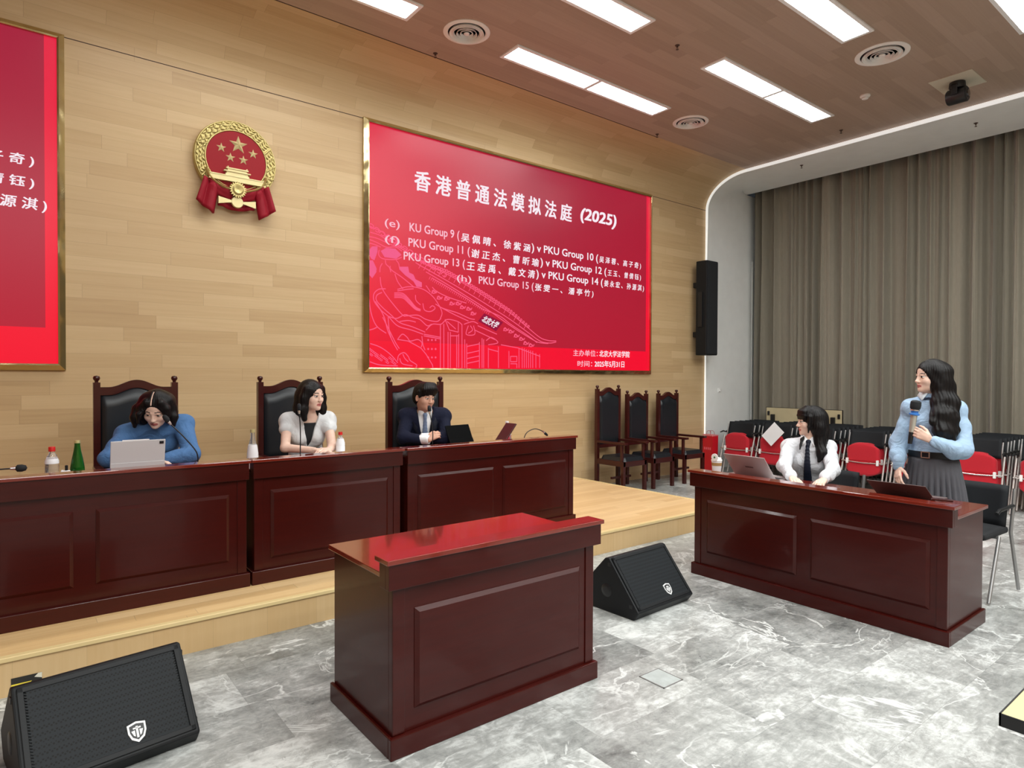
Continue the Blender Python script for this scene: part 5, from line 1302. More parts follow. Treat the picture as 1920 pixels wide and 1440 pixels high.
# red gift bag by the portal wall
t = thing('gift_bag', 'tall red paper gift bag standing by the pale reveal wall', 'bag', (8.99, 6.215, 0), -0.15)
MB().hexa([(-0.06, -0.10, 0), (0.06, -0.10, 0), (0.06, 0.10, 0), (-0.06, 0.10, 0)], [(-0.065, -0.105, 0.60), (0.065, -0.105, 0.60), (0.065, 0.105, 0.60), (-0.065, 0.105, 0.60)]).obj('bag_body', mat('red_card', lin(196, 18, 34), 0.45), t, None)
MB().box(-0.067, 0.067, -0.107, 0.107, 0.585, 0.605).obj('folded_rim', mat('pale_red_card', lin(214, 120, 124), 0.5), t, None)
for k in range(4):
    MB().box(-0.0665, -0.0635, -0.07+0.04*k, -0.045+0.04*k, 0.36, 0.40).obj('printed_character', mat('faint_pink_print', lin(224, 96, 110), 0.5), t, None)
for sx in (-1, 1): MB().tube(smooth_path([(sx*0.05, -0.04, 0.60), (sx*0.03, -0.035, 0.66), (sx*0.03, 0.035, 0.66), (sx*0.05, 0.04, 0.60)], 6), 0.003, 6).obj('handle', mat('red_cord', lin(170, 20, 30), 0.7), t, 60)

# ================================================================== PEOPLE: implicit-surface bodies
class Field:
    def __init__(s, lo, hi, h):
        s.lo = np.array(lo, float); s.h = h; s.n = np.ceil((np.array(hi)-s.lo)/h).astype(int)+1
        s.D = np.full(s.n, 0.5, np.float32); s.ax = [s.lo[i]+h*np.arange(s.n[i]) for i in range(3)]
    def sl(s, lo, hi):
        a = np.maximum(((np.array(lo)-s.lo)/s.h).astype(int), 0); b = np.minimum(((np.array(hi)-s.lo)/s.h).astype(int)+2, s.n)
        if (b <= a).any(): return None
        S = tuple(slice(a[i], b[i]) for i in range(3))
        X = s.ax[0][S[0]][:, None, None]; Y = s.ax[1][S[1]][None, :, None]; Z = s.ax[2][S[2]][None, None, :]
        return S, X, Y, Z
    def join(s, S, d, k, mode):
        A = s.D[S]; d = d.astype(np.float32)
        if mode == 'sub':
            d = -d
            if k > 0: h = np.maximum(k-np.abs(A-d), 0)/k; s.D[S] = np.maximum(A, d)+h*h*k*0.25
            else: s.D[S] = np.maximum(A, d)
        else:
            if k > 0: h = np.maximum(k-np.abs(A-d), 0)/k; s.D[S] = np.minimum(A, d)-h*h*k*0.25
            else: s.D[S] = np.minimum(A, d)
    def cap(s, a, b, ra, rb=None, k=0.02, mode='add'):
        rb = ra if rb is None else rb; a = np.array(a, float); b = np.array(b, float); m = max(ra, rb)+k+3*s.h
        q = s.sl(np.minimum(a, b)-m, np.maximum(a, b)+m)
        if q is None: return s
        S, X, Y, Z = q; ba = b-a; L = max(ba.dot(ba), 1e-9)
        t = np.clip(((X-a[0])*ba[0]+(Y-a[1])*ba[1]+(Z-a[2])*ba[2])/L, 0, 1)
        d = np.sqrt((X-a[0]-t*ba[0])**2+(Y-a[1]-t*ba[1])**2+(Z-a[2]-t*ba[2])**2)-(ra+(rb-ra)*t)
        s.join(S, d, k, mode); return s
    def chain(s, pts, rs, k=0.02, mode='add'):
        for i in range(len(pts)-1): s.cap(pts[i], pts[i+1], rs[i], rs[i+1], k, mode)
        return s
    def ell(s, c, r, R=None, k=0.02, mode='add'):
        c = np.array(c, float); r = np.array(r, float) if np.ndim(r) else np.full(3, float(r)); R = np.eye(3) if R is None else np.array(R)
        e = np.sqrt(((R*r[None, :])**2).sum(1)); m = e+k+3*s.h; q = s.sl(c-m, c+m)
        if q is None: return s
        S, X, Y, Z = q; X = X-c[0]; Y = Y-c[1]; Z = Z-c[2]; k0 = 0; k1 = 0
        for i in range(3):
            l = X*R[0, i]+Y*R[1, i]+Z*R[2, i]; k0 = k0+(l/r[i])**2; k1 = k1+(l/r[i]**2)**2
        k0 = np.sqrt(k0); k1 = np.sqrt(k1)+1e-9
        s.join(S, k0*(k0-1)/k1, k, mode); return s
    def fun(s, f, lo, hi, k=0.0, mode='sub'):
        q = s.sl(lo, hi)
        if q is not None: S, X, Y, Z = q; s.join(S, f(X, Y, Z), k, mode)
        return s
    def warp(s, f):
        X = s.ax[0][:, None, None]; Y = s.ax[1][None, :, None]; Z = s.ax[2][None, None, :]
        s.D += f(X, Y, Z).astype(np.float32); return s
    def nets(s):
        D = s.D; I = D < 0; c = np.zeros(tuple(n-1 for n in D.shape), np.int8)
        cor = [(i, j, k) for i in (0, 1) for j in (0, 1) for k in (0, 1)]; v = lambda A, o: A[o[0]:A.shape[0]-1+o[0], o[1]:A.shape[1]-1+o[1], o[2]:A.shape[2]-1+o[2]]
        for o in cor: c += v(I, o)
        mask = (c > 0) & (c < 8); idx = np.full(mask.shape, -1, np.int64); N = int(mask.sum()); idx[mask] = np.arange(N)
        cell = np.argwhere(mask).astype(float); acc = np.zeros((N, 3)); cnt = np.zeros(N); vals = {o: v(D, o)[mask] for o in cor}
        for o in cor:
            for ax in range(3):
                if o[ax]: continue
                p = list(o); p[ax] = 1; a, b = vals[o], vals[tuple(p)]; x = (a < 0) != (b < 0); t = a[x]/(a[x]-b[x])
                P = np.tile(np.array(o, float), (x.sum(), 1)); P[:, ax] += t; acc[x] += P; cnt[x] += 1
        V = s.lo+(cell+acc/cnt[:, None])*s.h; F = []
        for ax in range(3):
            A = I.take(range(I.shape[ax]-1), ax); B = I.take(range(1, I.shape[ax]), ax); E = np.argwhere(A != B)
            o1, o2 = [(1, 2), (2, 0), (0, 1)][ax]; ok = (E[:, o1] > 0) & (E[:, o2] > 0) & (E[:, o1] < D.shape[o1]-1) & (E[:, o2] < D.shape[o2]-1); E = E[ok]
            q = []
            for d1, d2 in ((-1, -1), (0, -1), (0, 0), (-1, 0)):
                G = E.copy(); G[:, o1] += d1; G[:, o2] += d2; q.append(idx[G[:, 0], G[:, 1], G[:, 2]])
            q = np.stack(q, 1); flip = ~I[E[:, 0], E[:, 1], E[:, 2]]; q[flip] = q[flip][:, ::-1]; F.append(q)
        return V, np.concatenate(F)
    def obj(s, name, mats, org, parent=None, classify=None, relax=1):
        V, F = s.nets()
        for _ in range(relax):
            acc = np.zeros_like(V); n = np.zeros(len(V))
            for a, b in ((0, 1), (1, 2), (2, 3), (3, 0)):
                np.add.at(acc, F[:, a], V[F[:, b]]); np.add.at(n, F[:, a], 1); np.add.at(acc, F[:, b], V[F[:, a]]); np.add.at(n, F[:, b], 1)
            V = 0.55*V+0.45*acc/np.maximum(n, 1)[:, None]
        me = bpy.data.meshes.new(name); me.from_pydata((V-np.array(org)).tolist(), [], F.tolist())
        for m in (mats if isinstance(mats, (list, tuple)) else [mats]): me.materials.append(m)
        if classify is not None: me.polygons.foreach_set('material_index', classify(V[F].mean(1)).astype(np.int32))
        me.polygons.foreach_set('use_smooth', [True]*len(F)); me.update()
        o = bpy.data.objects.new(name, me); COL.objects.link(o)
        if parent: o.parent = parent
        else: o.location = org
        return o
def nrmz(v): v = np.array(v, float); return v/np.linalg.norm(v)
def frame(fwd, up=(0, 0, 1), roll=0.0):
    Y = nrmz(fwd); X = nrmz(np.cross(Y, up)); Z = np.cross(X, Y)
    if roll: X, Z = X*math.cos(roll)+Z*math.sin(roll), Z*math.cos(roll)-X*math.sin(roll)
    return np.stack([X, Y, Z], 1)                # columns: right, forward, up
def upframe(up, fwd):
    Z = nrmz(up); X = nrmz(np.cross(fwd, Z)); Y = np.cross(Z, X); return np.stack([X, Y, Z], 1)

def head(f, hc, R, neck, s=1.0, male=False, neck_r=0.047):
    hc = np.array(hc, float); P = lambda x, y, z: hc+R @ (np.array([x, y, z])*s); E = lambda c, r, k=0.02, mode='add': f.ell(P(*c), np.array(r)*s, R, k*s, mode)
    C = lambda a, b, ra, rb=None, k=0.008, mode='add': f.cap(P(*a), P(*b), ra*s, (ra if rb is None else rb)*s, k*s, mode)
    w = 1.05 if male else 1.0
    E((0, -0.014, 0.026), (0.075*w, 0.095, 0.089), 0.0); E((0, 0.030, 0.040), (0.060, 0.054, 0.055)); E((0, 0.026, -0.034), (0.061*w, 0.060, 0.076))
    E((0, 0.038, -0.076), (0.044*w, 0.046, 0.036)); E((0, 0.072, -0.097), (0.020*w, 0.017, 0.015), 0.02)
    for sx in (-1, 1):
        E((sx*0.040, 0.055, -0.030), (0.024, 0.024, 0.024), 0.022)
        E((sx*0.032, 0.101, 0.001), (0.020, 0.019, 0.012), 0.014, 'sub'); E((sx*0.031, 0.0765, 0.0), (0.0145, 0.0120, 0.0105), 0.004)
        C((sx*0.014, 0.083, 0.017), (sx*0.044, 0.073, 0.019), 0.008, 0.006, 0.012)
        E((sx*0.075*w, -0.006, -0.010), (0.010, 0.020, 0.031), 0.006); E((sx*0.081*w, 0.0, -0.008), (0.006, 0.010, 0.018), 0.004, 'sub')
        E((sx*0.0115, 0.094, -0.036), (0.0085, 0.0095, 0.0075), 0.005)
    C((0, 0.080, 0.012), (0, 0.099, -0.030), 0.0085, 0.0105, 0.012); E((0, 0.103, -0.033), (0.0115, 0.0105, 0.0095), 0.006)
    C((-0.018, 0.080, -0.0615), (0, 0.090, -0.0595), 0.0055, 0.0065, 0.006); C((0.018, 0.080, -0.0615), (0, 0.090, -0.0595), 0.0055, 0.0065, 0.006)
    C((-0.015, 0.080, -0.071), (0.015, 0.080, -0.071), 0.0065, 0.0065, 0.006); E((0, 0.0885, -0.0715), (0.012, 0.005, 0.006), 0.005)
    C((-0.024, 0.089, -0.0662), (0.024, 0.089, -0.0662), 0.0016, 0.0016, 0.004, 'sub')
    f.cap(P(0, -0.022, -0.055), neck, neck_r*s, neck_r*1.12*s, 0.03)
def face_paint(hc, R, s=1.0, gaze=0.0, lids=1.0, brow=1.0):
    """0 skin, 1 eye white, 2 dark iris and lashes, 3 brow, 4 lips, 5 blush-free cheek (unused)"""
    hc = np.array(hc, float)
    def f(c):
        q = (c-hc) @ R/s; x, y, z = q[:, 0], q[:, 1], q[:, 2]; m = np.zeros(len(c)); ax = np.abs(x); fr = y > 0.05
        ex = (ax-0.031)/0.0155; ez = (z-0.0005)/(0.0062*lids); eye = fr & (ex**2+ez**2 < 1)
        m[eye] = 1; ir = eye & (np.abs(x-np.sign(x)*0.031-gaze*0.005) < 0.0062); m[ir] = 2
        lid = fr & (np.abs(ex) < 1.12) & (ez > 0.45) & (ex**2+(ez*0.85)**2 < 1.25) & (z < 0.012); m[lid] = 2
        bz = 0.0225+0.004*np.sin((ax-0.012)/0.036*PI)*0.8; br = fr & (ax > 0.013) & (ax < 0.049) & (np.abs(z-bz) < 0.0032*brow); m[br] = 3
        lp = fr & (ax < 0.0235) & (z > -0.0795+(ax*0.22)) & (z < -0.0545-ax*0.24) & (y > 0.066); m[lp] = 4
        return m
    return f
def hand(f, W, d, n, side, curl=(0.25, 0.35, 0.25), thumb=(0.6, 0.5, 0.3), s=1.0, spread=0.0, k=0.004):
    """W wrist, d wrist to knuckles, n palm normal, side: thumb direction"""
    W = np.array(W, float); d = nrmz(d); n = nrmz(np.array(n)-d*np.dot(n, d)); t = nrmz(np.array(side)-d*np.dot(side, d)-n*np.dot(side, n))
    offs = (0.027, 0.009, -0.009, -0.026); L = ((0.041, 0.025, 0.020), (0.045, 0.028, 0.021), (0.042, 0.026, 0.020), (0.033, 0.020, 0.017)); pl = (0.083, 0.086, 0.081, 0.073)
    for i in range(4):
        kn = W+(d*pl[i]+t*offs[i])*s; f.cap(W+(d*0.008+t*offs[i]*0.55)*s, kn, 0.0125*s, 0.0105*s, 0.010)
        dd = nrmz(d+t*spread*offs[i]*20); p = kn; ang = 0; r = (0.0088, 0.0080, 0.0072, 0.0060); cu = curl[i] if np.ndim(curl[0]) else curl
        for j in range(3):
            ang += cu[j]; e = p+(dd*math.cos(ang)+n*math.sin(ang))*L[i][j]*s; f.cap(p, e, r[j]*s, r[j+1]*s, k); p = e
    f.cap(W+d*0.03*s+n*0.004, W+d*0.06*s+n*0.004, 0.016*s, 0.014*s, 0.012)
    a = W+(d*0.022+t*0.022+n*0.004)*s; b = a+nrmz(d*thumb[0]+t*thumb[1]+n*thumb[2])*0.040*s; c = b+nrmz(d*(thumb[0]+0.25)+t*thumb[1]*0.5+n*(thumb[2]+0.1))*0.030*s; e = c+nrmz(d+n*(thumb[2]+0.2))*0.024*s
    f.chain([a, b, c, e], [0.0145*s, 0.0105*s, 0.0092*s, 0.0068*s], 0.006)

SKIN = {}
def skin(name, c, lips): 
    return [mat(name, c, 0.5, spec=0.35, sss=0.12, noise=0.04, nscale=60), mat(name+'_eye', lin(226, 220, 214), 0.3), mat(name+'_lash', lin(26, 18, 18), 0.45), mat(name+'_brow', lin(62, 44, 38), 0.7), mat(name+'_lips', lips, 0.45)]
SK1 = skin('skin_light', lin(232, 198, 180), lin(176, 98, 92)); SK2 = skin('skin_pale', lin(228, 194, 176), lin(180, 100, 96)); SK3 = skin('skin_warm', lin(206, 160, 138), lin(168, 100, 90))
def hairmat(name, c):
    N = NT(name); tc = N.n('ShaderNodeTexCoord'); mp = N.n('ShaderNodeMapping'); mp.inputs['Scale'].default_value = (170, 170, 9); N.link(tc.outputs['Object'], mp.inputs[0])
    g = N.noise(mp.outputs[0], 1.0, 3, 0.6); N.link(N.mix(g, tuple(x*0.5 for x in c[:3])+(1,), tuple(min(1, x*1.6) for x in c[:3])+(1,)), N.b.inputs['Base Color'])
    N.b.inputs['Roughness'].default_value = 0.42; N.b.inputs['Specular IOR Level'].default_value = 0.22
    bp = N.n('ShaderNodeBump'); bp.inputs['Strength'].default_value = 0.35; bp.inputs['Distance'].default_value = 0.004; N.link(g, bp.inputs['Height']); N.link(bp.outputs[0], N.b.inputs['Normal'])
    return N.m
HAIR = hairmat('black_hair', lin(15, 13, 14))
def cloth(name, c, rough=0.8, bump=0.3, sc=9.0, fine=500, **kw):
    m = mat(name, c, rough, spec=0.25, **kw); nt = m.node_tree; b = nt.nodes['Principled BSDF']
    tc = nt.nodes.new('ShaderNodeTexCoord'); n1 = nt.nodes.new('ShaderNodeTexNoise'); n1.inputs['Scale'].default_value = sc; n1.inputs['Detail'].default_value = 3; n1.inputs['Distortion'].default_value = 1.5
    bp = nt.nodes.new('ShaderNodeBump'); bp.inputs['Strength'].default_value = bump; bp.inputs['Distance'].default_value = 0.03
    nt.links.new(tc.outputs['Object'], n1.inputs['Vector']); nt.links.new(n1.outputs['Fac'], bp.inputs['Height']); nt.links.new(bp.outputs[0], b.inputs['Normal'])
    return m

class Person:
    """joints in world space; body is one implicit surface, clothes and hair are children"""
    def __init__(s, label, base, hc, hR, pelvis, chest, neck, shR, shL, elR, elL, wrR, wrL, fwd, knees=None, ankles=None, male=False, hs=1.0, skin=None, arm=1.0, group=None):
        s.__dict__.update(locals()); s.A = lambda v: np.array(v, float)
        for k in ('base', 'hc', 'pelvis', 'chest', 'neck', 'shR', 'shL', 'elR', 'elL', 'wrR', 'wrL', 'fwd'): setattr(s, k, np.array(getattr(s, k), float))
        s.TR = upframe(s.neck-s.chest, s.fwd); s.PR = upframe(s.chest-s.pelvis, s.fwd)
    def bounds(s, pts, m): P = np.array(pts); return P.min(0)-m, P.max(0)+m
    def torso(s, f, g=0.0, k=0.03, legs=True, girdle=True):
        m = s.male; waist = s.pelvis*0.5+s.chest*0.5
        f.ell(s.chest, np.array((0.165, 0.112, 0.17) if m else (0.138, 0.098, 0.15))+g, s.TR, k)
        f.ell(waist, np.array((0.145, 0.105, 0.15) if m else (0.122, 0.09, 0.14))+g, s.PR, k)
        f.ell(s.pelvis, np.array((0.165, 0.125, 0.12) if m else (0.165, 0.12, 0.125))+g, s.PR, k)
        if not m:
            for sx in (-1, 1): f.ell(s.chest+s.TR @ np.array([sx*0.062, 0.068, 0.0]), np.array([0.052, 0.048, 0.052])+g*0.8, s.TR, 0.025)
        if girdle:
            r = (0.056 if m else 0.046)+g
            for sh in (s.shR, s.shL):
                f.cap(s.neck*0.75+sh*0.25+s.TR @ np.array([0, -0.01, -0.015]), sh, r*0.85, r, k); f.cap(s.chest*0.35+s.neck*0.65, sh, r*1.25, r*1.05, k)
            f.cap(s.chest, s.neck+s.TR @ np.array([0, -0.01, -0.02]), 0.085+g, 0.058+g, k)
    def arm_(s, f, which, r, k=0.018, upto=None):
        sh, el, wr = (s.shR, s.elR, s.wrR) if which == 'R' else (s.shL, s.elL, s.wrL)
        f.cap(sh, el, r[0], r[1], k); e = wr if upto is None else el+(wr-el)*upto; f.cap(el, e, r[1]*0.98, r[2], k)
    def legs(s, f, g=0.0):
        if not s.knees: return
        for sx, kn, an in zip((1, -1), s.knees, s.ankles):
            hip = s.pelvis+s.PR @ np.array([sx*0.085, 0.02, -0.03]); kn = np.array(kn, float); an = np.array(an, float)
            f.chain([hip, kn, an], [0.085+g, 0.056+g, 0.038+g], 0.03)
    def build(s, hands, h=0.0036, extra=None, gaze=0.0, lids=1.0, brow=1.0):
        pts = [s.hc+0.16, s.hc-0.16, s.pelvis-0.2, s.pelvis+0.2, s.shR, s.shL, s.elR, s.elL, s.wrR, s.wrL]+[np.array(p) for p in (s.knees or [])+(s.ankles or [])]
        P = np.array(pts); lo = P.min(0)-0.13; hi = P.max(0)+0.13; hi[2] = s.hc[2]+0.17; lo[2] = min(lo[2], s.base[2]-0.01) if s.ankles else lo[2]
        f = Field(lo, hi, h); s.torso(f, -0.012)
        r = (0.047, 0.040, 0.027) if s.male else (0.041, 0.035, 0.0235); r = tuple(x*s.arm for x in r)
        s.arm_(f, 'R', r); s.arm_(f, 'L', r); s.legs(f)
        if s.ankles:
            for an in s.ankles:
                an = np.array(an, float); toe = an+np.array([*(s.fwd[:2]*0.15), 0]); toe[2] = s.base[2]+0.035; f.cap(an, an-np.array([*(s.fwd[:2]*0.03), an[2]-s.base[2]-0.04]), 0.036, 0.034, 0.02); f.cap(an-np.array([0, 0, an[2]-s.base[2]-0.04]), toe, 0.034, 0.026, 0.02)
        for hd in hands: hand(f, **hd)
        head(f, s.hc, s.hR, s.neck, s.hs, s.male, 0.052 if s.male else 0.044)
        if extra: extra(f)
        s.body = f.obj('person', s.skin, s.base, None, face_paint(s.hc, s.hR, s.hs, gaze, lids, brow))
        tag(s.body, s.label, 'person', s.group); return s.body
    def part(s, f, name, m, **kw): return f.obj(name, m, s.base, s.body, **kw)
def wrinkle(amp, sc, seed=0):
    a, b, c = seed*1.7, seed*2.3, seed*0.9
    return lambda X, Y, Z: amp*(np.sin(sc*(X*0.9+Y*0.5+Z*0.6)+a+1.5*np.sin(sc*0.5*(Z-X)+b))*0.6+np.sin(sc*1.9*(Y*0.8-Z*0.7+X*0.3)+c+1.2*np.sin(sc*0.7*(X+Y)))*0.4)
def strands(hc, amp, n, wave=0.0):
    hc = np.array(hc, float)
    return lambda X, Y, Z: amp*np.sin(n*np.arctan2(X-hc[0], Y-hc[1])+2.2*np.sin(9*(Z-hc[2]))+wave*np.sin(23*(Z-hc[2])+3*np.arctan2(X-hc[0], Y-hc[1])))
def scalp(f, hc, R, s=1.0, window=(0.0, 0.122, -0.030), wr=(0.064, 0.078, 0.082), grow=0.0, cut=True):
    P = lambda x, y, z: hc+R @ (np.array([x, y, z])*s)
    f.ell(P(0, -0.018, 0.030), np.array([0.084+grow, 0.104+grow, 0.096+grow])*s, R, 0.01); f.ell(P(0, -0.035, -0.02), np.array([0.080+grow, 0.084+grow, 0.09])*s, R, 0.03)
    return P
def facecut(f, hc, R, s, c, r, k=0.012): f.ell(np.array(hc)+R @ (np.array(c)*s), np.array(r)*s, R, k, 'sub')
def pdir(hx, hy):
    """directions at a person seen from the front of the hall: u to the side, c towards the hall"""
    d = nrmz([hx, hy, 0]); return np.array([d[1], -d[0], 0]), -d
Zv = np.array([0, 0, 1.0])

# ---- the judge in blue: bent over her tablet
def judge_blue():
    hc = np.array([0.785, 4.93, 1.315]); u, c = pdir(0.785, 4.95); Q = lambda a, t, z: hc*[1, 1, 0]+u*a+c*t+Zv*z
    R = frame(nrmz(-0.30*u+0.95*c)*math.cos(0.50)-Zv*math.sin(0.50), roll=0.06)
    p = Person('woman in a blue sweater with a black bob bending over her tablet', (0.76, 5.25, 0.19), hc, R, Q(0.03, -0.40, 0.78), Q(0.0, -0.20, 1.09), Q(0.0, -0.085, 1.235),
               Q(-0.185, -0.12, 1.135), Q(0.165, -0.15, 1.195), Q(-0.275, 0.06, 1.0), Q(0.205, 0.05, 1.0), Q(-0.06, 0.125, 0.985), Q(0.04, 0.13, 0.985), c,
               [Q(-0.15, 0.0, 0.70), Q(0.16, 0.0, 0.70)], [Q(-0.14, 0.02, 0.28), Q(0.15, 0.02, 0.28)], skin=SK1, arm=1.15)
    p.build([dict(W=p.wrR, d=u*0.8+c*0.2-Zv*0.05, n=-Zv, side=c), dict(W=p.wrL, d=-u*0.8+c*0.15-Zv*0.05, n=-Zv, side=c)], lids=0.72)
    lo, hi = p.bounds([p.pelvis, p.shR, p.shL, p.elR, p.elL, p.wrR, p.wrL], 0.2)
    f = Field(lo, hi, 0.0055); p.torso(f, 0.016); p.arm_(f, 'R', (0.064, 0.056, 0.040), 0.03, 0.92); p.arm_(f, 'L', (0.066, 0.057, 0.040), 0.03, 0.92)
    f.cap(p.neck, p.neck+Zv*0.01, 0.062, 0.058, 0.03)
    nc = p.neck+Zv*0.035+c*0.022; f.ell(nc, (0.056, 0.056, 0.055), None, 0.006, 'sub'); f.warp(wrinkle(0.005, 34, 1))
    p.part(f, 'sweater', cloth('blue_knit', lin(78, 116, 164), 0.85, 0.45, 12))
    f = Field(*p.bounds([p.pelvis, *p.knees, *p.ankles], 0.2), 0.01); f.ell(p.pelvis, (0.185, 0.15, 0.13), p.PR, 0.03); p.legs(f, 0.02); p.part(f, 'trousers', M['black_fabric'])
    f = Field(hc-0.24, hc+0.22, 0.0042); P = scalp(f, hc, R, 1.0, grow=0.006)
    for sx, du in ((-1, 0.0), (1, -0.012)):
        f.chain([P(sx*0.058, -0.015, 0.055), Q(sx*(0.100+du)-0.006, 0.0, hc[2]+0.0), Q(sx*(0.118+du)-0.008, 0.015, hc[2]-0.055), Q(sx*(0.122+du)-0.008, 0.02, hc[2]-0.112)], [0.050, 0.036, 0.028, 0.013], 0.03)
        f.chain([P(sx*0.045, 0.055, 0.085), P(sx*0.078, 0.052, 0.035), Q(sx*(0.088+du)-0.014, 0.075, hc[2]-0.03), Q(sx*(0.092+du)-0.016, 0.07, hc[2]-0.085)], [0.022, 0.020, 0.018, 0.010], 0.02)
        f.chain([P(sx*0.05, -0.06, 0.03), Q(sx*0.075, -0.05, hc[2]-0.03), Q(sx*0.08, -0.05, hc[2]-0.08)], [0.055, 0.05, 0.03], 0.03)
    facecut(f, hc, R, 1.0, (0, 0.114, -0.024), (0.069, 0.080, 0.094)); f.warp(strands(hc, 0.0008, 46))
    f.fun(lambda X, Y, Z: np.maximum(np.maximum(np.abs((X-hc[0])*R[0, 0]+(Y-hc[1])*R[1, 0]+(Z-hc[2])*R[2, 0]-0.008)-0.0030, 0.104-np.sqrt((X-hc[0])**2+(Y-hc[1])**2+(Z-hc[2])**2)), -((X-hc[0])*R[0, 1]+(Y-hc[1])*R[1, 1]+(Z-hc[2])*R[2, 1]+0.02)), hc-0.2, hc+0.2)
    p.part(f, 'hair', HAIR)
    b = MB(); pr = [(-0.015, 0.1235), (0.01, 0.121), (0.03, 0.114), (0.05, 0.104), (0.068, 0.089), (0.078, 0.074)]
    b.tube([tuple(P(0.008, y, z)-p.base) for y, z in pr], 0.0042, 8); b.obj('hair_parting', SK1[0], p.body, 60)
    MB().sphere(tuple(p.chest+p.TR @ np.array([0.0, 0.128, 0.06])-p.base), 0.008, 12, 8).obj('pendant', M['chrome'], p.body, 60)
judge_blue()

# ---- the judge in white: looking towards the advocates, hands folded
def judge_white():
    hc = np.array([1.885, 4.99, 1.388]); u, c = pdir(1.885, 4.99); Q = lambda a, t, z: hc*[1, 1, 0]+u*a+c*t+Zv*z
    R = frame(nrmz(0.72*u+0.69*c)*math.cos(0.06)-Zv*math.sin(0.06))
    p = Person('woman in a white short-sleeved blouse with her hands folded on the bench', (1.89, 5.25, 0.19), hc, R, Q(-0.05, -0.22, 0.76), Q(-0.04, -0.10, 1.07), Q(-0.02, -0.045, 1.245),
               Q(-0.185, -0.07, 1.185), Q(0.125, -0.085, 1.19), Q(-0.195, 0.08, 0.985), Q(0.155, 0.07, 0.985), Q(0.02, 0.19, 0.972), Q(0.13, 0.18, 0.972), nrmz(c*0.97+u*0.2),
               [Q(-0.14, 0.22, 0.70), Q(0.10, 0.22, 0.70)], [Q(-0.13, 0.22, 0.28), Q(0.10, 0.22, 0.28)], skin=SK2)
    p.build([dict(W=p.wrR, d=u*0.9+c*0.25, n=-Zv+c*0.2, side=c+Zv*0.3, curl=(0.3, 0.45, 0.3)), dict(W=p.wrL, d=-u*0.45+c*0.75+Zv*0.1, n=-Zv-u*0.2, side=-u, curl=(0.35, 0.5, 0.4))], gaze=0.3)
    lo, hi = p.bounds([p.pelvis, p.shR, p.shL, p.neck], 0.2); f = Field(lo, hi, 0.005); p.torso(f, 0.014)
    for sh, el in ((p.shR, p.elR), (p.shL, p.elL)): f.cap(sh, sh+(el-sh)*0.30, 0.054, 0.060, 0.02)
    TR, nk = p.TR, p.neck
    def vcut(X, Y, Z):
        X = X-nk[0]; Y = Y-nk[1]; Z = Z-nk[2]; x = X*TR[0, 0]+Y*TR[1, 0]+Z*TR[2, 0]; y = X*TR[0, 1]+Y*TR[1, 1]+Z*TR[2, 1]; z = X*TR[0, 2]+Y*TR[1, 2]+Z*TR[2, 2]
        return np.maximum(np.maximum(np.abs(x)-(z+0.25)*0.26, -0.25-z), -y)*0.9
    f.fun(vcut, nk-0.3, nk+0.3); f.ell(nk+Zv*0.045, (0.060, 0.060, 0.07), None, 0.006, 'sub'); f.warp(wrinkle(0.004, 30, 2))
    p.part(f, 'blouse', cloth('white_satin', lin(214, 218, 221), 0.5, 0.5, 8))
    f = Field(lo, hi, 0.006); p.torso(f, 0.003)
    f.fun(lambda X, Y, Z: ((nk[2]-0.075)-Z)+0*X+0*Y, lo, hi, 0.0, 'sub'); p.part(f, 'inner_top', M['black_fabric'])
    f = Field(*p.bounds([p.pelvis, *p.knees, *p.ankles], 0.2), 0.01); f.ell(p.pelvis-Zv*0.03, (0.18, 0.14, 0.11), p.PR, 0.03); p.legs(f, 0.02); p.part(f, 'trousers', M['black_fabric'])
    f = Field(hc-[0.26, 0.26, 0.34], hc+0.2, 0.0044); P = scalp(f, hc, R, grow=0.004)
    f.chain([P(-0.06, -0.045, 0.03), P(-0.085, -0.05, -0.06), P(-0.10, -0.02, -0.15), P(-0.105, 0.02, -0.235)], [0.06, 0.055, 0.046, 0.02], 0.04)
    f.chain([P(-0.075, 0.03, 0.055), P(-0.092, 0.03, -0.02), P(-0.097, 0.03, -0.10), P(-0.092, 0.045, -0.205)], [0.028, 0.026, 0.028, 0.022], 0.03)
    f.chain([P(0.075, 0.02, 0.055), P(0.088, 0.005, -0.02), P(0.085, 0.0, -0.11), P(0.085, 0.02, -0.18)], [0.028, 0.028, 0.034, 0.022], 0.03)
    f.chain([P(0.0, -0.08, -0.02), P(0.0, -0.085, -0.12), P(0.03, -0.07, -0.19)], [0.07, 0.07, 0.04], 0.04)
    facecut(f, hc, R, 1.0, (0.004, 0.122, -0.026), (0.063, 0.080, 0.092)); f.warp(strands(hc, 0.0016, 44)); p.part(f, 'hair', HAIR)
judge_white()

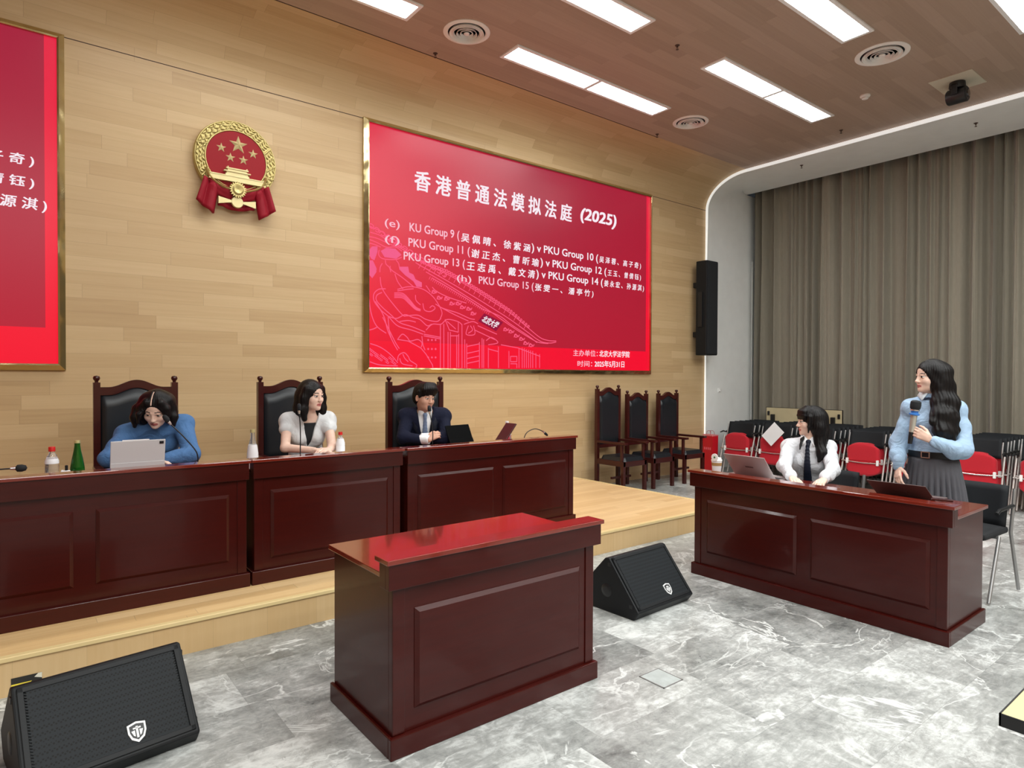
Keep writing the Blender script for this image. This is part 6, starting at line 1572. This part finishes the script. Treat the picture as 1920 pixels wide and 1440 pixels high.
# ---- the judge in the navy suit: arms folded on the bench
def judge_suit():
    hc = np.array([2.946, 5.04, 1.352]); u, c = pdir(2.946, 5.05); Q = lambda a, t, z: hc*[1, 1, 0]+u*a+c*t+Zv*z
    R = frame(nrmz(0.62*u+0.78*c)*math.cos(0.12)-Zv*math.sin(0.12), roll=0.05)
    p = Person('man in a navy suit and grey tie leaning on folded arms at the bench', (2.98, 5.25, 0.19), hc, R, Q(0.0, -0.24, 0.77), Q(0.005, -0.10, 1.06), Q(0.005, -0.035, 1.222),
               Q(-0.165, -0.07, 1.175), Q(0.165, -0.08, 1.18), Q(-0.185, 0.10, 0.995), Q(0.195, 0.09, 0.995), Q(0.030, 0.195, 0.988), Q(-0.02, 0.13, 1.0), c,
               [Q(-0.13, 0.20, 0.70), Q(0.13, 0.20, 0.70)], [Q(-0.12, 0.20, 0.28), Q(0.12, 0.20, 0.28)], male=True, skin=SK3)
    p.build([dict(W=p.wrR, d=u*0.6-c*0.15+Zv*0.35, n=-Zv*0.4-c*0.6, side=Zv*0.6+c*0.5, curl=(0.6, 0.7, 0.5)), dict(W=p.wrL, d=-u*0.9-c*0.05, n=-Zv, side=-c, curl=(0.3, 0.4, 0.3))], lids=0.85, brow=1.3, gaze=0.3)
    lo, hi = p.bounds([p.pelvis, p.shR, p.shL, p.elR, p.elL, p.wrR, p.wrL, p.neck], 0.2); TR, nk = p.TR, p.neck
    def loc(X, Y, Z):
        X = X-nk[0]; Y = Y-nk[1]; Z = Z-nk[2]; return X*TR[0, 0]+Y*TR[1, 0]+Z*TR[2, 0], X*TR[0, 1]+Y*TR[1, 1]+Z*TR[2, 1], X*TR[0, 2]+Y*TR[1, 2]+Z*TR[2, 2]
    f = Field(lo, hi, 0.005); p.torso(f, 0.017); p.arm_(f, 'R', (0.062, 0.057, 0.043), 0.02, 0.90); p.arm_(f, 'L', (0.062, 0.057, 0.043), 0.02, 0.90)
    def vcut(X, Y, Z): x, y, z = loc(X, Y, Z); return np.maximum(np.maximum(np.abs(x)-(z+0.30)*0.24, -0.30-z), -y-0.02)*0.9
    f.fun(vcut, nk-0.35, nk+0.3); f.ell(nk+Zv*0.05, (0.064, 0.064, 0.075), None, 0.006, 'sub'); f.warp(wrinkle(0.0045, 26, 3))
    jk = p.part(f, 'jacket', cloth('navy_wool', lin(17, 22, 44), 0.85, 0.35, 9))
    b = MB()                                               # lapels
    for sx in (-1, 1):
        P3 = lambda x, y, z: tuple(nk+TR @ np.array([x, y, z])-p.base)
        b.add([P3(sx*0.066, 0.052, 0.015), P3(sx*0.115, 0.088, -0.065), P3(sx*0.098, 0.108, -0.10), P3(sx*0.108, 0.112, -0.105), P3(sx*0.018, 0.150, -0.285), P3(sx*0.046, 0.115, -0.10)], [(0, 1, 2, 5), (2, 3, 4, 5)])
    lp = b.obj('lapel', cloth('navy_lapel', lin(13, 16, 30), 0.75, 0.2), p.body, 30); lp.modifiers.new('thick', 'SOLIDIFY').thickness = 0.006
    f = Field(lo, hi, 0.005); p.torso(f, 0.006, girdle=False); f.cap(nk-Zv*0.01, nk+Zv*0.042+c*0.008, 0.066, 0.060, 0.02); f.cap(nk, nk+Zv*0.09+c*0.01, 0.0535, 0.0535, 0.0, 'sub')
    def col(X, Y, Z): x, y, z = loc(X, Y, Z); return np.maximum(np.maximum(np.abs(x)-(z-0.0)*0.5, 0.0-z), -y)
    f.fun(col, nk-0.1, nk+0.15); p.part(f, 'shirt', cloth('white_shirt', lin(236, 238, 240), 0.7, 0.2))
    for wr, el in ((p.wrR, p.elR), (p.wrL, p.elL)):
        d = nrmz(wr-el); f = Field(wr-0.12, wr+0.12, 0.004); f.cap(wr-d*0.055, wr-d*0.004, 0.042, 0.040, 0.0); f.cap(wr-d*0.02, wr+d*0.08, 0.033, 0.033, 0.0, 'sub'); p.part(f, 'shirt_cuff', cloth('white_cuff', lin(238, 240, 242), 0.7, 0.2))
    f = Field(nk-[0.2, 0.3, 0.45], nk+0.2, 0.004); K = lambda x, y, z: nk+TR @ np.array([x, y, z])
    f.cap(K(0, 0.072, 0.0), K(0, 0.082, -0.022), 0.021, 0.015, 0.004)
    for i in range(9): f.ell(K(0, 0.092+0.034*min(1, i/5), -0.035-0.028*i), (0.016+0.0022*i, 0.007, 0.024), TR, 0.01)
    p.part(f, 'necktie', cloth('grey_blue_tie', lin(112, 128, 156), 0.5, 0.15))
    f = Field(*p.bounds([p.pelvis, *p.knees, *p.ankles], 0.2), 0.01); f.ell(p.pelvis-Zv*0.03, (0.185, 0.15, 0.12), p.PR, 0.03); p.legs(f, 0.025); p.part(f, 'trousers', cloth('navy_trousers', lin(26, 30, 52)))
    f = Field(hc-0.2, hc+0.22, 0.0042); P = lambda x, y, z: hc+R @ np.array([x, y, z])
    f.ell(P(0, -0.020, 0.045), (0.087, 0.104, 0.096), R, 0.01); f.ell(P(0, -0.05, -0.01), (0.080, 0.072, 0.075), R, 0.03)
    f.ell(P(0, 0.030, 0.070), (0.078, 0.066, 0.062), R, 0.03)
    for a in np.linspace(-1, 1, 13): f.chain([P(a*0.045-0.01, 0.045, 0.115), P(a*0.066, 0.088-0.022*a*a, 0.088-0.012*a*a), P(a*0.074+0.006, 0.092-0.030*a*a, 0.046+0.012*a+0.004*math.sin(a*13))], [0.024, 0.018, 0.005], 0.014)
    for sx in (-1, 1): f.chain([P(sx*0.078, 0.02, 0.05), P(sx*0.080, 0.026, 0.005)], [0.020, 0.009], 0.012)
    facecut(f, hc, R, 1.0, (0, 0.118, -0.062), (0.074, 0.078, 0.100)); f.ell(P(0.085, 0.0, -0.028), (0.02, 0.028, 0.034), R, 0.004, 'sub'); f.ell(P(-0.085, 0.0, -0.028), (0.02, 0.028, 0.034), R, 0.004, 'sub')
    f.warp(strands(hc, 0.0018, 38, 1.0)); p.part(f, 'hair', HAIR)
judge_suit()

# ---- the seated advocate: white shirt, navy tie
def advocate_seated():
    hc = np.array([5.15, 2.61, 1.187]); u, c = pdir(5.15, 2.61); Q = lambda a, t, z: hc*[1, 1, 0]+u*a+c*t+Zv*z
    R = frame(nrmz(-0.955*u+0.30*c)*math.cos(0.04)-Zv*math.sin(0.04))
    p = Person('woman in a white shirt and dark tie seated behind the right desk', (5.2, 2.6, 0.0), hc, R, Q(0.0, -0.14, 0.56), Q(-0.01, -0.035, 0.86), Q(-0.008, 0.0, 1.035),
               Q(-0.155, -0.01, 0.975), Q(0.135, -0.02, 0.968), Q(-0.195, 0.20, 0.835), Q(0.160, 0.20, 0.825), Q(-0.12, 0.49, 0.783), Q(0.09, 0.49, 0.783), nrmz(c*0.98-u*0.08),
               [Q(-0.12, 0.26, 0.50), Q(0.12, 0.26, 0.50)], [Q(-0.11, 0.27, 0.09), Q(0.11, 0.27, 0.09)], skin=SK2)
    p.build([dict(W=p.wrR, d=c*0.9+u*0.2, n=-Zv, side=u, curl=(0.25, 0.4, 0.3)), dict(W=p.wrL, d=c*0.9-u*0.2, n=-Zv, side=-u, curl=(0.25, 0.4, 0.3))], lids=0.9, brow=0.6)
    lo, hi = p.bounds([p.pelvis, p.shR, p.shL, p.elR, p.elL, p.wrR, p.wrL, p.neck], 0.18); TR, nk = p.TR, p.neck
    f = Field(lo, hi, 0.005); p.torso(f, 0.014); p.arm_(f, 'R', (0.057, 0.051, 0.038), 0.02, 0.93); p.arm_(f, 'L', (0.057, 0.051, 0.038), 0.02, 0.93)
    f.cap(nk-Zv*0.02, nk+Zv*0.030+c*0.006, 0.066, 0.058, 0.02); f.cap(nk-Zv*0.01, nk+Zv*0.10+c*0.01, 0.049, 0.051, 0.0, 'sub')
    def col(X, Y, Z):
        X = X-nk[0]; Y = Y-nk[1]; Z = Z-nk[2]; x = X*TR[0, 0]+Y*TR[1, 0]; y = X*TR[0, 1]+Y*TR[1, 1]; return np.maximum(np.maximum(np.abs(x)-(Z-0.002)*0.75, 0.002-Z), -y)
    f.fun(col, nk-0.1, nk+0.15); f.warp(wrinkle(0.0065, 30, 4)); f.warp(lambda X, Y, Z: 0.003*np.sin(55*(X*0.5+Y)+14*Z+2*np.sin(11*Z))); p.part(f, 'shirt', cloth('white_cotton_shirt', lin(212, 215, 221), 0.75, 0.6, 12))
    K = lambda x, y, z: nk+TR @ np.array([x, y, z])
    for sx in (-1, 1):
        b = MB(); b.add([tuple(K(sx*0.010, 0.062, 0.022)-p.base), tuple(K(sx*0.058, 0.022, 0.040)-p.base), tuple(K(sx*0.068, 0.050, -0.020)-p.base), tuple(K(sx*0.036, 0.088, -0.030)-p.base)], [(0, 1, 2, 3)])
        cl = b.obj('collar', cloth('white_collar', lin(238, 240, 243), 0.7, 0.2), p.body, 30); cl.modifiers.new('thick', 'SOLIDIFY').thickness = 0.006
    f = Field(nk-[0.25, 0.25, 0.42], nk+0.16, 0.004); f.cap(K(0, 0.074, 0.004), K(0, 0.086, -0.018), 0.020, 0.014, 0.004)
    for i in range(13): f.ell(K(0.004-0.001*i, 0.098+0.052*math.sin(min(1, i/6)*1.57)-0.004*max(0, i-7), -0.032-0.027*i), (0.016+0.0019*i, 0.008, 0.024), TR, 0.01)
    p.part(f, 'necktie', cloth('dark_navy_tie', lin(22, 27, 42), 0.55, 0.15))
    f = Field(*p.bounds([p.pelvis, *p.knees, *p.ankles], 0.2), 0.01); f.ell(p.pelvis-Zv*0.02, (0.18, 0.14, 0.12), p.PR, 0.03); p.legs(f, 0.02); p.part(f, 'trousers', M['black_fabric'])
    f = Field(hc-[0.26, 0.26, 0.40], hc+0.2, 0.0044); P = scalp(f, hc, R, grow=0.004)
    # near side (her left) falls long in front of the shoulder
    f.chain([P(-0.052, -0.03, 0.04), P(-0.066, -0.045, -0.05), Q(0.065, 0.04, 1.03), Q(0.085, 0.090, 0.94), Q(0.062, 0.118, 0.875)], [0.052, 0.046, 0.042, 0.034, 0.010], 0.04)
    f.chain([P(-0.080, 0.030, 0.04), P(-0.084, 0.040, -0.04), P(-0.080, 0.045, -0.085)], [0.020, 0.012, 0.006], 0.01)
    f.chain([P(-0.02, -0.06, 0.02), Q(0.085, -0.03, 1.10), Q(0.10, 0.0, 0.98)], [0.062, 0.048, 0.03], 0.04)
    f.chain([P(0.066, -0.01, 0.02), P(0.062, 0.0, -0.06), Q(-0.060, 0.050, 1.05), Q(-0.078, 0.102, 0.965)], [0.034, 0.018, 0.013, 0.006], 0.02)
    for a in np.linspace(-1, 1, 11): f.chain([P(a*0.030, 0.020, 0.104), P(a*0.058, 0.076-0.016*a*a, 0.080), P(a*0.068, 0.089-0.024*a*a, 0.050), P(a*0.071, 0.091-0.026*a*a, 0.020+0.004*math.sin(a*9))], [0.022, 0.015, 0.010, 0.004], 0.010)
    facecut(f, hc, R, 1.0, (0.0, 0.116, -0.062), (0.076, 0.076, 0.080)); f.warp(strands(hc, 0.0016, 44)); p.part(f, 'hair', HAIR)
advocate_seated()

# ---- the standing advocate with a microphone
def advocate_standing():
    hc = np.array([5.35, 1.814, 1.552]); u, c = pdir(5.35, 1.814); Q = lambda a, t, z: hc*[1, 1, 0]+u*a+c*t+Zv*z
    R = frame(nrmz(-0.84*u+0.54*c))
    F = nrmz([-1, 0.025, 0])
    p = Person('standing woman in a pale blue blouse and grey skirt speaking into a microphone', (5.40, 1.79, 0.0), hc, R, Q(0.02, -0.03, 0.93), Q(0.025, -0.02, 1.215), Q(0.018, -0.03, 1.405),
               Q(-0.118, -0.035, 1.318), Q(0.162, -0.035, 1.312), Q(-0.192, -0.03, 1.055), Q(0.192, 0.07, 1.025), Q(-0.195, 0.11, 0.885), Q(0.005, 0.245, 1.105), F,
               [Q(-0.05, 0.0, 0.48), Q(0.10, 0.0, 0.48)], [Q(-0.045, -0.02, 0.09), Q(0.105, -0.02, 0.09)], skin=SK2)
    md = nrmz(u*0.035+Zv*0.30); mg = Q(-0.108, 0.250, 1.178)        # microphone axis and the point gripped
    d = nrmz(-u*0.78+c*0.20+Zv*0.48); n = nrmz(-u*0.25-c*0.95+Zv*0.0)
    p.build([dict(W=p.wrR, d=-Zv*0.75+c*0.5, n=-c*0.4+u*0.5, side=c*0.6+u*0.5, curl=(0.3, 0.4, 0.3)),
             dict(W=Q(0.0, 0.262, 1.112), d=d, n=n, side=Zv*0.9+u*0.4, curl=(0.95, 1.25, 0.9), thumb=(0.55, 0.55, 0.55))], gaze=-0.2)
    lo, hi = p.bounds([p.pelvis+Zv*0.05, p.shR, p.shL, p.elR, p.elL, p.wrR, p.wrL, p.neck], 0.17); TR, nk = p.TR, p.neck
    f = Field(lo, hi, 0.005); p.torso(f, 0.018)
    f.fun(lambda X, Y, Z: (Z-0.985)+0*X+0*Y, lo, hi, 0.01, 'sub')                    # tucked in at the waist
    f.chain([p.shR, Q(-0.165, -0.03, 1.18), Q(-0.198, -0.02, 1.05), Q(-0.200, 0.05, 0.965), p.wrR+Zv*0.03], [0.046, 0.051, 0.058, 0.056, 0.034], 0.025); f.cap(p.wrR+Zv*0.045, p.wrR+Zv*0.005, 0.038, 0.036, 0.01)
    f.chain([p.shL, Q(0.188, -0.01, 1.19), Q(0.198, 0.06, 1.035), Q(0.14, 0.15, 1.035), Q(0.065, 0.21, 1.075)], [0.047, 0.056, 0.064, 0.060, 0.042], 0.025); f.cap(Q(0.075, 0.205, 1.072), Q(0.028, 0.24, 1.094), 0.041, 0.039, 0.012)
    f.cap(nk-Zv*0.02, nk+Zv*0.005, 0.060, 0.054, 0.02); f.cap(nk-Zv*0.01, nk+Zv*0.10, 0.0465, 0.050, 0.0, 'sub')
    f.warp(wrinkle(0.004, 27, 5)); f.warp(lambda X, Y, Z: 0.0035*np.sin(70*(X*0.5+Y)+6*Z+2*np.sin(8*Z))*np.clip((1.32-Z)/0.2, 0, 1)); p.part(f, 'blouse', cloth('pale_blue_blouse', lin(158, 186, 214), 0.6, 0.6, 10))
    K = lambda x, y, z: nk+TR @ np.array([x, y, z])
    for sx in (-1, 1):
        b = MB(); b.add([tuple(K(sx*0.010, 0.066, 0.022)-p.base), tuple(K(sx*0.056, 0.030, 0.062)-p.base), tuple(K(sx*0.082, 0.060, 0.008)-p.base), tuple(K(sx*0.036, 0.104, -0.030)-p.base)], [(0, 1, 2, 3)])
        cl = b.obj('collar', cloth('pale_collar', lin(222, 232, 242), 0.6, 0.2), p.body, 30); cl.modifiers.new('thick', 'SOLIDIFY').thickness = 0.006
    f = Field(nk-0.16, nk+0.16, 0.004); f.ell(K(0, 0.085, -0.012), (0.010, 0.010, 0.010), TR, 0.004); f.ell(K(0.022, 0.085, -0.014), (0.020, 0.008, 0.010), TR, 0.004); f.ell(K(-0.022, 0.085, -0.014), (0.020, 0.008, 0.010), TR, 0.004)
    p.part(f, 'ribbon_bow', cloth('navy_ribbon', lin(34, 44, 66), 0.6, 0.1))
    # belt and buckle
    waist = Q(0.02, -0.025, 0.985); WR = frame(F)
    P = []
    for i in range(48):
        a = 2*PI*i/48; q = np.array([0.162*math.cos(a), 0.125*math.sin(a), 0]); row = []
        for (g, z) in ((0.0, -0.022), (0.006, -0.022), (0.006, 0.022), (0.0, 0.022)): row.append(tuple(waist+WR @ (q*(1+g/0.14))+Zv*z-p.base))
        P.append(row)
    MB().grid(P, True).obj('belt', M['leather'], p.body, 40)
    b = MB()
    for x0, x1, z0, z1 in ((-0.030, -0.022, -0.024, 0.024), (0.022, 0.030, -0.024, 0.024), (-0.030, 0.030, -0.024, -0.017), (-0.030, 0.030, 0.017, 0.024)): b.box(x0, x1, 0.132, 0.138, z0, z1)
    b.v = [tuple(waist+WR @ np.array(v)-p.base) for v in b.v]; b.obj('belt_buckle', M['chrome'], p.body, None)
    # pleated skirt
    P = []
    for i in range(192):
        a = 2*PI*i/192; row = []
        for z, rx, ry, am in ((0.972, 0.160, 0.122, 0.0), (0.93, 0.170, 0.133, 0.001), (0.88, 0.178, 0.142, 0.002), (0.82, 0.188, 0.150, 0.005), (0.74, 0.200, 0.158, 0.009), (0.6, 0.218, 0.175, 0.013), (0.40, 0.245, 0.205, 0.018), (0.27, 0.262, 0.225, 0.02)):
            w = am*(abs(math.sin(a*15+0.4*math.sin(3*a)))*2-1); ct = Q(0.02, -0.025, 0)
            row.append(tuple(ct+WR @ np.array([(rx+w)*math.cos(a), (ry+w)*math.sin(a), 0])+Zv*z-p.base))
        P.append(row)
    sk = MB().grid(P, True).obj('skirt', cloth('charcoal_skirt', lin(84, 84, 90), 0.8, 0.15), p.body, 60); sk.modifiers.new('thick', 'SOLIDIFY').thickness = 0.004
    f = Field(*p.bounds([np.array(a)-[0, 0, 0.07] for a in p.ankles], 0.22), 0.006)
    for an in p.ankles:
        an = np.array(an); b0 = np.array([an[0], an[1], 0.035]); f.cap(b0+F*-0.03, b0+F*0.15, 0.040, 0.031, 0.01)
    f.fun(lambda X, Y, Z: Z-0.0005+0*X+0*Y, f.lo, f.lo+[1, 1, 0.2], 0.0, 'sub'); p.part(f, 'shoes', M['leather'])
    # long wavy hair, falling over her left shoulder
    f = Field(hc-[0.3, 0.3, 0.52], hc+0.2, 0.0046); P = scalp(f, hc, R, grow=0.006)
    f.chain([P(-0.055, -0.035, 0.03), P(-0.062, -0.035, -0.05), Q(0.062, 0.060, 1.38), Q(0.060, 0.120, 1.27), Q(0.072, 0.150, 1.17), Q(0.095, 0.145, 1.09)], [0.058, 0.050, 0.054, 0.058, 0.050, 0.014], 0.04)
    f.chain([P(-0.04, -0.06, 0.03), Q(0.090, 0.0, 1.47), Q(0.125, 0.03, 1.36), Q(0.125, 0.095, 1.25), Q(0.125, 0.125, 1.15), Q(0.110, 0.135, 1.07)], [0.058, 0.054, 0.050, 0.046, 0.034, 0.010], 0.04)
    f.chain([P(0.0, -0.06, 0.02), Q(0.09, -0.06, 1.42), Q(0.12, -0.12, 1.28), Q(0.10, -0.15, 1.15)], [0.07, 0.06, 0.055, 0.03], 0.04)
    f.chain([P(0.078, 0.02, 0.05), P(0.086, 0.0, -0.03), P(0.085, -0.01, -0.11)], [0.022, 0.022, 0.012], 0.03)
    for k, (a, t, z) in enumerate(((0.03, 0.175, 1.16), (0.06, 0.18, 1.10), (0.13, 0.15, 1.09), (0.15, 0.10, 1.16))): f.chain([Q(a*0.6+0.03, 0.12, 1.30), Q(a-0.015, t, z+0.07), Q(a+0.01, t, z+0.02), Q(a, t-0.01, z-0.03)], [0.03, 0.022, 0.016, 0.005], 0.02)
    facecut(f, hc, R, 1.0, (-0.008, 0.112, -0.030), (0.074, 0.082, 0.096)); f.warp(strands(hc, 0.002, 40, 1.2)); f.warp(wrinkle(0.004, 46, 6)); p.part(f, 'hair', HAIR)
    # the microphone she holds
    t = thing('handheld_microphone', 'black-headed microphone with a blue band held by the standing woman', 'microphone', tuple(mg))
    T = Matrix(((1, 0, 0), (0, 1, 0), (0, 0, 1))).to_4x4(); zq = Vector(md); xq = zq.orthogonal().normalized(); yq = zq.cross(xq)
    T = Matrix(((xq.x, yq.x, zq.x, 0), (xq.y, yq.y, zq.y, 0), (xq.z, yq.z, zq.z, 0), (0, 0, 0, 1)))
    pt = lambda pr, nm, m: MB().lathe(pr, 24).xf(T).obj(nm, m, t, 40)
    pt([(0.0, -0.105), (0.014, -0.105), (0.0165, -0.04), (0.0175, -0.02)], 'lower_body', M['black_plastic'])
    pt([(0.0175, -0.02), (0.019, 0.03), (0.021, 0.10)], 'barrel', mat('champagne_metal', lin(196, 196, 186), 0.35, 0.6))
    pt([(0.021, 0.10), (0.034, 0.104), (0.034, 0.112), (0.023, 0.118), (0.024, 0.132)], 'blue_band', mat('blue_plastic', lin(52, 112, 186), 0.4))
    pt([(0.024, 0.132), (0.029, 0.134), (0.029, 0.142), (0.027, 0.144)], 'silver_ring', M['chrome'])
    pt([(0.027, 0.144), (0.033, 0.152), (0.035, 0.175), (0.033, 0.198), (0.022, 0.208), (0.0, 0.211)], 'mesh_head', M['black_fabric'])
advocate_standing()
